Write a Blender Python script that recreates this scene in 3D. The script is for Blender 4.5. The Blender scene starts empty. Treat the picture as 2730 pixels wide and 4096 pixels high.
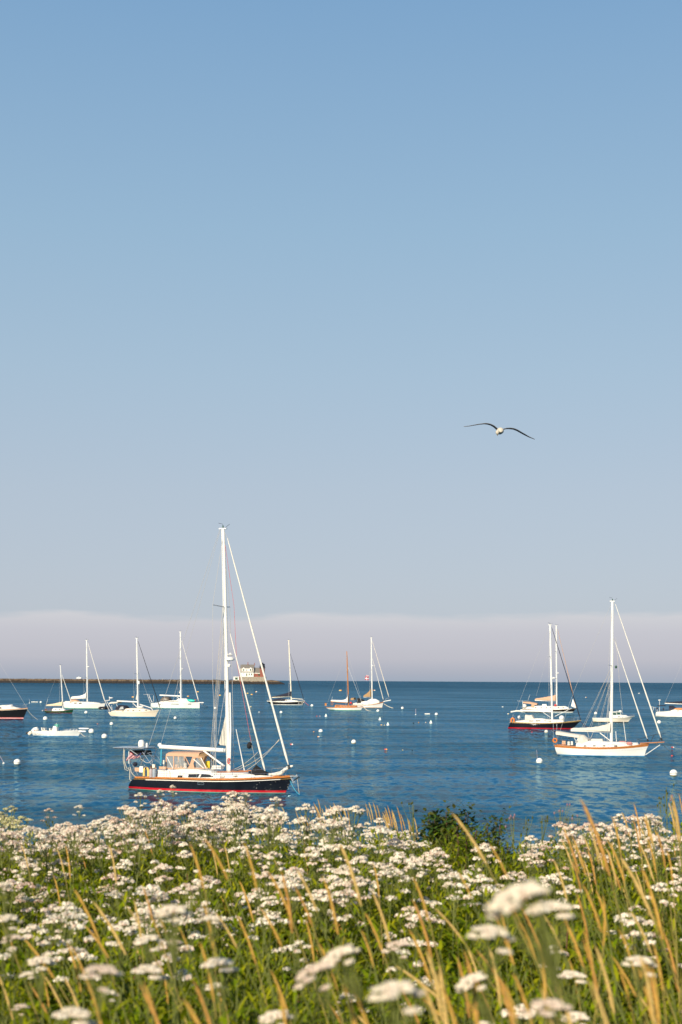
import bpy, math, random
import numpy as np
from mathutils import Matrix, Vector

R = math.radians
random.seed(7)
rng = np.random.default_rng(11)
scene = bpy.context.scene
COL = scene.collection

# ------------------------------------------------------------------ camera
H = 9.3                       # eye height over the water (a low bluff above the harbour)
LENS, SENS = 50.0, 24.0
PW, PH = 2730.0, 4096.0       # size of the photograph, used to turn its measurements into metres
K = SENS / LENS / PW
EYE_Y = 2719.5                # photograph row at eye level
ROLL = R(0.33)
cam_data = bpy.data.cameras.new('camera')
cam = bpy.data.objects.new('camera', cam_data)
COL.objects.link(cam)
cam_data.lens = LENS
cam_data.sensor_fit = 'HORIZONTAL'
cam_data.sensor_width = SENS
cam_data.shift_y = (EYE_Y - PH / 2) / PW
cam_data.clip_start = 0.05
cam_data.clip_end = 40000
cam_data.dof.use_dof = True
cam_data.dof.focus_distance = 36.0
cam_data.dof.aperture_fstop = 4.2
cam.matrix_world = Matrix.Translation((0, 0, H)) @ Matrix.Rotation(R(90), 4, 'X') @ Matrix.Rotation(ROLL, 4, 'Z')
scene.camera = cam

# ------------------------------------------------------------------ light
SUN_EL, SUN_AZ = R(29), math.atan2(-0.46, -0.84)     # low sun behind the viewer's left shoulder
S = Vector((math.sin(SUN_AZ) * math.cos(SUN_EL), math.cos(SUN_AZ) * math.cos(SUN_EL), math.sin(SUN_EL)))
sun_data = bpy.data.lights.new('sun', 'SUN')
sun_data.energy = 5.0
sun_data.angle = R(0.53)
sun_data.color = (1.0, 0.87, 0.67)
sun = bpy.data.objects.new('sun', sun_data)
COL.objects.link(sun)
sun.rotation_euler = (-S).to_track_quat('-Z', 'Y').to_euler()
sun.location = (-30, -60, 60)

scene.view_settings.view_transform = 'Standard'
scene.view_settings.look = 'None'
EXPO = 0.40
scene.view_settings.exposure = EXPO
scene.view_settings.gamma = 1.0


def lin(r, g, b):
    f = lambda c: ((c / 255 + 0.055) / 1.055) ** 2.4 if c > 10 else c / 255 / 12.92
    k = 2 ** -EXPO        # keeps the sky at its photographed tone under the chosen exposure
    return (f(r) * k, f(g) * k, f(b) * k, 1.0)


world = bpy.data.worlds.new('World')
scene.world = world
world.use_nodes = True
wn, wl = world.node_tree.nodes, world.node_tree.links
wn.clear()
w_out = wn.new('ShaderNodeOutputWorld')
w_bg = wn.new('ShaderNodeBackground')
BG = 0.1
w_bg.inputs['Strength'].default_value = BG
sky = wn.new('ShaderNodeTexSky')
sky.sky_type = 'NISHITA'
sky.sun_disc = False
sky.sun_elevation = SUN_EL
sky.sun_rotation = SUN_AZ
sky.air_density = 1.0
sky.dust_density = 1.2
sky.ozone_density = 2.0
w_tc = wn.new('ShaderNodeTexCoord')
w_sep = wn.new('ShaderNodeSeparateXYZ')
wl.new(w_tc.outputs['Generated'], w_sep.inputs[0])


def wmath(op, a, b=None, c=None, clamp=False):
    n = wn.new('ShaderNodeMath'); n.operation = op; n.use_clamp = clamp
    for i, v in enumerate((a, b, c)):
        if v is None: continue
        if isinstance(v, (int, float)): n.inputs[i].default_value = v
        else: wl.new(v, n.inputs[i])
    return n.outputs[0]


# clear-air tint by height above the horizon (blue overhead, lavender low down)
ramp = wn.new('ShaderNodeValToRGB')
el = ramp.color_ramp
stops = [(0.0, (186, 192, 205)), (0.065, (184, 193, 207)), (0.13, (180, 193, 208)), (0.21, (169, 192, 211)),
         (0.30, (154, 186, 211)), (0.44, (127, 168, 206)), (0.70, (90, 138, 190)), (1.0, (62, 112, 172))]
while len(el.elements) < len(stops): el.elements.new(0.5)
for e, (p, c) in zip(el.elements, stops):
    e.position = p
    e.color = lin(*c)
wl.new(w_sep.outputs['Z'], ramp.inputs[0])
sc = wn.new('ShaderNodeVectorMath'); sc.operation = 'SCALE'
wl.new(ramp.outputs[0], sc.inputs[0]); sc.inputs['Scale'].default_value = 1.0 / BG
mx = wn.new('ShaderNodeMix'); mx.data_type = 'RGBA'
mx.inputs['Factor'].default_value = 0.86
wl.new(sky.outputs[0], mx.inputs['A']); wl.new(sc.outputs[0], mx.inputs['B'])
# the fog bank lying on the sea: a band with a soft uneven top edge
w_map = wn.new('ShaderNodeMapping'); w_map.inputs['Scale'].default_value = (5.0, 5.0, 26.0)
wl.new(w_tc.outputs['Generated'], w_map.inputs[0])
w_noise = wn.new('ShaderNodeTexNoise'); w_noise.inputs['Scale'].default_value = 2.2
w_noise.inputs['Detail'].default_value = 5.0; w_noise.inputs['Roughness'].default_value = 0.5
wl.new(w_map.outputs[0], w_noise.inputs[0])
edge = wmath('MULTIPLY_ADD', w_noise.outputs['Fac'], 0.019, 0.0350)
edge = wmath('MULTIPLY_ADD', w_sep.outputs['X'], 0.006, edge)
fog = wmath('MULTIPLY_ADD', wmath('SUBTRACT', edge, w_sep.outputs['Z']), 1 / 0.0046, 0.5, clamp=True)
fog = wmath('SMOOTH_MIN', fog, 1.0, 0.3)
f_ramp = wn.new('ShaderNodeValToRGB')
fr = f_ramp.color_ramp
fs = [(0.0, (160, 171, 188)), (0.10, (171, 176, 190)), (0.32, (191, 190, 199)), (0.72, (200, 199, 207)), (1.0, (211, 211, 215))]
while len(fr.elements) < len(fs): fr.elements.new(0.5)
for e, (p, c) in zip(fr.elements, fs):
    e.position = p; e.color = lin(*c)
wl.new(wmath('MULTIPLY', w_sep.outputs['Z'], 1 / 0.047, clamp=True), f_ramp.inputs[0])
sc2 = wn.new('ShaderNodeVectorMath'); sc2.operation = 'SCALE'
wl.new(f_ramp.outputs[0], sc2.inputs[0]); sc2.inputs['Scale'].default_value = 1.0 / BG
mx2 = wn.new('ShaderNodeMix'); mx2.data_type = 'RGBA'
wl.new(wmath('MULTIPLY', fog, 0.9), mx2.inputs['Factor'])
wl.new(mx.outputs['Result'], mx2.inputs['A']); wl.new(sc2.outputs[0], mx2.inputs['B'])
wl.new(mx2.outputs['Result'], w_bg.inputs['Color'])
wl.new(w_bg.outputs[0], w_out.inputs[0])

# ------------------------------------------------------------------ helpers
CR, SR = math.cos(ROLL), math.sin(ROLL)


def ray(px, py):
    """Direction (per metre of depth) of a photograph pixel: x and z offsets."""
    u, v = (px - PW / 2) * K, -(py - EYE_Y) * K
    return u * CR - v * SR, u * SR + v * CR


def P(px, py, D):
    a, b = ray(px, py)
    return Vector((a * D, D, H + b * D))


def on_water(px, py):
    a, b = ray(px, py)
    D = H / -b
    return Vector((a * D, D, 0))


def to_px(x, y, z):
    a, b = x / y, (z - H) / y
    u, v = a * CR + b * SR, -a * SR + b * CR
    return u / K + PW / 2, EYE_Y - v / K


def reg(x0, y0, x1, n=1568):
    s = (x1 - x0) / n
    return lambda x, y: (x0 + x * s, y0 + y * s)


def tag(o, label=None, cat=None, group=None, kind=None):
    if label: o['label'] = label
    if cat: o['category'] = cat
    if group: o['group'] = group
    if kind: o['kind'] = kind
    return o


def empty(name, loc=(0, 0, 0), rz=0.0):
    o = bpy.data.objects.new(name, None)
    o.empty_display_size = 0.3
    o.location = loc
    o.rotation_euler = (0, 0, rz)
    COL.objects.link(o)
    return o


class MB:
    """Collects shapes and links them as one mesh object."""

    def __init__(self):
        self.v, self.f, self.m = [], [], []

    def add(self, vs, fs, mi=0):
        b = len(self.v)
        self.v += [tuple(p) for p in vs]
        self.f += [tuple(i + b for i in f) for f in fs]
        self.m += [mi] * len(fs)
        return self

    def box(self, c, s, mi=0, rz=0.0, ry=0.0, taper=1.0):
        x, y, z = s[0] / 2, s[1] / 2, s[2] / 2
        M = Matrix.Rotation(rz, 3, 'Z') @ Matrix.Rotation(ry, 3, 'Y')
        vs = []
        for dz in (-1, 1):
            t = taper if dz > 0 else 1
            for dx, dy in ((-1, -1), (1, -1), (1, 1), (-1, 1)):
                vs.append(Vector(c) + M @ Vector((dx * x * t, dy * y * t, dz * z)))
        return self.add(vs, [(3, 2, 1, 0), (4, 5, 6, 7), (0, 1, 5, 4), (1, 2, 6, 5), (2, 3, 7, 6), (3, 0, 4, 7)], mi)

    def tube(self, pts, r, n=6, mi=0, r2=None, flat=1.0):
        pts = [Vector(p) for p in pts]
        rs = r if isinstance(r, (list, tuple)) else [r + ((r2 if r2 is not None else r) - r) * i / max(1, len(pts) - 1) for i in range(len(pts))]
        vs, fs = [], []
        ref = None
        for i, p in enumerate(pts):
            d = (pts[min(i + 1, len(pts) - 1)] - pts[max(i - 1, 0)]).normalized()
            if ref is None:
                ref = Vector((0, 1, 0)) if abs(d.y) < 0.9 else Vector((1, 0, 0))
            a = (ref - d * ref.dot(d)).normalized()
            b = d.cross(a)
            ref = a
            for k in range(n):
                t = 2 * math.pi * k / n
                vs.append(p + a * math.cos(t) * rs[i] * flat + b * math.sin(t) * rs[i])
        for i in range(len(pts) - 1):
            for k in range(n):
                k2 = (k + 1) % n
                fs.append((i * n + k, i * n + k2, (i + 1) * n + k2, (i + 1) * n + k))
        fs.append(tuple(range(n - 1, -1, -1)))
        fs.append(tuple((len(pts) - 1) * n + k for k in range(n)))
        return self.add(vs, fs, mi)

    def lathe(self, prof, c=(0, 0, 0), n=16, mi=0, M=None):
        """prof: list of (radius, z)."""
        vs, fs = [], []
        for r, z in prof:
            for k in range(n):
                t = 2 * math.pi * k / n
                p = Vector((r * math.cos(t), r * math.sin(t), z))
                if M: p = M @ p
                vs.append(p + Vector(c))
        for i in range(len(prof) - 1):
            for k in range(n):
                k2 = (k + 1) % n
                fs.append((i * n + k, i * n + k2, (i + 1) * n + k2, (i + 1) * n + k))
        fs.append(tuple(range(n - 1, -1, -1)))
        fs.append(tuple((len(prof) - 1) * n + k for k in range(n)))
        mis = mi if isinstance(mi, list) else [mi] * (len(prof) - 1)
        b = len(self.v)
        self.add(vs, fs, 0)
        base = len(self.m) - len(fs)
        for i in range(len(prof) - 1):
            for k in range(n): self.m[base + i * n + k] = mis[i]
        self.m[-2], self.m[-1] = mis[0], mis[-1]
        return self

    def prism(self, prof, y0, y1, mi=0):
        """Side outline (x, z) given a width from y0 to y1."""
        n = len(prof)
        vs = [(x, y0, z) for x, z in prof] + [(x, y1, z) for x, z in prof]
        fs = [tuple(range(n)), tuple(range(2 * n - 1, n - 1, -1))]
        fs += [(i, n + i, n + (i + 1) % n, (i + 1) % n) for i in range(n)]
        return self.add(vs, fs, mi)

    def sheet(self, grid, thick=0.0, mi=0):
        """A grid of points as a surface, given a thickness."""
        nu, nv = len(grid), len(grid[0])
        vs = [Vector(p) for row in grid for p in row]
        fs = [(i * nv + j, i * nv + j + 1, (i + 1) * nv + j + 1, (i + 1) * nv + j) for i in range(nu - 1) for j in range(nv - 1)]
        if thick:
            ns = [Vector((0, 0, 0)) for _ in vs]
            for f in fs:
                nrm = (vs[f[1]] - vs[f[0]]).cross(vs[f[3]] - vs[f[0]])
                for i in f: ns[i] += nrm
            off = len(vs)
            vs += [p - (n_.normalized() if n_.length else Vector((0, 0, 1))) * thick for p, n_ in zip(vs, ns)]
            fs += [tuple(off + i for i in reversed(f)) for f in fs]
            rim = [(0, j) for j in range(nv)] + [(i, nv - 1) for i in range(1, nu)] + [(nu - 1, j) for j in range(nv - 2, -1, -1)] + [(i, 0) for i in range(nu - 2, 0, -1)]
            idx = [i * nv + j for i, j in rim]
            fs += [(idx[q], off + idx[q], off + idx[(q + 1) % len(idx)], idx[(q + 1) % len(idx)]) for q in range(len(idx))]
        return self.add(vs, fs, mi)

    def build(self, name, mats, parent=None, smooth=35, loc=None):
        me = bpy.data.meshes.new(name)
        me.from_pydata(self.v, [], self.f)
        if not isinstance(mats, (list, tuple)): mats = [mats]
        for m in mats: me.materials.append(m)
        me.polygons.foreach_set('material_index', self.m)
        if smooth:
            me.polygons.foreach_set('use_smooth', [True] * len(self.f))
            me.set_sharp_from_angle(angle=R(smooth))
        me.update()
        o = bpy.data.objects.new(name, me)
        COL.objects.link(o)
        if parent: o.parent = parent
        if loc is not None: o.location = loc
        return o


# ------------------------------------------------------------------ materials
MATS = {}


def mat(name, col, rough=0.5, metal=0.0, var=0.08, scale=6.0, spec=0.4, bump=0.0, bscale=40.0, trans=0.0, alpha=1.0, streak=0.0):
    """Principled paint/cloth/metal with slight colour mottling from noise."""
    m = bpy.data.materials.new(name)
    m.use_nodes = True
    nt = m.node_tree; n, l = nt.nodes, nt.links
    b = n['Principled BSDF']
    b.inputs['Roughness'].default_value = rough
    b.inputs['Metallic'].default_value = metal
    b.inputs['Specular IOR Level'].default_value = spec
    tc = n.new('ShaderNodeTexCoord')
    nz = n.new('ShaderNodeTexNoise'); nz.inputs['Scale'].default_value = scale; nz.inputs['Detail'].default_value = 4
    if streak:
        mp = n.new('ShaderNodeMapping'); mp.inputs['Scale'].default_value = (1.0, 1.0, streak)
        l.new(tc.outputs['Object'], mp.inputs[0]); l.new(mp.outputs[0], nz.inputs['Vector'])
    else:
        l.new(tc.outputs['Object'], nz.inputs['Vector'])
    rp = n.new('ShaderNodeValToRGB')
    rp.color_ramp.elements[0].position = 0.3; rp.color_ramp.elements[1].position = 0.7
    c = col[:3]
    rp.color_ramp.elements[0].color = tuple(max(0, x * (1 - var)) for x in c) + (1,)
    rp.color_ramp.elements[1].color = tuple(min(1, x * (1 + var)) for x in c) + (1,)
    l.new(nz.outputs['Fac'], rp.inputs[0]); l.new(rp.outputs[0], b.inputs['Base Color'])
    if bump:
        n2 = n.new('ShaderNodeTexNoise'); n2.inputs['Scale'].default_value = bscale; n2.inputs['Detail'].default_value = 3
        l.new(tc.outputs['Object'], n2.inputs['Vector'])
        bp = n.new('ShaderNodeBump'); bp.inputs['Strength'].default_value = bump; bp.inputs['Distance'].default_value = 0.05
        l.new(n2.outputs['Fac'], bp.inputs['Height']); l.new(bp.outputs[0], b.inputs['Normal'])
    if trans:
        out = n['Material Output']
        t = n.new('ShaderNodeBsdfTranslucent'); l.new(rp.outputs[0], t.inputs['Color'])
        mxs = n.new('ShaderNodeMixShader'); mxs.inputs[0].default_value = trans
        l.new(b.outputs[0], mxs.inputs[1]); l.new(t.outputs[0], mxs.inputs[2]); l.new(mxs.outputs[0], out.inputs[0])
    MATS[name] = m
    return m


def glass_mat(name, tint, clear):
    m = bpy.data.materials.new(name); m.use_nodes = True
    n, l = m.node_tree.nodes, m.node_tree.links
    b = n['Principled BSDF']; b.inputs['Base Color'].default_value = (*tint, 1); b.inputs['Roughness'].default_value = 0.12
    t = n.new('ShaderNodeBsdfTransparent'); mxs = n.new('ShaderNodeMixShader'); mxs.inputs[0].default_value = clear
    l.new(b.outputs[0], mxs.inputs[1]); l.new(t.outputs[0], mxs.inputs[2]); l.new(mxs.outputs[0], n['Material Output'].inputs[0])
    MATS[name] = m
    return m


white = mat('white_gelcoat', (0.70, 0.68, 0.64), 0.3, var=0.04)
cream = mat('cream_gelcoat', (0.76, 0.66, 0.52), 0.35, var=0.05)
offwhite = mat('offwhite_deck', (0.72, 0.69, 0.62), 0.6, var=0.06)
spar = mat('white_spar', (0.72, 0.70, 0.66), 0.35, var=0.03)
navy = mat('navy_topsides', (0.006, 0.008, 0.014), 0.5, var=0.2, spec=0.12)
black = mat('black_topsides', (0.006, 0.006, 0.008), 0.5, var=0.2, spec=0.12)
green_hull = mat('green_topsides', (0.008, 0.055, 0.028), 0.22, var=0.15)
red_boot = mat('red_boot', (0.46, 0.007, 0.016), 0.4, var=0.1)
blue_boot = mat('blue_boot', (0.02, 0.20, 0.42), 0.5, var=0.1)
teal_boot = mat('teal_boot', (0.10, 0.34, 0.27), 0.5, var=0.1)
green_boot = mat('green_boot', (0.18, 0.42, 0.28), 0.5)
teak = mat('varnished_teak', (0.44, 0.155, 0.038), 0.25, var=0.2, scale=9)
wood = mat('wood_spar', (0.46, 0.17, 0.04), 0.3, var=0.15)
gold = mat('gold_stripe', (0.45, 0.28, 0.08), 0.4)
canvas = mat('tan_canvas', (0.50, 0.30, 0.19), 0.85, var=0.08, bump=0.3)
sailcloth = mat('sailcloth', (0.74, 0.70, 0.62), 0.8, var=0.06, bump=0.3, trans=0.1)
graycanvas = mat('grey_canvas', (0.56, 0.52, 0.45), 0.85, var=0.06, bump=0.3)
brown_canvas = mat('brown_canvas', (0.33, 0.20, 0.09), 0.85, var=0.1, bump=0.3)
navycloth = mat('navy_canvas', (0.012, 0.014, 0.028), 0.85, var=0.15, bump=0.3)
blackcloth = mat('black_canvas', (0.010, 0.010, 0.011), 0.85, var=0.15, bump=0.3)
steel = mat('stainless', (0.62, 0.62, 0.62), 0.25, metal=0.9, var=0.05)
wire = mat('rigging_wire', (0.50, 0.48, 0.46), 0.5, metal=0.2, var=0.05)
rope = mat('rope', (0.55, 0.48, 0.38), 0.9, var=0.15)
redrope = mat('red_rope', (0.55, 0.08, 0.07), 0.9, var=0.15)
pane = mat('dark_glass', (0.015, 0.018, 0.02), 0.08, var=0.1, spec=0.7)
clear_vinyl = glass_mat('clear_vinyl', (0.5, 0.48, 0.44), 0.78)
orange = mat('orange_plastic', (0.75, 0.20, 0.015), 0.5)
yellow = mat('yellow_foam', (0.72, 0.46, 0.14), 0.7, var=0.1)
turq = mat('turquoise_plastic', (0.02, 0.52, 0.40), 0.4)
red = mat('red_paint', (0.55, 0.035, 0.03), 0.45)
pink = mat('pink_canvas', (0.50, 0.22, 0.20), 0.8)
grey = mat('grey_plastic', (0.34, 0.34, 0.35), 0.6)
rubber = mat('black_rubber', (0.013, 0.013, 0.014), 0.55, var=0.2)
solar = mat('solar_panel', (0.012, 0.014, 0.03), 0.15, var=0.2)
blue_cloth = mat('blue_cloth', (0.03, 0.05, 0.20), 0.85)
flag_red = mat('flag_red', (0.62, 0.02, 0.05), 0.85, trans=0.35)
flag_white = mat('flag_white', (0.82, 0.80, 0.78), 0.85, trans=0.35)
skyblue_line = mat('blue_line', (0.05, 0.35, 0.50), 0.8)
buoy_white = mat('buoy_white', (0.80, 0.77, 0.70), 0.45, var=0.04)
buoy_scum = mat('buoy_weed', (0.20, 0.15, 0.05), 0.8, var=0.3)

# ------------------------------------------------------------------ sea, land, breakwater
CHOP, RIP = 2.6, 1.4


def water_mat():
    m = bpy.data.materials.new('sea_water'); m.use_nodes = True
    n, l = m.node_tree.nodes, m.node_tree.links
    n.remove(n['Principled BSDF'])
    out = n['Material Output']
    geo = n.new('ShaderNodeNewGeometry')

    def noise(scale, detail, rough, stretch=(1, 1, 1), dist=0.0):
        mp = n.new('ShaderNodeMapping'); mp.inputs['Scale'].default_value = stretch
        l.new(geo.outputs['Position'], mp.inputs[0])
        nz = n.new('ShaderNodeTexNoise'); nz.inputs['Scale'].default_value = scale
        nz.inputs['Detail'].default_value = detail; nz.inputs['Roughness'].default_value = rough
        nz.inputs['Distortion'].default_value = dist
        l.new(mp.outputs[0], nz.inputs['Vector'])
        return nz.outputs['Fac']

    def math_(op, a, b, clamp=False):
        q = n.new('ShaderNodeMath'); q.operation = op; q.use_clamp = clamp
        for i, v in enumerate((a, b)):
            if isinstance(v, (int, float)): q.inputs[i].default_value = v
            else: l.new(v, q.inputs[i])
        return q.outputs[0]

    def ramp_(fac, p0, p1, v0=0.0, v1=1.0):
        q = n.new('ShaderNodeMapRange'); q.inputs['From Min'].default_value = p0; q.inputs['From Max'].default_value = p1
        q.inputs['To Min'].default_value = v0; q.inputs['To Max'].default_value = v1
        q.interpolation_type = 'SMOOTHSTEP'
        l.new(fac, q.inputs['Value'])
        return q.outputs['Result']

    def ripple(scale, detail, rough, stretch, dist=0.3):
        mp = n.new('ShaderNodeMapping'); mp.inputs['Scale'].default_value = stretch
        l.new(geo.outputs['Position'], mp.inputs[0])
        nz = n.new('ShaderNodeTexNoise'); nz.inputs['Scale'].default_value = scale
        nz.inputs['Detail'].default_value = detail; nz.inputs['Roughness'].default_value = rough
        nz.inputs['Distortion'].default_value = dist
        l.new(mp.outputs[0], nz.inputs['Vector'])
        vm = n.new('ShaderNodeVectorMath'); vm.operation = 'SUBTRACT'; vm.inputs[1].default_value = (.5, .5, .5)
        l.new(nz.outputs['Color'], vm.inputs[0])
        return vm.outputs[0]

    def vmath(op, a_, b_=None, scale=None):
        vm = n.new('ShaderNodeVectorMath'); vm.operation = op
        for i, v in enumerate((a_, b_)):
            if v is None: continue
            if isinstance(v, tuple): vm.inputs[i].default_value = v
            else: l.new(v, vm.inputs[i])
        if scale is not None:
            if isinstance(scale, (int, float)): vm.inputs['Scale'].default_value = scale
            else: l.new(scale, vm.inputs['Scale'])
        return vm.outputs[0]

    gust = noise(0.011, 3, 0.55, (0.22, 1.4, 1))       # wind slicks: long bands across the bay
    gust2 = noise(0.0035, 2, 0.5, (0.35, 1.8, 1))
    slick = ramp_(gust, 0.54, 0.68)
    chop = ripple(1.0, 2, 0.5, (1.1, 0.55, 1))
    rip = ripple(2.6, 2, 0.6, (1.1, 0.8, 1))
    slope = vmath('ADD', vmath('SCALE', chop, scale=CHOP), vmath('SCALE', rip, scale=RIP))
    slope = vmath('SCALE', slope, scale=ramp_(slick, 0, 1, 1.0, 0.6))
    swell = ripple(0.34, 3, 0.6, (1.6, 0.55, 1))
    slope = vmath('ADD', slope, vmath('SCALE', swell, scale=0.9))
    slope = vmath('MULTIPLY', slope, (1.0, 1.0, 0.0))
    nrm = vmath('NORMALIZE', vmath('ADD', slope, (0.0, 0.0, 1.0)))
    body = n.new('ShaderNodeBsdfDiffuse')
    rp = n.new('ShaderNodeValToRGB')
    rp.color_ramp.elements[0].position = 0.30; rp.color_ramp.elements[1].position = 0.72
    rp.color_ramp.elements[0].color = (0.006, 0.055, 0.093, 1)
    rp.color_ramp.elements[1].color = (0.009, 0.074, 0.122, 1)
    l.new(gust2, rp.inputs[0])
    sepp = n.new('ShaderNodeSeparateXYZ'); l.new(geo.outputs['Position'], sepp.inputs[0])
    far_dark = ramp_(sepp.outputs['Y'], 350.0, 2200.0)          # far water painted darker and less reflective towards the horizon
    patch = noise(0.045, 5, 0.68, (0.40, 1.3, 1), 0.4)      # cat's paws: small ruffled and smooth patches
    patch = ramp_(patch, 0.34, 0.66, 0.62, 1.38)
    patch = math_('MULTIPLY', patch, ramp_(slick, 0, 1, 0.92, 1.5))
    dm = n.new('ShaderNodeMix'); dm.data_type = 'RGBA'; dm.inputs['B'].default_value = (0.002, 0.044, 0.084, 1)
    l.new(far_dark, dm.inputs['Factor']); l.new(rp.outputs[0], dm.inputs['A'])
    l.new(dm.outputs['Result'], body.inputs['Color'])
    l.new(nrm, body.inputs['Normal'])
    gl = n.new('ShaderNodeBsdfGlossy'); gl.inputs['Roughness'].default_value = 0.08
    gl.inputs['Color'].default_value = (0.55, 0.85, 1.0, 1)
    l.new(nrm, gl.inputs['Normal'])
    fres = n.new('ShaderNodeFresnel'); fres.inputs['IOR'].default_value = 1.33
    l.new(nrm, fres.inputs['Normal'])
    k = math_('MULTIPLY', fres.outputs[0], 0.36)
    k = math_('MULTIPLY', k, math_('MULTIPLY', patch, ramp_(far_dark, 0, 1, 1.0, 0.65)))
    k = math_('MINIMUM', k, 0.45)
    mixs = n.new('ShaderNodeMixShader')
    l.new(k, mixs.inputs[0]); l.new(body.outputs[0], mixs.inputs[1]); l.new(gl.outputs[0], mixs.inputs[2])
    l.new(mixs.outputs[0], out.inputs[0])
    return m


w = MB()
ys = [8, 60, 140, 300, 700, 1800, 4500, 11000]
w.sheet([[(x, y, 0) for x in (-9000, -1500, -300, 0, 300, 1500, 9000)] for y in ys])
w.f = [f[::-1] for f in w.f]
tag(w.build('sea', water_mat(), smooth=0), kind='structure')


def ground_z(x, y):
    """Height of the bluff: a gently dipping meadow that breaks off towards the sea."""
    pts = [(-30, H - 1.35), (1.2, H - 1.45), (4.5, H - 2.12), (11.2, H - 2.12), (13.0, H - 2.9), (16, H - 5.2), (24, H - 9.8), (60, H - 11.0)]
    e = y + 0.25 * math.sin(x * 1.3) + 0.18 * math.sin(x * 3.1 + 1)
    for (a, za), (b, zb) in zip(pts, pts[1:]):
        if e <= b:
            t = max(0, (e - a) / (b - a))
            z = za + (zb - za) * t
            break
    else:
        z = pts[-1][1]
    return z + 0.04 * math.sin(x * 2.1 + y * 1.7) + 0.03 * math.sin(x * 5.3 - y * 3.9)


soil = mat('meadow_soil', (0.045, 0.050, 0.015), 0.95, var=0.5, scale=3.0, bump=0.6, bscale=12)
gx = [i * 0.5 for i in range(-60, 61)]
gy = [-10, -6, -3] + [i * 0.4 for i in range(0, 62)] + [26, 30]
g = MB()
g.sheet([[(x, y, ground_z(x, y)) for y in gy] for x in gx])
g.f = [f[::-1] for f in g.f] if False else g.f
tag(g.build('ground', soil, smooth=80), kind='structure')

# breakwater -------------------------------------------------------------
BW_D = 2700.0


def stone_mat(name, dark_z, scale):
    m = bpy.data.materials.new(name); m.use_nodes = True
    n, l = m.node_tree.nodes, m.node_tree.links
    b = n['Principled BSDF']; b.inputs['Roughness'].default_value = 0.9
    tc = n.new('ShaderNodeTexCoord'); sp = n.new('ShaderNodeSeparateXYZ'); l.new(tc.outputs['Object'], sp.inputs[0])
    mp = n.new('ShaderNodeMapping'); mp.inputs['Scale'].default_value = (0.30, 0.30, 0.45)
    l.new(tc.outputs['Object'], mp.inputs[0])
    vo = n.new('ShaderNodeTexVoronoi'); vo.inputs['Scale'].default_value = scale; l.new(mp.outputs[0], vo.inputs['Vector'])
    rp = n.new('ShaderNodeValToRGB')
    rp.color_ramp.elements[0].color = (0.045, 0.028, 0.016, 1); rp.color_ramp.elements[1].color = (0.15, 0.105, 0.065, 1)
    sepc = n.new('ShaderNodeSeparateColor'); l.new(vo.outputs['Color'], sepc.inputs[0]); l.new(sepc.outputs[0], rp.inputs[0])
    nz = n.new('ShaderNodeTexNoise'); nz.inputs['Scale'].default_value = 0.5; l.new(tc.outputs['Object'], nz.inputs['Vector'])
    ma = n.new('ShaderNodeMath'); ma.operation = 'MULTIPLY_ADD'; ma.inputs[1].default_value = 2.5; l.new(nz.outputs['Fac'], ma.inputs[0]); l.new(sp.outputs['Z'], ma.inputs[2])
    mr = n.new('ShaderNodeMapRange'); mr.inputs['From Min'].default_value = dark_z + 0.6; mr.inputs['From Max'].default_value = dark_z + 1.9
    l.new(ma.outputs[0], mr.inputs['Value'])
    mxn = n.new('ShaderNodeMix'); mxn.data_type = 'RGBA'; mxn.inputs['A'].default_value = (0.020, 0.016, 0.014, 1)   # weed and wet below the tide line
    l.new(mr.outputs[0], mxn.inputs['Factor']); l.new(rp.outputs[0], mxn.inputs['B']); l.new(mxn.outputs['Result'], b.inputs['Base Color'])
    return m


bw_stone = stone_mat('breakwater_stone', 4.4, 0.8)
# the visible line of the wall: photograph columns with the rows of its top
left = ray(-60, 2714)[0] * BW_D
right = ray(1140, 2722)[0] * BW_D
bwm = MB()
N = 420
rows_ = [(-9.0, -1.0), (-6.0, 2.2), (-3.8, 5.0), (-2.6, 7.4), (2.6, 7.7), (8.0, -1.0)]
grid = []
for i in range(N + 1):
    t = i / N
    x = left + (right - left) * t
    fall = max(0.0, (t - 0.955) / 0.045)
    r = []
    for yy, zz in rows_:
        j = rng.uniform(-0.55, 0.55) if 0 < zz else 0
        r.append((x + rng.uniform(-.3, .3), yy + rng.uniform(-.5, .5), (zz + j) * (1 - 0.85 * fall ** 2) if zz > 0 else zz))
    grid.append(r)
bwm.sheet(grid)
bwm.f = [f[::-1] for f in bwm.f]
bw = bwm.build('breakwater', bw_stone, smooth=0, loc=(0, BW_D, 0))
tag(bw, 'long low brown granite breakwater running out along the horizon', 'breakwater')

# lighthouse ------------------------------------------------------------
LZ = reg(920, 2620, 1120)
LD = BW_D - 1.0
s_l = K * LD


def lz(x, y):
    px, py = LZ(x, y)
    return P(px, py, LD)


lh_o = lz(650, 800)
lh = empty('lighthouse', (lh_o.x, LD, lh_o.z), 0)
tag(lh, 'white house with grey roof joined to square red brick light tower on the breakwater end', 'lighthouse')


def ll(x, y):
    p = lz(x, y) - lh_o
    return p.x, p.z


brick = mat('red_brick', (0.25, 0.085, 0.060), 0.85, var=0.2, scale=2)
shingle = mat('grey_shingle', (0.17, 0.155, 0.135), 0.9, var=0.25, scale=0.8)
wallw = mat('white_clapboard', (0.78, 0.75, 0.68), 0.7, var=0.04)
granite = mat('granite_blocks', (0.30, 0.26, 0.20), 0.9, var=0.35, scale=0.7)
darkgreen = mat('green_shutter', (0.03, 0.085, 0.045), 0.6)
blackiron = mat('black_iron', (0.012, 0.012, 0.014), 0.5)
UX = s_l * 200 / 1568      # metres per unit of the enlarged view


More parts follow.
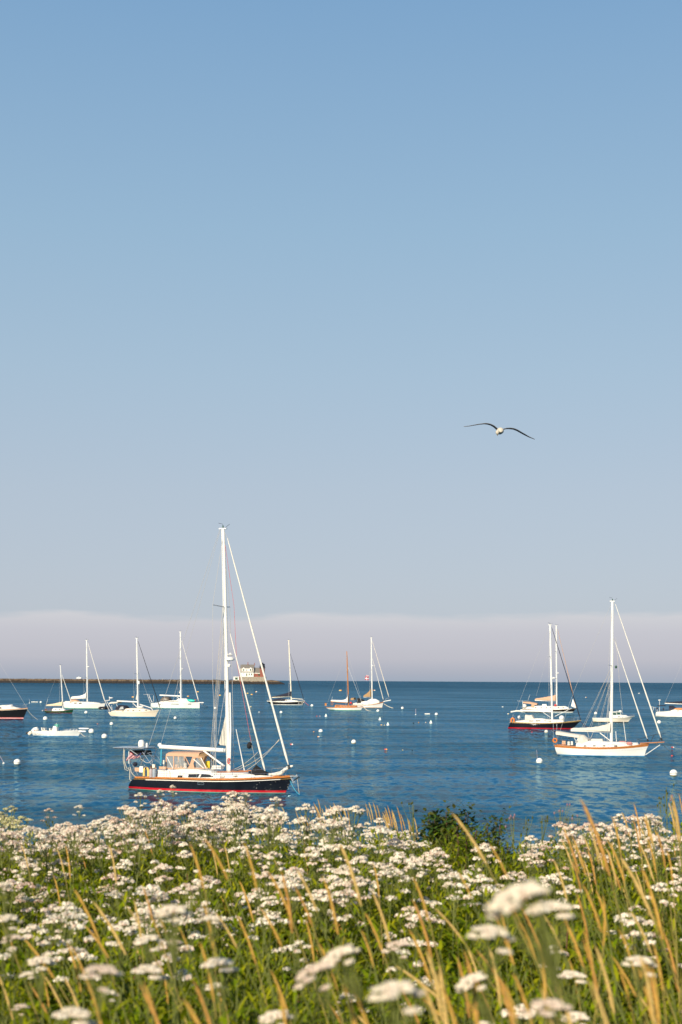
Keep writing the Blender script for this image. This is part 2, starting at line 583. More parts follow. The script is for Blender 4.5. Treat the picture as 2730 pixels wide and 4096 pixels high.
def boxp(mb, x0, y0, x1, y1, depth_from, depth_to, mi=0):
    ax, az = ll(x0, y1); bx, bz = ll(x1, y0)
    return mb.box(((ax + bx) / 2, (depth_from + depth_to) / 2, (az + bz) / 2), (bx - ax, depth_to - depth_from, bz - az), mi)


m_ = MB(); boxp(m_, 300, 690, 1120, 850, -2.5, 30); m_.build('foundation', granite, lh, 0)
m_ = MB(); boxp(m_, 330, 530, 745, 692, 0, 24); hw = m_.build('house_wall', wallw, lh, 0)
# gambrel roof: steep lower slope and flatter upper slope, side on to the sea
ax, az = ll(322, 540); bx, bz = ll(755, 540)
_, zb2 = ll(340, 428); _, ztop = ll(340, 305)
m_ = MB()
g0 = [(-1.2, az), (2.6, zb2), (12, ztop), (21.4, zb2), (25.2, az)]
for (ya, za), (yb, zb_) in zip(g0, g0[1:]):
    m_.sheet([[(ax, ya, za), (ax, yb, zb_)], [(bx, ya, za), (bx, yb, zb_)]], 0.5)
for k_ in range(len(m_.f)):
    m_.m[k_] = 1 if k_ < 6 else 0      # sunlit look of the front lower slope put into a paler colour
roof = m_.build('roof', [shingle, mat('lit_shingle', (0.36, 0.33, 0.28), .9, var=.15)], lh, 0)
m_ = MB()
for xx in (ax + .6, bx - .9):
    m_.add([(xx + d, y, z) for d in (0, .3) for y, z in g0], [(4, 3, 2, 1, 0), (5, 6, 7, 8, 9)])
m_.build('gable_wall', wallw, lh, 0)
m_ = MB(); boxp(m_, 405, 430, 680, 520, -1.0, 3); dorm = m_.build('dormer', wallw, lh, 0)
for xa, xb, xm in ((398, 470, 434), (620, 690, 655)):
    m_ = MB()
    px0, pz0 = ll(xa, 425); px1, _ = ll(xb, 425); pm, pz1 = ll(xm, 390)
    _, pzb = ll(xa, 520)
    m_.prism([(px0, pzb), (px1, pzb), (px1, pz0), (pm, pz1), (px0, pz0)], -1.6, 6); m_.build('dormer_gable', wallw, lh, 0)
for xa, ya, xb, yb, yy in ((418, 440, 452, 502, -1.75), (515, 455, 545, 497, -1.15), (630, 440, 665, 502, -1.75), (515, 580, 548, 668, -0.15), (592, 580, 622, 642, -0.15), (670, 580, 702, 642, -0.15), (427, 575, 437, 612, -0.15)):
    m_ = MB(); boxp(m_, xa, ya, xb, yb, yy, yy + 0.3); m_.build('window', darkgreen, lh, 0)
for xa, ya, xb, yb, yy in ((548, 235, 568, 320, 10), (755, 255, 774, 330, 10)):
    m_ = MB(); boxp(m_, xa, ya, xb, yb, yy, yy + 2.5)
    boxp(m_, xa - 4, ya - 4, xb + 4, ya + 6, yy - .4, yy + 2.9); m_.build('chimney', brick, lh, 0)
m_ = MB(); boxp(m_, 752, 560, 1025, 692, 2, 20); boxp(m_, 752, 566, 1025, 585, 1.6, 2.5, 1); m_.build('brick_wing', [brick, wallw], lh, 0)
m_ = MB()
a0, z0 = ll(760, 560); a1, z1 = ll(945, 405)
m_.sheet([[(a0, 1.2, z0), (a0, 11, z1)], [(a1 + 2, 1.2, z0), (a1 + 2, 11, z1)]], 0.4)
m_.sheet([[(a0, 11, z1), (a0, 20.8, z0)], [(a1 + 2, 11, z1), (a1 + 2, 20.8, z0)]], 0.4)
m_.build('wing_roof', shingle, lh, 0)
m_ = MB(); boxp(m_, 890, 592, 936, 650, 1.7, 2.3); m_.build('window', darkgreen, lh, 0)
m_ = MB(); boxp(m_, 940, 402, 1082, 692, 0.6, 20); tw = m_.build('tower', brick, lh, 0)
m_ = MB(); boxp(m_, 925, 392, 1096, 410, -1, 21.5); boxp(m_, 918, 340, 930, 392, -1, -0.6)
cx, cz = ll(1020, 392)
for xx in (925, 960, 1000, 1040, 1094):
    boxp(m_, xx - 2, 345, xx + 2, 392, -1.0, -0.6)
boxp(m_, 925, 345, 1096, 350, -1.0, -0.6)
m_.build('gallery', blackiron, lh, 0)
_, za = ll(0, 392); _, zb_ = ll(0, 340); _, zc = ll(0, 295); _, zd = ll(0, 235)
lamp = MB(); lamp.lathe([(4.6, za), (4.6, zb_)], (cx, 8, 0), 10, 0); lamp.lathe([(4.4, zb_), (4.4, zc)], (cx, 8, 0), 10, 1)
lamp.lathe([(5.6, zc), (1.0, zc + (zd - zc) * .7), (1.0, zd - .2), (.3, zd)], (cx, 8, 0), 10, 0)
lan = lamp.build('lantern_room', [blackiron, pane], lh)
m_ = MB(); boxp(m_, 116, 690, 288, 800, -1, 12); boxp(m_, 108, 682, 296, 694, -1.6, 12.6); boxp(m_, 165, 712, 250, 775, -1.3, -0.9, 1)
sh = m_.build('boathouse', [wallw, darkgreen], None, 0, loc=(lh_o.x, LD, lh_o.z))
tag(sh, 'small white flat roofed boathouse beside the lighthouse on the breakwater', 'boathouse')

# two walkers and a far white motorboat beyond the breakwater
skin_w = mat('walker_cloth', (0.05, 0.05, 0.07), 0.9)
pale_w = mat('walker_pale_cloth', (0.5, 0.48, 0.45), 0.9)


def walker(px, py, top, label):
    base = P(px, py, BW_D - 0.5)
    sk = bpy.data.meshes.new('person')
    v = [(0, 0, 1.75), (0, 0, 1.3), (.55, .1, .85), (-.55, -.1, .85), (0, 0, 2.55), (.75, 0, 1.7), (-.75, 0, 1.7), (0, 0, 2.8), (0, 0, 3.1), (.6, .3, 0.05), (-.5, -.3, 0.05), (.95, -.3, 1.3), (-.95, .2, 1.3), (.5, 0, 2.5), (-.5, 0, 2.5)]
    v = [(a * .55, b_, c) for a, b_, c in v]
    e = [(1, 0), (1, 2), (1, 3), (0, 4), (4, 13), (13, 5), (4, 14), (14, 6), (4, 7), (7, 8), (2, 9), (3, 10), (5, 11), (6, 12)]
    sk.from_pydata(v, e, [])
    o = bpy.data.objects.new('person', sk); COL.objects.link(o)
    o.location = base
    o.scale = (.8, .8, .8)
    md = o.modifiers.new('skin', 'SKIN'); o.modifiers.new('sub', 'SUBSURF').levels = 1
    for i, sv in enumerate(sk.skin_vertices[0].data):
        r = {0: .42, 1: .36, 4: .36, 7: .14, 8: .26}.get(i, .15)
        sv.radius = (r, r)
        sv.use_root = i == 1
    sk.materials.append(top)
    tag(o, label, 'person')


walker(667.5, 2719.8, skin_w, 'tiny person in dark clothes walking on top of the breakwater')
walker(651.5, 2719.5, pale_w, 'tiny person in pale clothes walking on top of the breakwater')

# ------------------------------------------------------------------ boats
R1 = reg(400, 2050, 1250); R2 = reg(0, 2450, 700); R3 = reg(550, 2500, 1250); R4 = reg(1000, 2500, 1800); R5 = reg(1950, 2350, 2730)
Z1 = reg(2180, 2880, 2730); Z2 = reg(2020, 2750, 2400); Z3 = reg(90, 2840, 450); Z4 = reg(1280, 2690, 1580); Z5 = reg(2360, 2780, 2730); Z6 = reg(400, 2700, 830)
M4 = reg(450, 2900, 900); M5 = reg(800, 2900, 1250); M6 = reg(470, 2960, 720); M7 = reg(660, 2960, 960)


class Boat:
    """A boat at its mooring. at() turns a measured photograph point into the boat's own metres (x forward, y port, z up)."""

    def __init__(self, name, label, wl, yaw, beam, cat='sailboat', group='boats moored in the harbour'):
        near = on_water(*wl)
        self.D = near.y + beam * 0.42
        a, _ = ray(*wl)
        self.X = a * self.D
        self.yaw, self.beam = R(yaw), beam
        self.c, self.s = math.cos(self.yaw), math.sin(self.yaw)
        self.root = empty(name, (self.X, self.D, 0), self.yaw)
        tag(self.root, label, cat, group)

    def at(self, q, y=0.0):
        a, bz = ray(*q)
        x = (a * (self.D + y * self.c) - self.X + y * self.s) / (self.c - a * self.s)
        D = self.D + x * self.s + y * self.c
        return Vector((x, y, H + bz * D))

    def world(self, p):
        return Vector((self.X + p[0] * self.c - p[1] * self.s, self.D + p[0] * self.s + p[1] * self.c, p[2]))

    # -------- hull
    def hull(self, ss, sb, ws, wb, zm, mats, boots=(), cove=None, rub=None, tw=0.7, q=1.0, qs=1.0, full=0.42, deck_mat=None, name='hull', drop=0.05, wlf=0.9, low=0.45):
        """ss, sb: (x, z) of the sheer at stern and stem; ws, wb: x of the waterline ends; zm: lowest sheer."""
        Bm = self.beam / 2
        self.wlf = wlf
        n = 28
        z0, z2 = ss[1], sb[1]
        # sheer curve through the three heights
        def sheer(t):
            a = ((1 - t / low) ** 2 * (z0 - zm) if t < low else ((t - low) / (1 - low)) ** 2 * (z2 - zm))
            return zm + a
        def half(t):
            if t < full: return Bm * (tw + (1 - tw) * math.sin(math.pi / 2 * t / full))
            u = (t - full) / (1 - full)
            return max(0.03, Bm * (1 - u ** 2.1) ** 0.92)
        self.sheer_t, self.half_t = sheer, half
        self.xs, self.xb = ss[0], sb[0]
        self.sheer = lambda x: sheer(min(1, max(0, (x - ss[0]) / (sb[0] - ss[0]))))
        self.halfw = lambda x: half(min(1, max(0, (x - ss[0]) / (sb[0] - ss[0]))))
        rows = [('z', -0.35, 0), ('z', 0.0, 0)]
        mi = 1
        for zt, _m in boots:
            rows.append(('z', zt, mi)); mi += 1
        ws_ = [0.4, 0.55, 0.7, 0.8]
        top = [(w_, 0) for w_ in ws_]
        if cove: top += [(cove[0], 0), (cove[1], 'c')]
        if rub: top += [(rub[0], 0), (1.0, 'r')]
        else: top += [(1.0, 0)]
        top.sort(key=lambda a: a[0])
        ml = [mats] + [b_[1] for b_ in boots]
        ci = ri = 0
        if cove: ml.append(cove[2]); ci = len(ml) - 1
        if rub: ml.append(rub[1]); ri = len(ml) - 1
        rows += [('w', w_, {'c': ci, 'r': ri}.get(k_, 0)) for w_, k_ in top]
        grids = {}
        for side in (-1, 1):
            grid = []
            for i in range(n + 1):
                t = i / n
                t = t ** 0.95
                sh = sheer(t); hb = half(t)
                yw = hb * (wlf - 0.35 * max(0, t - .5)) * (1 - 0.35 * max(0, 0.18 - t) / 0.18)
                xw = ws + (wb - ws) * t; xsr = ss[0] + (sb[0] - ss[0]) * t
                col = []
                for kind, val, _ in rows:
                    w_ = val / sh if kind == 'z' else val
                    z = w_ * sh
                    if w_ < 0:
                        col.append((xw + (0.6 if t < .5 else -0.9 * t * t * abs(xsr - xw)), side * yw * 0.8, z)); continue
                    p = 0.6 + 0.8 * t
                    y = yw + (hb - yw) * w_ ** p
                    e = qs * (1 - t) + q * t
                    col.append((xw + (xsr - xw) * w_ ** e, side * max(y, 0.02), z))
                grid.append(col)
            grids[side] = grid
        mb = MB()
        for side in (-1, 1):
            gr = grids[side]; nv = len(rows)
            vs = [p for r in gr for p in r]
            for i in range(n):
                for j in range(nv - 1):
                    f = (i * nv + j, (i + 1) * nv + j, (i + 1) * nv + j + 1, i * nv + j + 1)
                    mb_f = f if side < 0 else f[::-1]
                    mb.f.append(tuple(k_ + len(mb.v) for k_ in mb_f)); mb.m.append(rows[j + 1][2])
            mb.v += vs
        nv = len(rows); off = (n + 1) * nv
        for j in range(nv - 1):   # transom and stem faces
            mb.f.append((j, j + 1, off + j + 1, off + j)); mb.m.append(rows[j + 1][2])
            a = n * nv
            mb.f.append((a + j + 1, a + j, off + a + j, off + a + j + 1)); mb.m.append(rows[j + 1][2])
        h = mb.build(name, ml, self.root, 40)
        dk = MB()
        L_ = [grids[-1][i][-1] for i in range(n + 1)]; R_ = [grids[1][i][-1] for i in range(n + 1)]
        dk.sheet([[(a[0], a[1] * .985, a[2] - drop), (a[0], 0, a[2] - drop + .05), (b_[0], b_[1] * .985, b_[2] - drop)] for a, b_ in zip(L_, R_)])
        dk.build('deck', deck_mat or offwhite, self.root)
        self.gunwale = (L_, R_)
        return h

    def toe_rail(self, m, hgt=0.07, wid=0.06, name='toe_rail', t0=0, out=0.0):
        mb = MB()
        for line in self.gunwale:
            pts = line[int(t0 * len(line)):]
            sgn = -1 if pts[0][1] < 0 else 1
            gr = []
            for p in pts:
                y0, y1 = p[1] + sgn * (out + .012), p[1] - sgn * wid
                gr.append([(p[0], y0, p[2] - hgt * .6), (p[0], y0, p[2] + hgt), (p[0], y1, p[2] + hgt), (p[0], y1, p[2] - .03)])
            b0 = len(mb.f)
            mb.sheet(gr)
            if sgn > 0: mb.f[b0:] = [f[::-1] for f in mb.f[b0:]]
        return mb.build(name, m, self.root, 30)

    # -------- superstructure
    def cabin(self, prof, m, maxw=9.0, side=0.35, taper=0.9, ch=0.1, name='cabin', camber=0.06, base=None):
        """prof: (x, z) along the roof; walls drop to the deck."""
        def wb(x): return max(0.12, min(maxw, self.halfw(x) - side))
        self.prof = prof
        self.cab = (wb, taper)
        mb = MB(); gr = []
        for x, z in prof:
            b_ = wb(x); t_ = b_ * taper
            zd = (self.sheer(x) - 0.08) if base is None else base
            z = max(z, zd + .02)
            c_ = min(ch, (z - zd) * .5)
            gr.append([(x, -b_, zd), (x, -t_ - .01, z - c_), (x, -t_ + c_, z), (x, 0, z + camber), (x, t_ - c_, z), (x, t_ + .01, z - c_), (x, b_, zd)])
        mb.sheet(gr)
        k = 7
        mb.add([gr[0][i] for i in range(k)], [tuple(range(k))])
        mb.add([gr[-1][i] for i in range(k)], [tuple(range(k - 1, -1, -1))])
        self.cabbase = base
        return mb.build(name, m, self.root, 35)

    def side_y(self, x, z):
        wb, taper = self.cab
        zd = (self.sheer(x) - 0.08) if self.cabbase is None else self.cabbase
        pr = self.prof
        zt = pr[-1][1]
        for (xa, za), (xb_, zb_) in zip(pr, pr[1:]):
            if xa <= x <= xb_: zt = za + (zb_ - za) * (x - xa) / max(1e-6, xb_ - xa); break
        u = min(1.2, max(0, (z - zd) / max(.05, zt - .1 - zd)))
        return wb(x) * (1 - (1 - taper) * u)

    def window(self, poly, m=None, name='window', parent=None):
        """poly: (x, z) corners on the cabin side; both sides get the pane."""
        for sgn in (-1, 1):
            n = len(poly)
            vs = [(x, sgn * (self.side_y(x, z) + .02), z) for x, z in poly] + [(x, sgn * (self.side_y(x, z) - .03), z) for x, z in poly]
            fs = [tuple(range(n)), tuple(range(2 * n - 1, n - 1, -1))] + [(i, n + i, n + (i + 1) % n, (i + 1) % n) for i in range(n)]
            if sgn > 0: fs = [f[::-1] for f in fs]
            MB().add(vs, fs).build(name, m or pane, parent or self.root, 0)

    def hull_port(self, x0, x1, z0, z1, m=None, frame=None):
        def hy(x, z):
            t = min(1, max(0, (x - self.xs) / (self.xb - self.xs)))
            hb = self.half_t(t); w_ = z / self.sheer_t(t)
            yw = hb * (self.wlf - 0.35 * max(0, t - .5)) * (1 - 0.35 * max(0, 0.18 - t) / 0.18)
            return yw + (hb - yw) * w_ ** (0.6 + 0.8 * t)
        for sgn in (-1, 1):
            for (e, o_, mm, nm) in ((0.025, .03, frame, 'port_frame'), (0, .042, m or pane, 'port_light')):
                if mm is None: continue
                poly = [(x0 - e, z0 - e), (x1 + e, z0 - e), (x1 + e, z1 + e), (x0 - e, z1 + e)]
                vs = [(x, sgn * (hy(x, z) + o_), z) for x, z in poly] + [(x, sgn * (hy(x, z) - .05), z) for x, z in poly]
                fs = [(0, 1, 2, 3), (7, 6, 5, 4)] + [(i, 4 + i, 4 + (i + 1) % 4, (i + 1) % 4) for i in range(4)]
                if sgn > 0: fs = [f[::-1] for f in fs]
                MB().add(vs, fs).build(nm, mm, self.root, 0)

    def arch(self, secs, m, name, n=10, sq=0.55, thick=0.03, a0=0.0):
        """Canvas arch: (x, half width, base z, top z[, x shift at the base]) sections."""
        gr = []
        for sct in secs:
            x, hw, zb_, zt = sct[:4]
            dx = sct[4] if len(sct) > 4 else 0
            row = []
            for k in range(n + 1):
                a = a0 + (math.pi - 2 * a0) * k / n
                cy, sz = math.cos(a), math.sin(a)
                v = abs(sz) ** sq
                row.append((x + dx * (1 - v), -hw * math.copysign(abs(cy) ** sq, cy), zb_ + (zt - zb_) * v))
            gr.append(row)
        mb = MB().sheet(gr, thick)
        return mb.build(name, m, self.root, 50)

    # -------- spars and rigging
    def wire(self, name, pts, r=0.012, m=None, n=4, parent=None, sag=0.0):
        pts = [Vector(p) for p in pts]
        if sag:
            a, b_ = pts[0], pts[-1]
            pts = [a.lerp(b_, i / 8) + Vector((0, 0, -sag * 4 * (i / 8) * (1 - i / 8))) for i in range(9)]
        return MB().tube(pts, r, n).build(name, m or wire, parent or self.root, 60)

    def mast(self, foot, head, r, m=None, spread=(), masthead=True, taper=0.75, rig=True, wr=0.013, shroud_x=-0.3, n=10):
        foot, head = Vector(foot), Vector(head)
        foot = Vector((foot.x, 0, foot.z - .15))
        pts = [foot.lerp(head, t) for t in (0, .3, .6, .8, .93, 1)]
        rr = [r, r, r, r * .97, r * (1 + taper) / 2, r * taper]
        mo = MB().tube(pts, rr, n, flat=0.68).build('mast', m or spar, self.root, 60)
        self.mfoot, self.mhead = foot, head
        if masthead:
            mb = MB()
            mb.box(head + Vector((0, 0, .03)), (r * 3.6, r * 1.2, .09))
            mb.tube([head + Vector((-.05, .03, 0)), head + Vector((-.05, .03, .42)), head + Vector((-.42, .03, .5))], .014, 4, 1)
            mb.tube([head + Vector((.1, -.04, 0)), head + Vector((.45, -.04, .28)), head + Vector((.62, -.04, .36))], .014, 4, 1)
            mb.lathe([(.05, .06), (.06, .26), (.03, .3)], head, 8, 2)
            mb.build('masthead_gear', [m or spar, rubber, darkgreen], mo)
        tips = {-1: [], 1: []}
        for fr_, hw in spread:
            p = foot.lerp(head, fr_)
            for sgn in (-1, 1):
                tip = p + Vector((-hw * .18, sgn * hw, hw * .06))
                MB().tube([p, tip], r * .28, 5, r2=r * .18).build('spreader', wire if m is None else m, mo, 60)
                tips[sgn].append(tip)
        if rig:
            for sgn in (-1, 1):
                x0 = foot.x + shroud_x
                ch = Vector((x0, sgn * self.halfw(x0) * .93, self.sheer(x0)))
                pts = [head - Vector((0, 0, r * 3))] + [t for t in reversed(tips[sgn])] + [ch]
                self.wire('shroud', pts, wr)
                if tips[sgn]:
                    p = foot.lerp(head, spread[0][0])
                    self.wire('lower_shroud', [p, ch + Vector((-.5, 0, 0))], wr * .9)
        return mo

    def furl(self, top, bot, r, m=None, name='furled_headsail', drum=True, line=None):
        top, bot = Vector(top), Vector(bot)
        pts, rs = [], []
        for i in range(25):
            t = i / 24
            pts.append(bot.lerp(top, t))
            rs.append(r * (1.0 - 0.55 * t) * (1 + 0.10 * math.sin(i * 1.9)) if 0 < i < 24 else r * .35)
        o = MB().tube(pts, rs, 8).build(name, m or sailcloth, self.root, 70)
        self.wire('stay', [top, top.lerp(self.mhead, 0.9) if (self.mhead - top).length < 3 else top + (top - bot).normalized() * .4], .02)
        if drum:
            d = (top - bot).normalized()
            MB().tube([bot - d * .35, bot - d * .05], r * 1.1, 8).build('furling_drum', rubber, o, 60)
        return o

    def boom(self, a, b_, r, m=None, cover=None, rise=0.3, tail=0.14, cname='sail_cover', flat=0.55, pw=1.7):
        """Boom from gooseneck a to end b_; with a cover the stowed sail lies on top."""
        a, b_ = Vector(a), Vector(b_)
        o = MB().tube([a, b_], r, 8, flat=.7).build('boom', m or spar, self.root, 60)
        if cover:
            gr = []
            for i in range(17):
                t = i / 16
                p = a.lerp(b_, t)
                hh = (rise * (1 - t) ** pw + tail * (1 - .4 * t)) * (1 + .05 * math.sin(i * 2.3)) if 0 < i < 16 else (rise * 1.1 + tail if i == 0 else tail * .35)
                row = []
                for k in range(9):
                    ang = -0.3 + (math.pi + .6) * k / 8
                    row.append((p.x, -math.cos(ang) * max(.10, hh * flat * .55), p.z + r * .5 + max(0, math.sin(ang)) * hh))
                gr.append(row)
            cv = MB().sheet(gr, .02)
            cv.f = [f[::-1] for f in cv.f]
            cv.build(cname, cover, self.root, 60)
        return o

    def rails(self, x0, x1, hgt=0.62, posts=7, pulpit=True, r=0.013, stern=True):
        for sgn in (-1, 1):
            mb = MB(); top, mid = [], []
            for i in range(posts):
                x = x0 + (x1 - x0) * i / (posts - 1)
                p = Vector((x, sgn * max(.12, self.halfw(x) - .07), self.sheer(x)))
                mb.tube([p, p + Vector((0, 0, hgt))], r, 4)
                top.append(p + Vector((0, 0, hgt))); mid.append(p + Vector((0, 0, hgt * .52)))
            mb.tube(top, r * .8, 4); mb.tube(mid, r * .7, 4)
            mb.build('guardrail', steel, self.root, 60)
        if pulpit:
            mb = MB()
            x2 = self.xb
            for sgn in (-1, 1):
                p = Vector((x1, sgn * max(.12, self.halfw(x1) - .07), self.sheer(x1) + hgt))
                q_ = Vector((x2 - .05, sgn * .1, self.sheer(x2) + hgt + .06))
                mb.tube([p, p.lerp(q_, .6) + Vector((0, sgn * .05, 0)), q_], r * 1.3, 5)
                xm = (x1 + x2) / 2
                mb.tube([Vector((xm, sgn * self.halfw(xm) * .8, self.sheer(xm))), p.lerp(q_, .55)], r * 1.2, 5)
            mb.tube([Vector((x2 - .05, -.1, self.sheer(x2) + hgt + .06)), Vector((x2 - .05, .1, self.sheer(x2) + hgt + .06))], r * 1.3, 5)
            mb.build('bow_pulpit', steel, self.root, 60)
        if stern:
            mb = MB()
            w_ = self.halfw(x0) - .08
            for z in (hgt, hgt * .55):
                zz = self.sheer(x0) + z
                mb.tube([(x0, -w_, zz), (x0 - .25, -w_ * .8, zz), (x0 - .3, 0, zz), (x0 - .25, w_ * .8, zz), (x0, w_, zz)], r * 1.3, 5)
            for y in (-.8, 0, .8):
                mb.tube([(x0 - .26, w_ * y, self.sheer(x0)), (x0 - .26, w_ * y, self.sheer(x0) + hgt)], r, 4)
            mb.build('stern_rail', steel, self.root, 60)

    def radar(self, p, r=0.3, arm=0.35):
        mb = MB()
        p = Vector(p)
        mb.lathe([(r * .6, -.10), (r, -.05), (r, .08), (r * .7, .17), (r * .2, .2)], p, 14)
        mb.tube([p + Vector((-arm, 0, -.1)), p + Vector((0, 0, -.1))], .05, 5)
        mb.build('radar_dome', white, self.root)

    def mooring(self, bow, px, py, r=0.03, m=None, sag=0.5):
        """Pendant from the bow down to the water at a measured point."""
        w_ = on_water(px, py)
        d = w_ - Vector((self.X, self.D, 0))
        q_ = Vector((d.x * self.c + d.y * self.s, -d.x * self.s + d.y * self.c, 0.0))
        return self.wire('mooring_line', [bow, q_], r, m or rope, 5, sag=sag)


def stripes(b, pts, m):
    pass

# ================================================= the big dark sloop in front
b = Boat('sailing_yacht', 'large black hulled sailing yacht with red boot stripe and tan cockpit canvas, nearest in front', (834, 3170), -19, 4.0)
at = b.at
hb = 2.0
ss = at(R1(258, 1957), -1.35); sb = at(R1(1428, 1948)); ws = at(R1(205, 2044), -1.1).x; wb = at(R1(1368, 2083)).x
zm = at(R1(700, 1968), -2.0).z
b.hull((ss.x, ss.z), (sb.x, sb.z), ws, wb, zm, navy, boots=[(0.05, teal_boot), (0.23, red_boot)], cove=(0.86, 0.885, gold), rub=(0.955, black), tw=0.68, q=1.0, qs=1.9, deck_mat=offwhite, wlf=.92)
b.toe_rail(teak, 0.09, .07)
mb = MB()
L_, R_ = b.gunwale
for sgn, ln in ((-1, L_), (1, R_)):
    pts = [Vector((p[0], p[1] + sgn * .012, p[2] - .17)) for p in ln[2:-2]]
    mb.tube(pts, .032, 6)
mb.build('rub_strake', spar, b.root, 60)
for a, c in (((352, 1988), (382, 2003)), ((727, 1992), (768, 2009))):
    p = at(R1(*a), -1.9); q_ = at(R1(*c), -1.9)
    b.hull_port(p.x, q_.x, q_.z, p.z, pane, steel)
# bow: stem fitting, anchor, roller and rolled sail on the pulpit
tip = at(M5(1350, 680)); 
mb = MB()
mb.box(((sb.x + tip.x) / 2 - .1, 0, sb.z + .02), (tip.x - sb.x + .5, .34, .12))
mb.box((sb.x - .02, 0, sb.z - .32), (.10, .30, .5), ry=R(-32))
bw_ = mb.build('bow_roller', steel, b.root, 30)
mb = MB()
mb.tube([(tip.x + .05, .1, sb.z + .05), (sb.x - .5, .1, sb.z + .12)], .04, 6)
mb.sheet([[(tip.x + .15, -.12, sb.z - .05), (tip.x + .15, .32, sb.z - .05)], [(tip.x - .35, 0.02, sb.z - .36), (tip.x - .35, .18, sb.z - .36)], [(tip.x - .5, .05, sb.z - .1), (tip.x - .5, .15, sb.z - .1)]], .05)
mb.build('anchor', rubber, bw_, 30)
mb = MB()
pp = [at(M5(x, y), .1) for x, y in ((960, 690), (1040, 690), (1130, 672), (1180, 630), (1240, 590), (1300, 575))]
mb.tube(pp, [.08, .13, .16, .14, .15, .08], 8)
mb.build('rolled_sail', sailcloth, b.root, 60)
# cabin trunk and coamings
pr = [at(R1(x, y)) for x, y in ((452, 1915), (480, 1898), (640, 1888), (760, 1890), (862, 1900), (875, 1918), (1090, 1922), (1200, 1936), (1290, 1955))]
b.cabin([(p.x, p.z) for p in pr], white, maxw=1.42, side=.5, taper=.9)
for poly in ([(652, 1955), (655, 1931), (735, 1931), (728, 1955)], [(740, 1955), (752, 1931), (805, 1934), (850, 1955)], [(575, 1957), (577, 1941), (612, 1941), (610, 1957)], [(884, 1957), (886, 1943), (918, 1943), (916, 1957)], [(976, 1954), (978, 1943), (1008, 1943), (1006, 1954)]):
    q_ = [at(R1(x, y), -1.35) for x, y in poly]
    b.window([(p.x, p.z) for p in q_])
mb = MB()
for sgn in (-1, 1):
    a = at(R1(868, 1921), -1.1); c = at(R1(1085, 1921), -1.1)
    pts = [Vector((a.x + (c.x - a.x) * t, sgn * (min(1.42, b.halfw(a.x + (c.x - a.x) * t) - .5) * .9 - .1), a.z + (c.z - a.z) * t + .06)) for t in (0, .25, .5, .75, 1)]
    mb.tube(pts, .045, 6)
mb.build('handrail', teak, b.root)
mb = MB()
for x, y, s_ in ((500, 1905, .9), (560, 1900, .8)):
    p = at(R1(x, y)); mb.box((p.x, -1.05, p.z - .1), (s_, .45, .42), taper=.85); mb.box((p.x, 1.05, p.z - .1), (s_, .45, .42), taper=.85)
mb.build('cockpit_coaming', white, b.root, 30)
# mast, spars, stays
foot = at(R1(951, 1912)); head = at(R1(909, 122))
mast = b.mast(foot, head, 0.185, spread=[(.378, 2.0), (.68, 1.75)], wr=.020, taper=.8)
p = at(R1(962, 1085)); b.radar(p, .36, .45)
mb = MB()
mb.lathe([(.05, -.1), (.28, 0), (.10, .08), (.03, .16)], at(R1(963, 1050)), 12)
mb.lathe([(.12, -.14), (.15, 0), (.08, .1)], at(R1(955, 1127)), 10)
q_ = at(R1(945, 1052)); mb.tube([q_, q_ + Vector((.3, 0, 0))], .03, 5)
mb.build('mast_instruments', white, mast)
b.furl(at(R1(942, 190)), at(R1(1391, 1862)), .105)
b.furl(at(R1(962, 895)), at(R1(1219, 1908)), .09, name='furled_staysail')
b.wire('stay', [at(R1(942, 800)), at(R1(962, 895))], .02)
mb = MB().tube([at(R1(961, 1330)), at(R1(966, 1600)), at(R1(960, 1900))], .075, 8)
mb.build('spinnaker_pole', spar, b.root, 60)
bo = b.boom(at(R1(928, 1757)), at(R1(441, 1729)), .165)
b.wire('topping_lift', [head + Vector((-.25, 0, -.1)), at(R1(447, 1722))], .013)
p = at(R1(355, 1740))
b.wire('backstay', [head + Vector((-.3, 0, -.05)), p, at(R1(310, 1850))], .016)
mb = MB().tube([at(M4(1275, 365)), at(M5(345, 578))], .085, 8)
mb.build('boom_vang', spar, b.root, 60)
b.wire('mainsheet', [at(M6(1110, 240)), at(M6(1095, 640))], .035, skyblue_line)
b.wire('mainsheet', [at(M6(1094, 240), .12), at(M6(1075, 640), .12)], .035, skyblue_line)
b.wire('signal_halyard', [at(R1(925, 240)), at(R1(990, 690)), at(R1(1010, 1100)), at(R1(1115, 1690))], .014, redrope)
b.wire('signal_halyard', [at(R1(1115, 1690)), at(M5(785, 552))], .012, rope)
b.wire('jib_sheet', [at(R1(1325, 1672)), at(M5(640, 640), -.6)], .016, rope, sag=.25)
b.wire('jib_sheet', [at(R1(1325, 1680)), at(M5(480, 640), -.9)], .016, rope, sag=.35)
b.wire('staysail_sheet', [at(R1(1165, 1770)), at(M5(480, 620), -.7)], .016, rope, sag=.15)
mb = MB().tube([at(M5(505, 60), -.6), at(M5(622, 640), -.6)], .028, 6, r2=.05)
mb.build('whip_pole', spar, b.root)
# the small tail of sail left out of the mast
g0, g1, g2 = at(R1(931, 1480)), at(R1(876, 1716)), at(R1(932, 1722))
gr = []
for i in range(9):
    t = i / 8
    a = g0.lerp(g1, t); c = g0.lerp(g2, t)
    gr.append([a.lerp(c, k / 4) + Vector((0, .10 * math.sin(math.pi * k / 4) * t, 0)) for k in range(5)])
MB().sheet(gr, .012).build('mainsail_clew', graycanvas, b.root, 80)
MB().lathe([(.02, -.09), (.08, 0), (.02, .09)], at(R1(878, 1714)), 8).build('clew_block', rubber, b.root)
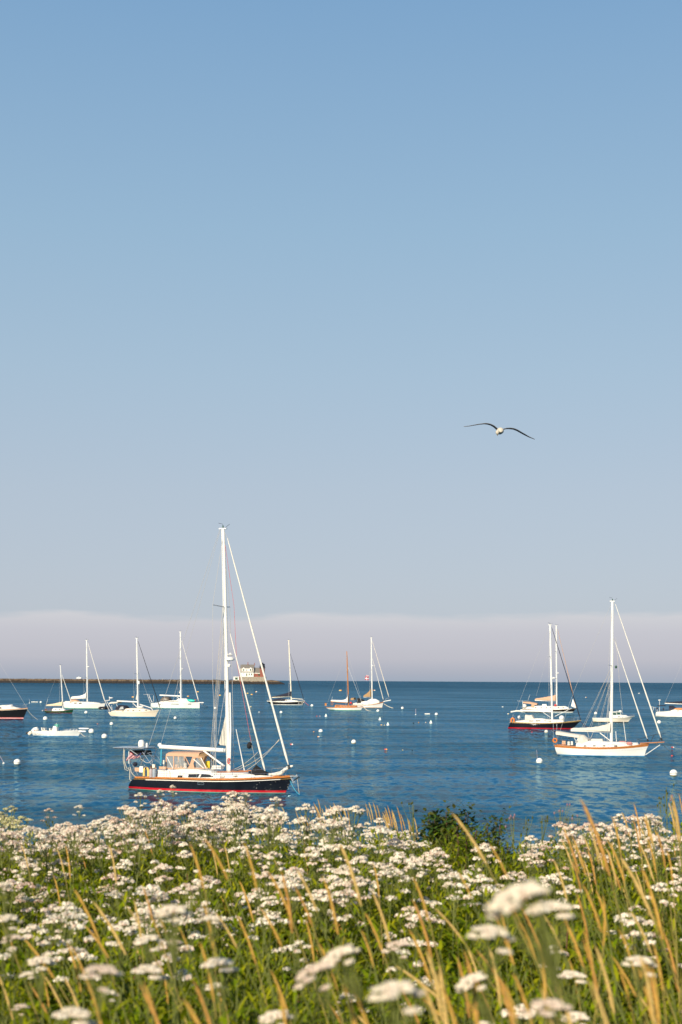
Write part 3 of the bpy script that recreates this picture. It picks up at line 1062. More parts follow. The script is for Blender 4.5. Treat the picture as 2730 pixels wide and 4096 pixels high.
# bimini and dodger with clear panels
hw = 1.15
A = lambda x, y, yy=-hw: at(M4(x, y), yy)
x0, x1, x2 = A(748, 430).x, A(1105, 440).x, A(1345, 450, 0).x
zb = A(748, 605).z; zside = A(748, 435).z; zt = at(M4(900, 378), -.3).z
b.arch([(x0, hw, zside, zt - .12), (x0 + .12, hw, zside, zt - .02), ((x0 + x1) / 2, hw, zside, zt), (x1, hw, zside, zt + .02), (x1 + .65, hw * .97, zside - .02, zt + .02)], canvas, 'bimini_top', sq=.42)
# dodger hood: two canvas side panels, window strip at the side and front
xd0, xd1 = A(1010, 600).x, A(1300, 610).x
zdb = A(1100, 608).z - .12
for sgn in (-1, 1):
    mb = MB()
    y0 = sgn * (hw + .01)
    def S(x, y): 
        p = A(x, y); return (p.x, y0, p.z)
    def strip(a, c, w_):
        a, c = Vector(S(*a)), Vector(S(*c)); d = (c - a).normalized(); nrm = Vector((-d.z, 0, d.x)) * w_
        mb.sheet([[a - nrm, a + nrm], [c - nrm, c + nrm]], .02)
    strip((752, 430), (752, 615), .05); strip((856, 430), (856, 615), .05); strip((1003, 440), (1003, 500), .04)
    strip((745, 607), (1010, 607), .06); strip((1012, 440), (1075, 560), .035)
    vs = [S(*q) for q in ((1118, 440), (1160, 470), (1130, 540), (1150, 618), (1045, 622), (1080, 550))]
    vs2 = [(x, y - sgn * .02, z) for x, y, z in vs]
    mb.add(vs, [tuple(range(6))]); mb.add(vs2, [tuple(range(5, -1, -1))])
    strip((1150, 607), (1330, 603), .035); strip((1240, 450), (1300, 600), .03)
    strip((1120, 452), (1250, 452), .05)
    mb.build('cockpit_curtain', canvas, b.root, 0)
b.arch([(x1 + .55, hw, zside - .1, zt), (x2 - .25, hw * .95, zside - .35, zt - .12), (x2, hw * .9, zside - .6, zt - .25)], brown_canvas, 'dodger_hood', sq=.5)
for poly in ([(760, 440), (850, 440), (850, 600), (760, 600)], [(866, 445), (998, 445), (1040, 600), (866, 600)], [(1165, 470), (1240, 460), (1300, 596), (1160, 600)]):
    vs = [A(x, y) for x, y in poly]
    for sgn in (-1, 1):
        n_ = len(vs)
        q_ = [(p.x, sgn * hw, p.z) for p in vs] + [(p.x, sgn * (hw - .01), p.z) for p in vs]
        MB().add(q_, [tuple(range(n_)), tuple(range(2 * n_ - 1, n_ - 1, -1))]).build('clear_panel', clear_vinyl, b.root, 0)
mb = MB()
for a, c in (((760, 445), (848, 610)), ((1135, 480), (1275, 605)), ((1235, 460), (1310, 600))):
    for sgn in (-1, 1):
        p, q_ = A(*a), A(*c)
        mb.tube([(p.x, sgn * (hw + .02), p.z), (q_.x, sgn * (hw + .02), q_.z)], .035, 6)
mb.build('canopy_brace', spar, b.root)
# helm: pedestal, wheel and its white instrument pod
c = at(M4(930, 600), 0)
mb = MB(); mb.tube([c + Vector((0, 0, -.5)), c + Vector((0, 0, .5))], .07, 6)
wheel = []
for k in range(25): wheel.append(c + Vector((-.16, .5 * math.cos(k * math.pi / 12), .15 + .5 * math.sin(k * math.pi / 12))))
mb.tube(wheel, .022, 5)
for k in range(3): mb.tube([c + Vector((-.16, .5 * math.cos(k * math.pi / 3), .15 + .5 * math.sin(k * math.pi / 3))), c + Vector((-.16, -.5 * math.cos(k * math.pi / 3), .15 - .5 * math.sin(k * math.pi / 3)))], .015, 4)
mb.build('steering_wheel', steel, b.root)
c = at(M7(430, 510), -.3)
mb = MB(); mb.lathe([(.05, -.5), (.16, -.42), (.20, -.3), (.12, -.16), (.17, -.06), (.16, .05), (.08, .12)], c, 10)
mb.build('binnacle', white, b.root)
# gear on the side deck: winches, liferaft, blinds, boxes
mb = MB(); p = at(M4(1470, 590), -.5); mb.box((p.x, p.y, p.z), (.85, .6, .28), taper=.9); mb.box((p.x, p.y, p.z + .02), (.87, .62, .03), 1)
mb.build('liferaft_case', [white, grey], b.root, 30)
mb = MB()
for x, y in ((900, 620), (1345, 635), (1100, 625)):
    p = at(M4(x, y), -1.0); mb.lathe([(.10, -.16), (.08, -.02), (.11, .10)], p, 10)
mb.build('winch', steel, b.root)
p0, p1 = at(M4(305, 595), -1.5), at(M4(395, 650), -1.4)
for sgn in (-1, 1):
    MB().sheet([[(p0.x, sgn * 1.42, p0.z), (p0.x, sgn * 1.42, p1.z)], [(p1.x, sgn * 1.5, p0.z), (p1.x, sgn * 1.5, p1.z)]], .02).build('weather_cloth', canvas, b.root, 0)
    q0, q1 = at(M4(650, 580), -1.5), at(M4(745, 625), -1.5)
    MB().sheet([[(q0.x, sgn * 1.5, q0.z), (q0.x, sgn * 1.5, q1.z)], [(q1.x, sgn * 1.5, q0.z), (q1.x, sgn * 1.5, q1.z)]], .02).build('weather_cloth', canvas, b.root, 0)
b.rails(at(R1(300, 1950)).x, at(R1(1290, 1950)).x, .72, 9, r=.016)
# pyramid shaped black cover on the foredeck
pk = at(M5(785, 556)); r0 = at(M5(672, 660), -.3); r1 = at(M5(935, 680), -.3)
cx_ = (r0.x + r1.x) / 2; dz = b.sheer(cx_) + .05
mb = MB()
lo = [(r0.x, -.5, r0.z - .1), (cx_, -.85, r0.z - .14), (r1.x, -.4, r1.z - .02), (r1.x, .4, r1.z), (cx_, .85, r0.z - .1), (r0.x, .5, r0.z)]
mid_ = [tuple(Vector(p).lerp(Vector(pk), .5) + Vector((0, 0, -.09))) for p in lo]
mb.add(lo + mid_ + [tuple(pk)], [(i, (i + 1) % 6, 6 + (i + 1) % 6, 6 + i) for i in range(6)] + [(6 + i, 6 + (i + 1) % 6, 12) for i in range(6)])
mb.build('hatch_tent', blackcloth, b.root, 25)
# arch at the stern: solar panel, domes, struts, davit lines
pa, pb = at(M4(82, 313), -.2), at(M4(505, 318), -.2)
mb = MB(); mb.box(((pa.x + pb.x) / 2, 0, (pa.z + pb.z) / 2), (pb.x - pa.x, 2.3, .07)); mb.box(((pa.x + pb.x) / 2, 0, (pa.z + pb.z) / 2 - .06), (pb.x - pa.x - .1, 2.2, .05), 1)
arch = mb.build('solar_panel', [steel, solar], b.root, 0)
q0 = at(M4(300, 350)); mb = MB(); mb.box(((q0.x + .5), .2, q0.z - .22), (1.5, 1.5, .36), taper=.9); mb.build('panel_bag', blackcloth, b.root, 30)
mb = MB()
for sgn in (-1, 1):
    for a, c in (((232, 330), (240, 560)), ((240, 560), (262, 775)), ((235, 480), (355, 700)), ((470, 330), (400, 560)), ((420, 380), (545, 560)), ((250, 350), (420, 470))):
        p, q_ = at(M4(*a), -1.0), at(M4(*c), -1.05)
        mb.tube([(p.x, sgn * 1.0, p.z), (q_.x, sgn * 1.05, q_.z)], .03, 6)
mb.build('stern_arch', steel, b.root)
mb = MB()
p = at(M4(420, 300)); mb.lathe([(.26, 0), (.28, .2), (.27, .36), (.2, .5), (.08, .56)], p + Vector((0, -.2, 0)), 14)
p = at(M4(490, 310)); mb.lathe([(.06, 0), (.09, .06), (.09, .3), (.05, .36)], p + Vector((.03, -.2, 0)), 8)
p = at(M4(465, 308)); mb.lathe([(.09, 0), (.1, .1), (.05, .2)], p + Vector((.03, .2, 0)), 8)
mb.build('antenna_dome', white, arch)
for pts in (((160, 330), (150, 480), (175, 620), (215, 640), (232, 600)), ((170, 350), (165, 500), (200, 610), (225, 600)), ((250, 590), (262, 660), (300, 710), (330, 725)), ((240, 620), (240, 760), (262, 778))):
    b.wire('davit_rope', [at(M4(x, y), -1.1) for x, y in pts], .028, rope, 5)
mb = MB(); p = at(M4(408, 620), -1.5); mb.box((p.x, -1.5, p.z), (.34, .2, .5), taper=.92); mb.build('stern_locker', white, b.root, 30)
mb = MB(); p = at(M4(730, 680), -1.2); mb.box((p.x, -1.15, p.z), (1.15, .5, .55), taper=.86); mb.build('deck_box', white, b.root, 30)
mb = MB(); p = at(M4(580, 575), -1.5); mb.box((p.x, -1.5, p.z), (.22, .22, .28)); p = at(M4(718, 520), -1.5); mb.box((p.x, -1.5, p.z), (.1, .1, .34)); mb.tube([p, p + Vector((0, 0, -.6))], .02, 4); mb.build('deck_light', cream, b.root, 30)
pts = [at(M4(x, y), -1.3) for x, y in ((370, 455), (400, 480), (430, 500), (470, 530), (510, 530), (550, 490))]
b.wire('davit_rope', pts, .02, rope)
mb = MB()
p = at(M4(545, 460), -1.2)
for a, c in (((500, 400), (680, 555)), ((520, 415), (580, 440)), ((545, 465), (540, 560)), ((560, 470), (558, 560)), ((480, 395), (560, 385))):
    mb.tube([at(M4(*a), -1.2), at(M4(*c), -1.2)], .02, 5)
mb.build('wind_vane_gear', steel, b.root)
b.mooring(at(M5(1250, 760)), 1200, 3180, .02, skyblue_line, .2)
b.wire('anchor_snubber', [at(M5(1350, 690)), at(M5(1385, 960))], .018, rope)
# things hung on or stowed aboard
wm = lambda p: b.world(p)
t = empty('horseshoe_buoy', wm(at(M4(472, 660), -1.62)), b.yaw)
tag(t, 'yellow horseshoe lifebuoy hung on the stern rail of the black yacht', 'lifebuoy')
pts = [Vector((-.20 if a < 0 else .20, 0, -.34)) for a in (-1,)] + [Vector((-.20, 0, .02))] + [Vector((.20 * -math.cos(a), 0, .12 + .22 * math.sin(a))) for a in (.4, .9, 1.57, 2.2, 2.75)] + [Vector((.20, 0, .02)), Vector((.20, 0, -.34))]
MB().tube(pts, .105, 8).build('foam_ring', yellow, t, 60)
mb = MB(); mb.box((0, -.08, .33), (.14, .06, .16)); mb.build('strap', blackcloth, t)
for px_, mm, lab in ((540, pink, 'pinkish grey jerry can lashed at the stern rail, nearer the yellow lifebuoy'), (585, grey, 'blue grey jerry can lashed at the stern rail, beside the white deck box')):
    gmat = mat('jerry_' + ('pink' if mm is pink else 'grey'), (0.36, 0.29, 0.29) if mm is pink else (0.27, 0.31, 0.35), .6)
    c = wm(at(M4(px_, 672), -1.6))
    t = empty('jerry_can', c, b.yaw); tag(t, lab, 'jerry can', 'jerry cans on the black yacht')
    MB().lathe([(.10, -.38), (.16, -.35), (.165, 0), (.16, .26), (.10, .34), (.06, .36)], (0, 0, 0), 10).build('can_body', gmat, t)
    mb = MB(); mb.lathe([(.05, .36), (.05, .43)], (.04, 0, 0), 8); mb.tube([(-.09, 0, .3), (-.07, 0, .42), (.02, 0, .42)], .022, 5); mb.build('cap', rubber, t)
# ensign drooping from its staff
fl = empty('ensign', wm(at(M4(232, 505), -1.1)), b.yaw); tag(fl, 'American flag drooping on a white staff under the solar panel', 'flag')
F0 = at(M4(232, 505), -1.1)
fp = lambda x, y, yy: at(M6(x, y), -1.5 + yy) - at(M4(232, 505), -1.1)
MB().tube([fp(288, 290, 0), fp(288, 600, 0)], .035, 6).build('flag_staff', spar, fl)
gr = []
nu, nv = 26, 14
top = [(325, 300), (380, 350), (430, 410), (480, 400), (560, 340), (600, 330)]
bot = [(205, 540), (250, 530), (330, 480), (400, 490), (480, 470), (560, 440)]
def poly(ps, t):
    t *= len(ps) - 1; i = min(int(t), len(ps) - 2); f = t - i
    return (ps[i][0] + (ps[i + 1][0] - ps[i][0]) * f, ps[i][1] + (ps[i + 1][1] - ps[i][1]) * f)
for i in range(nu + 1):
    a, c = poly(top, i / nu), poly(bot, i / nu)
    gr.append([fp(a[0] + (c[0] - a[0]) * k / nv, a[1] + (c[1] - a[1]) * k / nv, .10 * math.sin(i * .9 + k * .25)) for k in range(nv)])
mb = MB().sheet(gr)
# stripes along the fly, blue canton in the inner upper corner
for fi in range(len(mb.f)):
    i, k = divmod(fi, nv - 1)
    mb.m[fi] = 2 if (i > nu * .62 and k < 7) else (k % 2)
mb.build('flag_cloth', [flag_red, flag_white, blue_cloth], fl, 80)
t = MB(); t.lathe([(.04, -.3), (.17, -.22), (.22, 0), (.17, .2), (.05, .27)], (0, 0, 0), 12)
o = t.build('anchor_ball', blackcloth, None, 60, loc=wm(at(M5(692, 285)))); tag(o, 'black anchor ball hanging over the foredeck of the black yacht', 'day shape')
o.rotation_euler = (0, R(12), b.yaw)
mb = MB(); mb.lathe([(.02, -.2), (.17, -.12), (.2, .02), (.13, .15), (.02, .19)], (0, 0, 0), 10)
o = mb.build('outboard_cover', navycloth, None, 60, loc=wm(at(M4(318, 548), -1.2))); tag(o, 'round navy cloth cover over a small outboard at the stern rail', 'outboard cover')
mb = MB(); p = at(M4(1330, 560), -.6)
mb.sheet([[(dx, dy, dz) for dx, dy in ((-.15, 0), (-.08, .1), (.05, .08), (.15, 0))] for dz in (-.28, 0, .2, .32)], .05)
o = mb.build('foul_weather_jacket', mat('jacket_yellow', (.62, .46, .03), .6), None, 60, loc=wm(p)); tag(o, 'yellow jacket hanging inside the cockpit canopy of the black yacht', 'jacket')
mb = MB(); c = at(M5(403, 505), -.25)
pts = [Vector((.10 * math.sin(k * .7), .03 * math.sin(k), .26 * math.cos(k * .7) * (1 - .006 * k))) for k in range(40)]
mb.tube(pts, .03, 5); o = mb.build('rope_coil', redrope, None, 60, loc=wm(c)); o.rotation_euler = (0, 0, b.yaw); tag(o, 'red rope coil hanging on the white mast of the black yacht', 'rope')
r0 = random.Random(5)
mb = MB()
for i in range(24):        # small pale flecks scattered over the bow topsides
    u = r0.random()
    p = at(M5(760 + 440 * u ** .6, 770 + 150 * r0.random() ** 1.2), -.9)
    t = min(1, (p.x - b.xs) / (b.xb - b.xs)); hb_ = b.half_t(t); w_ = p.z / b.sheer_t(t)
    if w_ > .93 or w_ < .2: continue
    yw = hb_ * (b.wlf - .35 * max(0, t - .5)); y = -(yw + (hb_ - yw) * w_ ** (.6 + .8 * t)) - .015
    s_ = r0.uniform(.008, .022)
    mb.add([(p.x - s_, y, p.z), (p.x, y - .004, p.z - s_), (p.x + s_, y, p.z), (p.x, y - .004, p.z + s_)], [(0, 1, 2, 3)])
mb.build('bow_flecks', offwhite, b.root, 0)
for k_, (ya, yb) in enumerate(((0.1, -1.7), (.2, -1.75), (-.1, -1.6), (.15, 1.7))):     # halyards and running shrouds beside the mast
    b.wire('halyard', [at(R1(922 + 3 * k_, 900 - 160 * k_)), at(R1(862 - 8 * k_, 1500), yb * .6), at(R1(850 - 14 * k_, 1900), yb)], .018, rope if k_ % 2 else wire)
BIG = b

# ================================================= the other boats
def pxz(b, f, pts, y=0.0):
    return [(p.x, p.z) for p in (b.at(f(*q), y) for q in pts)]


def sail_boat(name, label, f, wl, beam, hullm, stern, bow, wls, wlb, low, yaw=-17, **k):
    """One of the moored sloops, laid out from measured points of the view f."""
    b = Boat(name, label, f(*wl), yaw, beam)
    y0 = -beam / 2 * k.get('tw', .65)
    ss = b.at(f(*stern), y0); sb = b.at(f(*bow))
    zm = b.at(f(*low), -beam / 2).z
    b.hull((ss.x, ss.z), (sb.x, sb.z), b.at(f(*wls), y0 * .8).x, b.at(f(*wlb)).x, zm, hullm, **{q: k[q] for q in ('boots', 'cove', 'rub', 'tw', 'q', 'qs', 'deck_mat', 'wlf', 'low') if q in k and q != 'low'})
    if 'rail' in k: b.toe_rail(k['rail'], k.get('railh', .07), .08, out=.01)
    return b


# ---- white sloop with wood sheer and bowsprit, right foreground
b = sail_boat('sailing_yacht', 'white cruising sloop with varnished sheer strake, bowsprit and grey sail cover, right side', Z1, (640, 415), 3.6, white, (112, 290), (1195, 272), (150, 400), (1140, 408), (640, 318),
              boots=[(0.10, blue_boot)], tw=.62, q=1.5, qs=.6, rub=(.80, teak), cove=(.60, .615, grey))
b.toe_rail(teak, .05, .06)
at = b.at
b.cabin(pxz(b, Z1, [(372, 268), (385, 252), (500, 238), (740, 250), (900, 258), (1060, 262), (1075, 280)]), white, maxw=1.15, side=.45)
for x in (462, 568, 680, 812):
    q_ = pxz(b, Z1, [(x - 17, 303), (x - 17, 291), (x + 17, 291), (x + 17, 303)], -1.1)
    b.window(q_)
foot, head = at(Z1(762, 250)), at(R5(1008, 112))
mast = b.mast(foot, head, .17, spread=[(.545, 1.5)], wr=.016, taper=.85)
b.furl(at(R5(1032, 135)), at(Z1(1328, 205)), .10, m=sailcloth)
b.furl(at(R5(1030, 440)), at(Z1(1172, 215)), .085, name='furled_staysail')
b.wire('stay', [at(R5(1012, 420)), at(R5(1030, 440))], .02)
b.boom(at(Z1(752, 135)), at(Z1(300, 122)), .12, cover=graycanvas, rise=.62, tail=.46, flat=.8, pw=3.5)
b.wire('backstay', [head, at(R5(930, 290)), at(R5(700, 830)), at(R5(545, 1270))], .014)
for dx in (0, 14, 30, 45):
    b.wire('lazy_jack', [at(R5(1000, 640 + dx * 3)), at(Z1(420 + dx * 6, 105), -.15)], .010, rope)
    b.wire('lazy_jack', [at(R5(1000, 640 + dx * 3)), at(Z1(440 + dx * 6, 108), .15)], .010, rope)
b.wire('mainsheet', [at(Z1(490, 140)), at(Z1(515, 235))], .02, rope); b.wire('mainsheet', [at(Z1(555, 140)), at(Z1(515, 235))], .02, rope)
MB().tube([at(Z1(630, 148)), at(Z1(745, 235))], .06, 6).build('boom_vang', spar, b.root)
MB().tube([at(Z1(812, 130), -.5), at(Z1(820, 250), -.5)], .04, 6).build('whisker_pole', spar, b.root)
MB().tube([at(Z1(900, 20), -.5), at(Z1(928, 240), -.5)], .035, 6).build('whisker_pole', spar, b.root)
b.wire('halyard', [at(R5(1035, 400)), at(R5(1070, 830)), at(R5(1115, 1230))], .012, rope)
# bowsprit with pulpit and bobstay
bs0, bs1 = at(Z1(1090, 262)), at(Z1(1368, 248))
mb = MB(); mb.sheet([[(bs0.x, -.42, bs0.z), (bs0.x, .42, bs0.z)], [((bs0.x + bs1.x) / 2, -.32, (bs0.z + bs1.z) / 2), ((bs0.x + bs1.x) / 2, .32, (bs0.z + bs1.z) / 2)], [(bs1.x, -.2, bs1.z), (bs1.x, .2, bs1.z)]], -.09)
mb.build('bowsprit', teak, b.root, 0)
mb = MB(); mb.tube([bs0 + Vector((0, 0, -.12)), bs1 + Vector((-.1, 0, -.1))], .08, 6); mb.build('bowsprit_beam', spar, b.root)
MB().tube([at(Z1(1150, 400)), at(Z1(1318, 285))], .045, 6).build('bobstay', white, b.root)
b.rails(at(Z1(130, 290)).x, at(Z1(1060, 272)).x, .66, 8, pulpit=False, r=.014)
mb = MB()
for sgn in (-1, 1):
    pts = [at(Z1(1060, 225), 0), at(Z1(1250, 170)), at(Z1(1385, 155))]
    w_ = [b.halfw(at(Z1(1060, 225)).x) - .07, .42, .18]
    mb.tube([(p.x, sgn * y, p.z) for p, y in zip(pts, w_)], .02, 5)
    for x, y, w2 in ((1210, 250, .42), (1300, 250, .3)):
        p = at(Z1(x, y)); q_ = at(Z1(x + 40, 170)); mb.tube([(p.x, sgn * w2, p.z), (q_.x, sgn * w2 * .9, q_.z)], .02, 5)
mb.build('bow_pulpit', rubber, b.root)
MB().tube([at(Z1(1230, 262), .25), at(Z1(1290, 275), .25)], .1, 6).build('anchor', steel, b.root)
# grey bimini and dodger
x0, x1, x2 = at(Z1(140, 140)).x, at(Z1(420, 185)).x, at(Z1(505, 225)).x
zt0, zt1 = at(Z1(150, 128), -.3).z, at(Z1(400, 172), -.3).z
b.arch([(x0, 1.0, zt0 - .42, zt0), ((x0 + x1) / 2, 1.05, (zt0 + zt1) / 2 - .40, (zt0 + zt1) / 2 - .03), (x1 - .1, 1.08, zt1 - .36, zt1)], graycanvas, 'bimini_top', sq=.5)
b.arch([(x1 - .35, 1.05, at(Z1(400, 250)).z - .1, zt1 + .02), (x1 + .3, 1.05, at(Z1(440, 258)).z - .15, zt1 - .02), (x2, 1.0, at(Z1(500, 240)).z - .1, at(Z1(500, 225)).z)], graycanvas, 'spray_dodger', sq=.5)
q_ = [at(Z1(x, y), -1.07) for x, y in ((425, 190), (470, 185), (500, 228), (440, 235))]
mb = MB(); mb.add([p - Vector((0, .02, 0)) for p in q_], [(0, 1, 2, 3)]); mb.build('dodger_window', clear_vinyl, b.root, 0)
for a, c in (((338, 200), (370, 275)), ((385, 205), (352, 262))):
    MB().tube([at(Z1(*a), -1.0), at(Z1(*c), -1.0)], .03, 5).build('bimini_frame', spar, b.root)
for a, c in (((98, 40), (105, 300)), ((140, 0), (138, 300))):
    MB().tube([at(Z1(*a), -.6), at(Z1(*c), -.6)], .03, 5).build('stern_pole', steel, b.root)
mb = MB()
p = at(Z1(600, 238)); mb.box((p.x, 0, p.z + .04), (1.5, .9, .38), taper=.9); mb.build('deck_box', graycanvas, b.root, 30)
for a, s_ in (((220, 258), .5), ((275, 268), .3), ((312, 265), .28)):
    p = at(Z1(*a), -.7); mb = MB(); mb.box((p.x, -.7, p.z), (s_, .3, .45), taper=.8); mb.build('seat_cushion', canvas if s_ > .4 else sailcloth, b.root, 30)
p = at(Z1(890, 248)); mb = MB(); mb.box((p.x, 0, p.z - .02), (.8, .6, .14)); mb.build('hatch', pink, b.root, 30)
t = at(Z1(967, 268), -.6); mb = MB(); mb.tube([(-.36, 0, 0), (-.25, 0, .02), (.25, 0, .03), (.36, 0, 0)], [.06, .16, .16, .06], 8); mb.box((0, 0, -.1), (.6, .4, .1))
o = mb.build('deck_bag', pink, None, 60, loc=b.world(t)); o.rotation_euler = (0, 0, b.yaw); tag(o, 'rolled pink canvas bag on the foredeck of the white cruising sloop', 'bag')
t = empty('life_ring', b.world(at(Z1(118, 235), -1.2)), b.yaw); tag(t, 'orange life ring on the stern rail of the white cruising sloop', 'life ring')
MB().tube([Vector((.24 * math.cos(k * math.pi / 8), 0, .24 * math.sin(k * math.pi / 8))) for k in range(17)], .08, 6).build('foam_ring', orange, t, 60)
t = at(R5(1037, 640)); mb = MB(); mb.add([(0, 0, .24), (.18, 0, 0), (0, .18, 0), (-.18, 0, 0), (0, -.18, 0), (0, 0, -.24)], [(0, 1, 2), (0, 2, 3), (0, 3, 4), (0, 4, 1), (5, 2, 1), (5, 3, 2), (5, 4, 3), (5, 1, 4)])
o = mb.build('radar_reflector', darkgreen, None, 0, loc=b.world(t)); tag(o, 'dark diamond shaped radar reflector hung beside the white sloop mast', 'radar reflector')
mrs = b.mooring(bs1 + Vector((-.5, 0, -.1)), *Z1(1460, 385), .03, rope, .05)

# ---- navy sloop with red boot stripe
b = sail_boat('sailing_yacht', 'navy blue sloop with red boot stripe, folding grey dodger and orange lifebuoy aft', Z2, (640, 687), 3.8, navy, (95, 572), (1265, 545), (50, 668), (1130, 690), (560, 590),
              boots=[(0.20, red_boot)], tw=.6, q=1.15, qs=1.0, cove=(.88, .915, gold), rub=(.955, offwhite))
at = b.at
b.toe_rail(gold, .05, .06)
b.cabin(pxz(b, Z2, [(180, 560), (300, 545), (520, 515), (620, 515), (700, 530), (900, 535), (980, 545)]), offwhite, maxw=1.25, side=.5)
for poly in ([(396, 562), (404, 548), (484, 548), (470, 562)], [(505, 558), (515, 546), (600, 546), (590, 558)], [(648, 552), (652, 544), (688, 544), (684, 552)], [(715, 561), (720, 552), (770, 553), (765, 564)]):
    b.window(pxz(b, Z2, poly, -1.2))
foot, head = at(Z2(786, 545)), at(R5(506, 302))
b.mast(foot, head, .19, spread=[(.37, 1.5), (.67, 1.2)], wr=.018)
b.radar(at(R5(537, 730)), .32, .45)
b.furl(at(R5(520, 322)), at(Z2(1248, 508)), .10, m=navycloth)
b.boom(at(Z2(772, 400)), at(Z2(262, 378)), .15)
b.wire('backstay', [head, at(R5(400, 560)), at(R5(228, 1000)), at(Z2(75, 590))], .016)
MB().tube([at(Z2(1105, 345), -.3), at(Z2(830, 478), -.3)], .05, 6).build('spinnaker_pole', spar, b.root)
MB().tube([at(Z2(630, 410)), at(Z2(762, 498))], .05, 6).build('boom_vang', spar, b.root)
x0, x1, x2 = at(Z2(350, 460)).x, at(Z2(460, 460)).x, at(Z2(505, 530)).x
zt = at(Z2(400, 452), -.3).z; zb = at(Z2(400, 545)).z
b.arch([(x0, 1.0, zb, zt), ((x0 + x1) / 2, 1.05, zb, zt - .12), (x1, 1.05, zb, zt - .02), (x2 - .1, 1.0, zb, zb + .3)], graycanvas, 'folding_dodger', sq=.5)
mb = MB(); mb.sheet([[at(Z2(102, 415), -.9), at(Z2(102, 415), .9)], [at(Z2(200, 398), -.9), at(Z2(200, 398), .9)], [at(Z2(296, 402), -.9), at(Z2(296, 402), .9)]], .25)
mb.build('bimini_top', sailcloth, b.root, 30)
for a, c in (((135, 445), (130, 560)), ((260, 440), (228, 540)), ((160, 470), (200, 540))):
    for y in (-.85, .85): MB().tube([at(Z2(*a), y), at(Z2(*c), y)], .03, 5).build('bimini_frame', steel, b.root)
b.rails(at(Z2(110, 560)).x, at(Z2(1150, 548)).x, .66, 8, r=.016)
t = empty('horseshoe_buoy', b.world(at(Z2(132, 540), -1.3)), b.yaw); tag(t, 'orange horseshoe lifebuoy on the stern rail of the navy sloop', 'lifebuoy')
pts = [Vector((-.26, 0, -.42)), Vector((-.27, 0, .0))] + [Vector((-.27 * math.cos(a), 0, .1 + .27 * math.sin(a))) for a in (.5, 1.1, 1.57, 2.1, 2.7)] + [Vector((.27, 0, 0)), Vector((.26, 0, -.42))]
MB().tube(pts, .13, 8).build('foam_ring', orange, t, 60)
for q, lab, r_ in (((942, 505), 'round white fender on the foredeck of the navy sloop', .5), ((238, 492), 'white outboard motor stowed on the stern rail of the navy sloop', .3)):
    mb = MB(); mb.lathe([(r_ * .3, -r_), (r_ * .8, -r_ * .7), (r_, 0), (r_ * .8, r_ * .7), (r_ * .2, r_)], (0, 0, 0), 12); o = mb.build('fender' if r_ > .4 else 'outboard_motor', white, None, 60, loc=b.world(at(Z2(*q), -.5))); tag(o, lab, 'fender' if r_ > .4 else 'outboard')
mb = MB(); r0 = random.Random(4)      # the flecked white emblem on the topsides
def hull_y(bb, x, z):
    t = min(1, max(0, (x - bb.xs) / (bb.xb - bb.xs))); hb = bb.half_t(t); w_ = z / bb.sheer_t(t); yw = hb * (0.9 - 0.35 * max(0, t - .5)) * (1 - 0.35 * max(0, 0.18 - t) / 0.18)
    return yw + (hb - yw) * w_ ** (0.6 + 0.8 * t)
for i in range(46):
    if i < 34: p = at(Z2(400 + r0.gauss(60, 34), 612 + r0.gauss(8, 14)), -1.8)
    else: p = at(Z2(360 + r0.random() * 220, 595 + r0.random() * 42), -1.8)
    y = -hull_y(b, p.x, p.z) - .012; s_ = r0.uniform(.03, .09)
    mb.add([(p.x - s_, y, p.z), (p.x, y - .006, p.z - s_ * .8), (p.x + s_, y, p.z), (p.x, y - .006, p.z + s_ * .8)], [(0, 1, 2, 3)])
mb.build('hull_emblem', white, b.root, 0)
b.mooring(at(Z2(1240, 550)), *Z2(1430, 678), .04, redrope, .3)

# ---- black sloop behind it with tan cover and tan bimini
b = sail_boat('sailing_yacht', 'black sloop with tan sail cover and tan bimini, moored behind the navy sloop', Z2, (700, 418), 4.4, black, (285, 350), (1185, 345), (262, 405), (1120, 425), (650, 372),
              boots=[(0.34, white)], tw=.7, q=1.0, qs=1.0, cove=(.86, .89, gold))
at = b.at
b.cabin(pxz(b, Z2, [(300, 345), (360, 325), (560, 305), (700, 310), (840, 315), (1000, 312), (1060, 335)]), offwhite, maxw=1.5, side=.5)
for x in (512, 608, 690, 760, 888, 965): b.window(pxz(b, Z2, [(x - 14, 342), (x - 14, 331), (x + 14, 331), (x + 14, 342)], -1.4))
foot, head = at(Z2(860, 312)), at(R5(556, 308))
b.mast(foot, head, .21, spread=[(.35, 1.8), (.68, 1.5)], wr=.02)
b.radar(at(R5(570, 690)), .38, .4)
b.furl(at(R5(566, 335)), at(Z2(1180, 330)), .11, m=canvas)
b.boom(at(Z2(845, 225)), at(Z2(500, 212)), .17, cover=canvas, rise=1.0, tail=.7, flat=.6, pw=1.3)
b.wire('backstay', [head, at(R5(395, 870))], .018)
x0, x1, x2 = at(Z2(318, 245)).x, at(Z2(500, 260)).x, at(Z2(545, 262)).x
zt = at(Z2(400, 236), -.3).z
b.arch([(x0, 1.3, zt - .45, zt), ((x0 + x1) / 2, 1.35, zt - .55, zt), (x1, 1.35, zt - .9, zt - .3), (x2, 1.3, zt - 1.0, zt - .5)], canvas, 'bimini_top', sq=.5)
p = [at(Z2(x, y), -1.36) for x, y in ((445, 262), (505, 262), (482, 335), (437, 330))]
mb = MB(); mb.add(p, [(0, 1, 2, 3)]); mb.build('cockpit_curtain', canvas, b.root, 0)
mb = MB(); q0 = at(Z2(222, 225)); q1 = at(Z2(405, 215)); mb.box(((q0.x + q1.x) / 2, 0, q0.z), (q1.x - q0.x, 2.6, .1)); mb.build('solar_panel', steel, b.root)
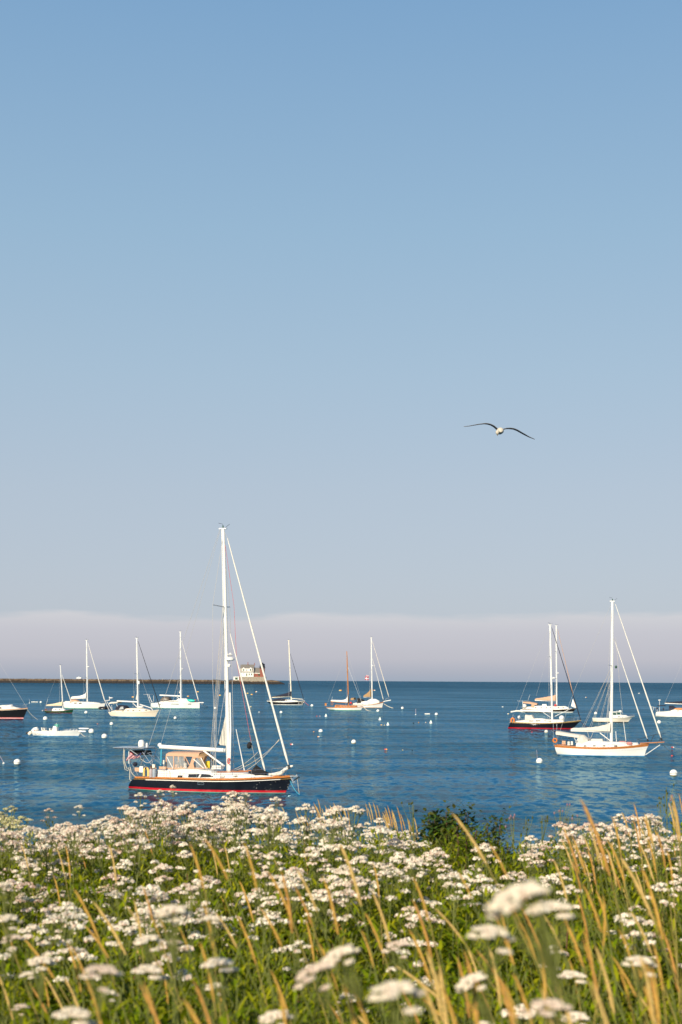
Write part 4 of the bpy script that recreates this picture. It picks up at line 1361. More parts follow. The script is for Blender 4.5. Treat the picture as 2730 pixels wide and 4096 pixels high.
for y in (-1.2, 1.2): MB().tube([at(Z2(298, 228), y), at(Z2(303, 335), y)], .07, 6).build('stern_arch', spar, b.root)
MB().tube([at(Z2(418, 120)), at(Z2(388, 212))], .03, 5).build('antenna', spar, b.root)
mb = MB(); p = at(Z2(330, 305), -1.3); mb.lathe([(.5, -.45), (.6, 0), (.5, .4), (.2, .5)], p, 10); mb.build('stern_drum', offwhite, b.root)
mb = MB(); p = at(Z2(658, 295)); mb.box(p, (1.4, 1, .6), taper=.85); mb.build('liferaft_case', offwhite, b.root, 30)
b.rails(at(Z2(300, 345)).x, at(Z2(1080, 335)).x, .7, 7, r=.016)
o = MB().lathe([(.1, -.36), (.36, -.2), (.4, .1), (.2, .36)], (0, 0, 0), 10).build('fender', red, None, 60, loc=b.world(at(Z2(838, 296), -.6))); tag(o, 'red ball fender at the mast foot of the tan covered black sloop', 'fender')
gr = []
g0, g1, g2 = at(Z2(1128, 185)), at(Z2(1098, 310)), at(Z2(1185, 345))
for i in range(6):
    t = i / 5; a = g0.lerp(g1, t); c = g0.lerp(g2, t); gr.append([a.lerp(c, k / 4) + Vector((0, -.3 * math.sin(math.pi * k / 4) * t, 0)) for k in range(5)])
MB().sheet(gr, .03).build('headsail_bundle', white, b.root, 80)
# white inflatable carried alongside
t = empty('tender', b.world(at(Z2(515, 390), -2.9)), b.yaw); tag(t, 'long white dinghy tied alongside the black sloop with tan canvas', 'dinghy')
q0, q1 = at(Z2(270, 378), -2.9), at(Z2(762, 400), -2.9); L_ = (q1.x - q0.x) / 2
for y in (-.35, .35):
    MB().tube([(-L_, y, 0), (-L_ * .6, y, 0), (L_ * .6, y, 0), (L_ * .9, y * .6, .05), (L_, 0, .08)], [.25, .3, .3, .26, .12], 8).build('float_tube', white, t)
mb = MB(); mb.box((-.2, 0, -.2), (L_ * 1.5, .9, .2)); mb.build('floor', offwhite, t)

# ---- white lobster style motorboat
b = Boat('motorboat', 'white motorboat with raised wheelhouse and pilot windows, between the two right hand masts', Z5(330, 468), -10, 3.1, 'motorboat')
at = b.at
b.hull(tuple(at(Z5(45, 395), -1.4).xz), tuple(at(Z5(770, 355)).xz), at(Z5(62, 462), -1.3).x, at(Z5(655, 462)).x, at(Z5(350, 398), -1.5).z, cream, boots=[(0.16, mat('bottom_black', (.02, .02, .02), .6))], tw=.9, q=1.6, qs=1.0, rub=(.93, white), full=.35)
p = pxz(b, Z5, [(335, 292), (340, 290), (540, 290), (560, 300)])
def house(b, pts_lo, pts_hi, hw, m, name):
    mb = MB(); gr = []
    for (xl, zl), (xh, zh) in zip(pts_lo, pts_hi): gr.append([(xl, -hw, zl), (xh, -hw * .92, zh), (xh, hw * .92, zh), (xl, hw, zl)])
    mb.sheet(gr); mb.add(gr[0], [(0, 1, 2, 3)]); mb.add(gr[-1], [(3, 2, 1, 0)]); return mb.build(name, m, b.root, 20)
lo = pxz(b, Z5, [(335, 395), (560, 385)], -1.1); hi = pxz(b, Z5, [(335, 296), (520, 296)], -1.1)
wh = house(b, lo, hi, 1.15, white, 'wheelhouse')
a, c = at(Z5(330, 290), -1), at(Z5(545, 290), -1)
mb = MB(); mb.box(((a.x + c.x) / 2, 0, a.z + .03), (c.x - a.x, 2.5, .12)); mb.build('wheelhouse_roof', white, wh)
b.cabin(pxz(b, Z5, [(540, 345), (620, 345), (650, 365), (700, 372)]), white, maxw=1.1, side=.3)
for poly in ([(398, 340), (398, 305), (452, 305), (456, 340)], [(466, 336), (462, 298), (512, 298), (530, 335)]):
    q_ = [at(Z5(x, y), -1.16) for x, y in poly]
    for sgn in (-1, 1):
        mb = MB(); mb.add([(p.x, sgn * 1.165, p.z) for p in q_] + [(p.x, sgn * 1.05, p.z) for p in q_], [(0, 1, 2, 3), (7, 6, 5, 4), (0, 4, 5, 1), (1, 5, 6, 2), (2, 6, 7, 3), (3, 7, 4, 0)]); mb.build('window', mat('tinted_window', (.02, .07, .06), .1), wh, 0)
q_ = [at(Z5(x, y), -1.1) for x, y in ((484, 370), (484, 360), (510, 360), (510, 370))]
mb = MB(); mb.add([(p.x, -1.19, p.z) for p in q_] + [(p.x, -1.0, p.z) for p in q_], [(0, 1, 2, 3), (7, 6, 5, 4), (0, 4, 5, 1), (1, 5, 6, 2), (2, 6, 7, 3), (3, 7, 4, 0)]); mb.build('window', pane, b.root, 0)
b.radar(at(Z5(520, 275)), .36, .1)
MB().lathe([(.06, 0), (.12, .15), (.04, .3)], at(Z5(465, 285)), 8).build('horn', grey, wh)
b.rails(at(Z5(560, 380)).x, at(Z5(720, 362)).x, .3, 4, r=.014, stern=False)

# ---- white sloop cut by the right edge, dark boom cover
b = sail_boat('sailing_yacht', 'white sloop with dark sail cover and orange kayak, cut off by the right edge', Z5, (1500, 376), 4.3, white, (1128, 290), (2270, 262), (1118, 360), (2190, 378), (1600, 276),
              boots=[(0.06, black)], tw=.8, q=1.0, qs=1.6)
at = b.at
b.cabin(pxz(b, Z5, [(1380, 262), (1420, 245), (1560, 240), (1760, 245), (1960, 262)]), offwhite, maxw=1.4, side=.5)
b.window(pxz(b, Z5, [(1478, 276), (1482, 266), (1526, 266), (1522, 276)], -1.4)); b.window(pxz(b, Z5, [(1560, 276), (1562, 266), (1620, 266), (1615, 276)], -1.4))
foot, head = at(Z5(1760, 250)), at(R5(1640, 270))
b.mast(foot, head, .2, spread=[(.4, 1.6), (.7, 1.3)], wr=.018)
b.boom(at(Z5(1745, 158)), at(Z5(1275, 142)), .16, cover=navycloth, rise=.6, tail=.45, flat=.6)
b.furl(head + Vector((.3, 0, -.6)), at(Z5(2200, 240)), .11)
b.wire('backstay', [head, at(R5(1555, 640)), at(R5(1430, 930))], .018)
x0, x1, x2 = at(Z5(1352, 190)).x, at(Z5(1420, 190)).x, at(Z5(1490, 235)).x; zt = at(Z5(1400, 185), -.3).z; zb = at(Z5(1430, 262)).z
b.arch([(x0, 1.2, zb, zt), (x1, 1.2, zb, zt - .02), (x2, 1.1, zb, zb + .35)], navycloth, 'spray_dodger', sq=.5)
mb = MB(); a, c = at(Z5(1155, 182)), at(Z5(1285, 175)); mb.box(((a.x + c.x) / 2, 0, a.z), (c.x - a.x, 2.2, .2)); mb.build('bimini_top', navycloth, b.root)
MB().tube([at(Z5(1187, 95), -.6), at(Z5(1185, 280), -.6)], .06, 6).build('radar_pole', spar, b.root)
b.radar(at(Z5(1187, 92), -.6), .36, .05)
mb = MB()
for y in (-1.2, 1.2):
    mb.tube([at(Z5(1150, 285), y), at(Z5(1148, 225), y), at(Z5(1045, 200), y)], .04, 6)
mb.build('davit', spar, b.root)
for y in (-1.1, 1.1): b.wire('davit_rope', [at(Z5(1045, 200), y), at(Z5(1060, 262), y), at(Z5(1080, 262), y), at(Z5(1090, 210), y)], .05, white)
mb = MB(); p = at(Z5(1146, 228), -1.3); mb.box(p, (.55, .3, .34), taper=.8); mb.build('outboard_cover', navycloth, b.root, 30)
MB().sheet([[at(Z5(1240, 215), -1.2), at(Z5(1240, 262), -1.2)], [at(Z5(1262, 220), -1.2), at(Z5(1266, 262), -1.2)]], .05).build('weather_cloth', navycloth, b.root)
b.rails(at(Z5(1140, 285)).x, at(Z5(2150, 262)).x, .7, 8, r=.016)
o = MB().tube([(-1.7, 0, .1), (-1.2, 0, 0), (0, 0, -.02), (1.2, 0, 0), (1.7, 0, .1)], [.05, .26, .32, .26, .05], 8).build('kayak', mat('kayak_orange', (.62, .20, .05), .5), None, 60, loc=b.world(at(Z5(1545, 240), -1.1))); o.rotation_euler = (0, 0, b.yaw); tag(o, 'orange kayak on the side deck of the right edge sloop', 'kayak')

# ---- black sloop, centre, navy covers
b = sail_boat('sailing_yacht', 'small black sloop with navy sail cover and dark mast stay, just right of the lighthouse', R3, (1340, 718), 4.0, black, (1160, 683), (1503, 682), (1200, 712), (1480, 719), (1300, 692),
              boots=[(0.22, white)], tw=.55, q=1.0, qs=.8)
at = b.at
b.toe_rail(offwhite, .10, .10)
b.cabin(pxz(b, R3, [(1195, 684), (1225, 672), (1290, 670), (1380, 672), (1440, 680)]), offwhite, maxw=1.3, side=.5)
for x in (1300, 1335): b.window(pxz(b, R3, [(x - 8, 682), (x - 8, 677), (x + 8, 677), (x + 8, 682)], -1.2))
foot, head = at(R3(1380, 672)), at(R3(1357, 140))
b.mast(foot, head, .22, m=mat('cream_spar', (.78, .70, .55), .4), spread=[(.28, 1.5), (.55, 1.2)], wr=.02, taper=.6)
b.furl(at(R3(1371, 258)), at(R3(1490, 662)), .12, m=navycloth)
b.boom(at(R3(1381, 640)), at(R3(1207, 650)), .18, m=MATS['cream_spar'], cover=navycloth, rise=1.2, tail=.55, flat=.6)
x0, x1 = at(R3(1218, 668)).x, at(R3(1330, 660)).x; zb = at(R3(1250, 682)).z; zt = at(R3(1280, 657), -.3).z
b.arch([(x0, 1.2, zb - .1, zb + .5), ((x0 + x1) / 2, 1.3, zb, zt), (x1, 1.2, zb, zt - .2), (x1 + .8, 1.1, zb, zb + .2)], navycloth, 'cockpit_cover', sq=.6)
MB().tube([at(R3(1385, 658)), at(R3(1478, 666)), at(R3(1485, 676))], .10, 6).build('bow_boom', MATS['cream_spar'], b.root)
b.rails(at(R3(1175, 682)).x, at(R3(1480, 680)).x, .7, 6, r=.02)
mb = MB(); r0 = random.Random(9)
for i in range(34):
    p = at(R3(1440 + r0.random() * 50, 694 + r0.random() * 18), -1.0); y = -hull_y(b, p.x, min(p.z, b.sheer(p.x) * .95)) - .02; s_ = r0.uniform(.04, .13)
    mb.add([(p.x - s_, y, p.z), (p.x, y - .01, p.z - s_ * .8), (p.x + s_, y, p.z), (p.x, y - .01, p.z + s_ * .8)], [(0, 1, 2, 3)])
mb.build('bow_flecks', white, b.root, 0)
b.mooring(at(R3(1500, 690)), *R3(1538, 722), .06, redrope, .1)

# ---- white classic sloop with wooden mast
b = sail_boat('sailing_yacht', 'white classic sloop with wooden mast, varnished cabin and white sail cover', Z4, (560, 795), 3.3, white, (118, 728), (918, 708), (230, 780), (860, 795), (560, 735),
              boots=[(0.16, green_boot)], tw=.42, q=1.3, qs=.8, rub=(.66, teak), deck_mat=mat('teak_deck', (.36, .2, .1), .7))
at = b.at
b.cabin(pxz(b, Z4, [(330, 700), (345, 678), (440, 682), (520, 688), (700, 695), (780, 700)]), teak, maxw=1.0, side=.45)
b.window(pxz(b, Z4, [(345, 712), (347, 692), (378, 692), (378, 712)], -.9)); b.window(pxz(b, Z4, [(386, 712), (386, 692), (413, 692), (413, 712)], -.9))
for x in (475, 530, 590, 650): b.window(pxz(b, Z4, [(x - 6, 714), (x - 6, 704), (x + 6, 704), (x + 6, 714)], -.9))
foot, head = at(Z4(604, 690)), at(R4(761, 206))
b.mast(foot, head, .17, m=wood, spread=[(.17, 1.1), (.62, .9)], wr=.02, taper=.6, masthead=False)
b.wire('forestay', [at(R4(770, 330)), at(Z4(900, 690))], .028, spar); b.wire('forestay', [head, at(Z4(910, 695))], .02)
b.boom(at(Z4(600, 635)), at(Z4(232, 605)), .16, m=wood, cover=white, rise=2.0, tail=.62, flat=.5, pw=9)
MB().tube([at(Z4(270, 690), -.5), at(Z4(278, 640), -.4), at(Z4(258, 618), 0), at(Z4(236, 618), .3), at(Z4(240, 690), .5)], .07, 6).build('boom_gallows', wood, b.root)
b.wire('backstay', [head, at(Z4(130, 725))], .016)
MB().tube([at(Z4(270, 510), -.2), at(Z4(232, 600), -.2)], .03, 5).build('antenna', spar, b.root)
b.rails(at(Z4(420, 690)).x, at(Z4(860, 700)).x, .6, 5, r=.018, stern=False)
o = MB().sheet([[(dx, .1 * math.sin(dx * 9 + k), .5 - k * .28) for k in range(4)] for dx in (-.3, -.1, .05, .2)], .03).build('stern_flag', mat('flag_orange', (.5, .2, .05), .8), None, 60, loc=b.world(at(Z4(125, 675)))); tag(o, 'small orange and red flag at the stern of the classic white sloop', 'flag')
b.mooring(at(Z4(915, 715)), *Z4(1055, 805), .10, rope, .4)

# ---- white cutter with bowsprit and brown canvas behind it
b = sail_boat('sailing_yacht', 'cream white cutter with wooden sheer, bowsprit and brown canvas, behind the classic sloop', Z4, (1000, 740), 4.2, white, (660, 672), (1345, 605), (690, 735), (1305, 742), (900, 678),
              boots=[(0.12, teak)], tw=.6, q=1.5, qs=.6, rub=(.76, teak))
at = b.at
b.cabin(pxz(b, Z4, [(700, 660), (720, 645), (900, 608), (1010, 600), (1030, 580), (1200, 575), (1250, 600)]), offwhite, maxw=1.4, side=.5)
foot, head = at(Z4(1095, 590)), at(R4(953, 100))
b.mast(foot, head, .22, spread=[(.50, 1.6)], wr=.02)
b.furl(at(R4(962, 130)), at(Z4(1445, 510)), .11, m=cream); b.furl(at(R4(962, 262)), at(Z4(1330, 570)), .11, name='furled_staysail', m=sailcloth)
b.radar(at(R4(965, 322)), .4, .3)
b.boom(at(Z4(1075, 515)), at(Z4(915, 515)), .14, cover=brown_canvas, rise=1.9, tail=.9, flat=.5)
mb = MB().tube([at(Z4(1330, 610)), at(Z4(1490, 580))], .16, 6); mb.build('bowsprit', spar, b.root)
mb = MB()
for y in (-.5, .5): mb.tube([at(Z4(1360, 600), y), at(Z4(1385, 555), y), at(Z4(1460, 530), y * .4)], .04, 5)
mb.build('bow_pulpit', steel, b.root)
x0, x1, x2 = at(Z4(668, 540)).x, at(Z4(830, 545)).x, at(Z4(920, 550)).x; zt = at(Z4(740, 530), -.3).z; zb = at(Z4(740, 640)).z
b.arch([(x0, 1.3, zt - .9, zt - .1), (x0 + (x1 - x0) * .4, 1.35, zt - .7, zt)], brown_canvas, 'bimini_top', sq=.5)
b.arch([(x1 - .6, 1.3, zb, zt - .2), (x1, 1.3, zb, zt - .1), (x2, 1.2, zb - .1, zb + 1.0)], blackcloth, 'spray_dodger', sq=.5)
for a, c, y in (((720, 560), (712, 640), -1.3), ((780, 560), (800, 640), -1.3)): MB().tube([at(Z4(*a), y), at(Z4(*c), y)], .06, 5).build('bimini_frame', steel, b.root)
mb = MB(); p = at(Z4(1130, 600)); mb.tube([p + Vector((-1.8, -.3, 0)), p + Vector((-.9, -.3, .1)), p + Vector((.8, -.3, .1)), p + Vector((1.6, -.3, 0))], [.3, .7, .65, .2], 10); o = mb.build('upturned_dinghy', white, None, 60, loc=b.world(Vector((0, 0, 0)))); o.rotation_euler = (0, 0, b.yaw); tag(o, 'white upturned dinghy stowed on the foredeck of the bowsprit cutter', 'dinghy')
o = MB().lathe([(.1, -.4), (.4, -.2), (.42, .1), (.2, .4)], (0, 0, 0), 10).build('fender', red, None, 60, loc=b.world(at(Z4(652, 640), -1.4))); tag(o, 'red ball fender on the rail of the brown canvas cutter', 'fender')
b.rails(at(Z4(700, 670)).x, at(Z4(1280, 615)).x, .7, 6, r=.02, pulpit=False)
fo = empty('courtesy_flags', b.world(at(R4(920, 440))), b.yaw); tag(fo, 'red and white flag hoist flying in the cutter rigging', 'flag')
F0 = at(R4(920, 440)); q0 = at(Z4(945, 160)) - F0; q1 = at(Z4(1020, 100)) - F0
def wavy(x0, x1, z0, z1, m, name, pick):
    mb = MB().sheet([[(x0 + (x1 - x0) * i / 10, .15 * math.sin(i * .8), z0 + (z1 - z0) * k / 6 + .06 * math.sin(i * .7)) for k in range(7)] for i in range(11)])
    for fi in range(len(mb.f)): i, k = divmod(fi, 6); mb.m[fi] = pick(i, k)
    return mb.build(name, m, fo, 60)
wavy(q0.x, q1.x, q0.z, q1.z + .1, [flag_red, flag_white], 'cross_flag', lambda i, k: 1 if i in (4, 5) or k in (2, 3) else 0)
q0 = at(Z4(965, 90)) - F0; q1 = at(Z4(1025, 58)) - F0
wavy(q0.x, q1.x, q0.z, q1.z, [flag_red, flag_white], 'striped_flag', lambda i, k: k % 2)
b.mooring(at(Z4(1345, 660)), *Z4(1538, 748), .10, rope, .2)

# ---- modern white sloop, left, with turquoise kayak
b = sail_boat('sailing_yacht', 'modern white sloop with plumb bow, stern arch and turquoise kayak on deck', Z6, (1080, 487), 4.8, white, (745, 412), (1456, 398), (735, 472), (1455, 490), (1050, 402),
              boots=[(0.10, green_boot)], tw=.95, q=1.0, qs=1.0, full=.35)
at = b.at
b.cabin(pxz(b, Z6, [(880, 400), (920, 384), (1010, 375), (1150, 372), (1300, 385), (1370, 396)]), offwhite, maxw=1.5, side=.6)
for xa, xb_ in ((860, 893), (1045, 1148), (1270, 1315)):
    p, q_ = at(Z6(xa, 422), -2.2), at(Z6(xb_, 432), -2.2); b.hull_port(p.x, q_.x, q_.z, p.z)
foot, head = at(Z6(1182, 375)), at(R3(385, 62))
b.mast(foot, head, .23, spread=[(.31, 1.7), (.62, 1.4)], wr=.02)
b.radar(at(R3(403, 395)), .35, .3)
b.furl(at(R3(397, 140)), at(Z6(1440, 378)), .15)
b.boom(at(Z6(1172, 310)), at(Z6(872, 296)), .20)
MB().tube([at(Z6(1125, 325)), at(Z6(1172, 362))], .08, 6).build('boom_vang', spar, b.root)
mb = MB()
for y in (-1.8, 1.8):
    for a, c in (((735, 412), (692, 288)), ((760, 402), (715, 290)), ((765, 400), (722, 320))): mb.tube([at(Z6(*a), y), at(Z6(*c), y)], .07, 6)
mb.build('stern_arch', spar, b.root)
a, c = at(Z6(668, 285)), at(Z6(745, 285)); mb = MB(); mb.box(((a.x + c.x) / 2, 0, a.z), (c.x - a.x, 3.4, .16)); mb.build('solar_panel', steel, b.root)
MB().tube([at(Z6(782, 300), -1), at(Z6(785, 390), -1)], .05, 5).build('antenna', spar, b.root)
x0, x1, x2 = at(Z6(905, 370)).x, at(Z6(940, 325)).x, at(Z6(1018, 330)).x; zb = at(Z6(960, 380)).z; zt = at(Z6(970, 318), -.3).z
b.arch([(x0, 1.5, zb, zb + .5), (x1, 1.5, zb, zt), (x2, 1.4, zb, zt - .1), (x2 + .3, 1.3, zb, zb + .5)], mat('smoke_vinyl', (.10, .08, .06), .4), 'spray_dodger', sq=.5)
b.window([(at(Z6(1000, 392), -1.4).x, at(Z6(1000, 392), -1.4).z), (at(Z6(1000, 385), -1.4).x, at(Z6(1000, 385), -1.4).z), (at(Z6(1140, 383), -1.4).x, at(Z6(1140, 383), -1.4).z), (at(Z6(1140, 390), -1.4).x, at(Z6(1140, 390), -1.4).z)])
mb = MB(); p = at(Z6(1450, 403)); q_ = at(Z6(1508, 406)); mb.box(((p.x + q_.x) / 2, 0, p.z), (q_.x - p.x + .4, .5, .25)); mb.build('bowsprit', white, b.root)
p = at(Z6(1210, 380)); mb = MB(); mb.tube([p + Vector((-2.4, 0, 0)), p + Vector((-1.2, 0, .2)), p + Vector((1.2, 0, .2)), p + Vector((2.4, 0, -.1))], [.2, .6, .6, .15], 10); mb.build('deck_cover', white, b.root)
o = MB().tube([(-1.5, 0, .25), (-.9, 0, .05), (0, 0, 0), (.9, 0, .02), (1.5, 0, .2)], [.06, .34, .42, .34, .06], 8).build('kayak', turq, None, 60, loc=b.world(at(Z6(1330, 376), -1.0))); o.rotation_euler = (0, R(4), b.yaw); tag(o, 'turquoise kayak on the foredeck of the modern white sloop', 'kayak')
MB().box(at(Z6(1392, 378)), (.3, .3, .9)).build('bow_marker', red, b.root)
b.rails(at(Z6(780, 402)).x, at(Z6(1400, 398)).x, .7, 7, r=.02)
b.mooring(at(Z6(1490, 425)), *Z6(1575, 468), .10, rope, .1)
gr = [[at(R3(386 - t * 14, 575 + t * 35)), at(R3(388, 575 + t * 42))] for t in (0, .33, .66, 1)]
MB().sheet(gr, .03).build('mainsail_clew', graycanvas, b.root)

# ---- cream sloop with blue bottom and black dinghy on davits
b = sail_boat('sailing_yacht', 'cream sloop with blue waterline, navy dodger and dark furled headsail, left of centre', Z6, (480, 620), 3.9, cream, (122, 545), (862, 512), (175, 612), (805, 622), (420, 545),
              boots=[(0.20, blue_boot)], tw=.7, q=1.1, qs=-1.0 + 1.6, cove=(.80, .82, brown_canvas))
at = b.at
b.toe_rail(cream, .07, .08)
b.cabin(pxz(b, Z6, [(190, 530), (250, 515), (420, 490), (560, 488), (640, 490), (720, 510), (745, 520)]), cream, maxw=1.4, side=.5)
for x in (337, 412, 488, 575, 662): b.window(pxz(b, Z6, [(x - 12, 530 - (x - 337) * .025), (x - 12, 519 - (x - 337) * .025), (x + 12, 519 - (x - 337) * .025), (x + 12, 530 - (x - 337) * .025)], -1.3))
foot, head = at(Z6(555, 492)), at(R2(1226, 232))
b.mast(foot, head, .20, spread=[(.50, 1.5)], wr=.018)
MB().box(at(R2(1246, 628)), (.35, .3, .75)).build('mast_box', white, b.root)
b.furl(at(R2(1238, 258)), at(Z6(880, 490)), .11, m=blackcloth)
b.wire('forestay', [at(R2(1235, 490)), at(Z6(770, 515))], .02)
b.boom(at(Z6(548, 395)), at(Z6(248, 382)), .16)
MB().tube([at(Z6(475, 405)), at(Z6(540, 470))], .08, 6).build('boom_vang', spar, b.root)
MB().tube([at(Z6(580, 428)), at(Z6(745, 482)), at(Z6(770, 515))], .10, 6).build('staysail_boom', spar, b.root)
x0, x1, x2 = at(Z6(262, 500)).x, at(Z6(300, 450)).x, at(Z6(405, 465)).x; zb = at(Z6(300, 510)).z; zt = at(Z6(340, 442), -.3).z
b.arch([(x0, 1.3, zb, zb + .7), (x1, 1.35, zb, zt), (x2 - .5, 1.3, zb, zt - .1), (x2, 1.2, zb, zb + .6)], navycloth, 'spray_dodger', sq=.5)
q_ = [at(Z6(x, y), -1.37) for x, y in ((275, 512), (300, 468), (340, 462), (345, 498))]
mb = MB(); mb.add(q_, [(0, 1, 2, 3)]); mb.build('dodger_window', mat('dodger_pane', (.4, .42, .42), .2), b.root, 0)
x0, x1 = at(Z6(165, 400)).x, at(Z6(290, 400)).x; zt = at(Z6(220, 395), -.3).z
b.arch([(x0, 1.2, zt - .6, zt - .1), (x0 + .4, 1.25, zt - .4, zt), (x1, 1.25, zt - .25, zt)], graycanvas, 'bimini_top', sq=.5)
for a, c in (((172, 440), (178, 520)), ((240, 425), (260, 470))): MB().tube([at(Z6(*a), -1.2), at(Z6(*c), -1.2)], .05, 5).build('bimini_frame', spar, b.root)
mb = MB()
for y in (-1.2, 1.2):
    for a, c in (((140, 530), (72, 372)), ((180, 520), (100, 385)), ((72, 375), (140, 372))): mb.tube([at(Z6(*a), y), at(Z6(*c), y)], .06, 6)
mb.build('stern_arch', spar, b.root)
b.radar(at(Z6(163, 338)), .5, .3); MB().tube([at(Z6(137, 318)), at(Z6(140, 372))], .09, 6).build('antenna', white, b.root)
p = at(Z6(602, 478)); MB().lathe([(.6, 0), (.62, .3), (.5, .42), (.1, .46)], p, 12).build('deck_vent', offwhite, b.root)
b.rails(at(Z6(150, 535)).x, at(Z6(800, 515)).x, .7, 7, r=.018)
gr = [[at(R2(1225 - t * 8, 735 + t * 45)), at(R2(1229, 735 + t * 50))] for t in (0, .33, .66, 1)]
MB().sheet(gr, .03).build('mainsail_clew', graycanvas, b.root)
t = empty('inflatable_dinghy', b.world(at(Z6(70, 485))), b.yaw + R(90)); tag(t, 'black inflatable dinghy hung on the stern davits of the cream sloop', 'dinghy')
for y in (-.62, .62): MB().tube([(-1.6, y, 0), (-1.0, y, 0), (.8, y, 0), (1.4, y * .6, .15), (1.6, 0, .2)], [.30, .36, .36, .32, .2], 8).build('float_tube', rubber, t)
mb = MB(); mb.box((-.2, 0, -.1), (2.2, .9, .14)); mb.build('floor', grey, t)

# ---- white sloop further left
b = sail_boat('sailing_yacht', 'white sloop with white sail cover and white furled headsail, behind the green sloop', R2, (750, 862), 4.2, white, (560, 812), (945, 815), (572, 855), (930, 858), (730, 820),
              boots=[(0.16, green_boot)], tw=.7, q=1.0, qs=1.2)
at = b.at
b.cabin(pxz(b, R2, [(575, 808), (600, 796), (690, 800), (850, 806), (900, 814)]), offwhite, maxw=1.5, side=.5)
for x in (676, 718): b.window(pxz(b, R2, [(x - 14, 817), (x - 10, 809), (x + 12, 809), (x + 10, 817)], -1.5))
foot, head = at(R2(783, 800)), at(R2(777, 250))
b.mast(foot, head, .22, spread=[(.4, 1.6)], wr=.02)
b.radar(at(R2(794, 488)), .4, .3)
b.furl(at(R2(789, 275)), at(R2(940, 795)), .16)
b.boom(at(R2(778, 768)), at(R2(638, 770)), .2, cover=white, rise=1.2, tail=.7, flat=.6, pw=5)
x0, x1 = at(R2(645, 800)).x, at(R2(692, 800)).x; zb = at(R2(665, 812)).z; zt = at(R2(665, 780), -.3).z
b.arch([(x0, 1.3, zb, zt), (x1, 1.2, zb, zt - .1), (x1 + .6, 1.1, zb, zb + .4)], canvas, 'spray_dodger', sq=.5)
b.rails(at(R2(575, 812)).x, at(R2(920, 814)).x, .7, 7, r=.02)

# ---- little green sloop
b = sail_boat('sailing_yacht', 'small dark green sloop with varnished cockpit and tan sail bundled over the boom', R2, (520, 902), 2.6, green_hull, (386, 880), (662, 866), (410, 897), (645, 902), (510, 884),
              boots=[(0.05, red_boot)], tw=.35, q=1.0, qs=.9, rub=(.93, teak), deck_mat=offwhite)
at = b.at
b.cabin(pxz(b, R2, [(478, 872), (485, 858), (540, 858), (570, 864), (585, 872)]), white, maxw=.75, side=.35)
for x in (500, 535): b.window(pxz(b, R2, [(x - 7, 873), (x - 7, 867), (x + 7, 867), (x + 7, 873)], -.7))
mb = MB(); p = at(R2(440, 876)); mb.sheet([[(p.x - 1.0, -.5, p.z), (p.x - 1.0, -.5, p.z + .3), (p.x + 1.1, -.6, p.z + .35), (p.x + 1.1, -.6, p.z)], [(p.x - 1.0, .5, p.z), (p.x - 1.0, .5, p.z + .3), (p.x + 1.1, .6, p.z + .35), (p.x + 1.1, .6, p.z)]], .05); mb.build('cockpit_coaming', teak, b.root)
foot, head = at(R2(565, 866)), at(R2(541, 478))
b.mast(foot, head, .13, spread=[(.72, .8)], wr=.014, m=spar)
b.furl(at(R2(556, 560)), at(R2(645, 820)), .11, drum=False); b.wire('forestay', [at(R2(645, 820)), at(R2(658, 864))], .018)
b.boom(at(R2(562, 838)), at(R2(415, 836)), .09, m=spar, cover=mat('tan_sail', (.62, .50, .33), .85), rise=.75, tail=.42, flat=.6)
b.wire('backstay', [head, at(R2(390, 876))], .013)
MB().tube([at(R2(430, 775), -.3), at(R2(405, 870), -.3)], .02, 5).build('antenna', spar, b.root)
MB().lathe([(.05, -.15), (.18, 0), (.05, .15)], at(R2(380, 882)), 8).build('outboard', white, b.root)

# ---- black hull cut by the left edge
b = sail_boat('sailing_yacht', 'black hulled yacht with red and white waterline stripe, cut off by the left edge', R2, (-60, 958), 4.6, black, (-420, 868), (250, 858), (-410, 955), (207, 955), (-80, 878),
              boots=[(0.12, black), (0.24, red_boot), (.34, white), (.46, red_boot)], tw=.7, q=1.05, qs=1.0, rub=(.94, cream))
at = b.at
b.toe_rail(teak, .08, .08)
b.cabin(pxz(b, R2, [(-300, 850), (-200, 835), (0, 838), (95, 838), (135, 850), (190, 862)]), offwhite, maxw=1.5, side=.5)
b.window(pxz(b, R2, [(-40, 862), (-40, 850), (10, 850), (10, 862)], -1.4))
for x, w_ in ((40, 1.2), (95, .9)):
    p = at(R2(x, 850)); mb = MB(); mb.box((p.x, 0, p.z + .1), (w_, 1.0, .7), taper=.85); mb.build('deck_box', white, b.root, 30)
MB().tube([at(R2(-60, 840)), at(R2(115, 830))], .07, 6).build('spinnaker_pole', spar, b.root)
foot, head = at(R2(-90, 840)), at(R2(-110, 280)); b.mast(foot, head, .2, spread=[(.4, 1.6), (.7, 1.3)], wr=.018)
b.boom(at(R2(-98, 780)), at(R2(-330, 772)), .16, cover=white, rise=.8, tail=.5)
b.wire('forestay', [head, at(R2(238, 850))], .018)
b.rails(at(R2(-400, 865)).x, at(R2(215, 858)).x, .8, 8, r=.02)
b.mooring(at(R2(240, 866)), *R2(290, 948), .05, rope, .3); b.mooring(at(R2(245, 870)), *R2(338, 960), .04, rope, .3)

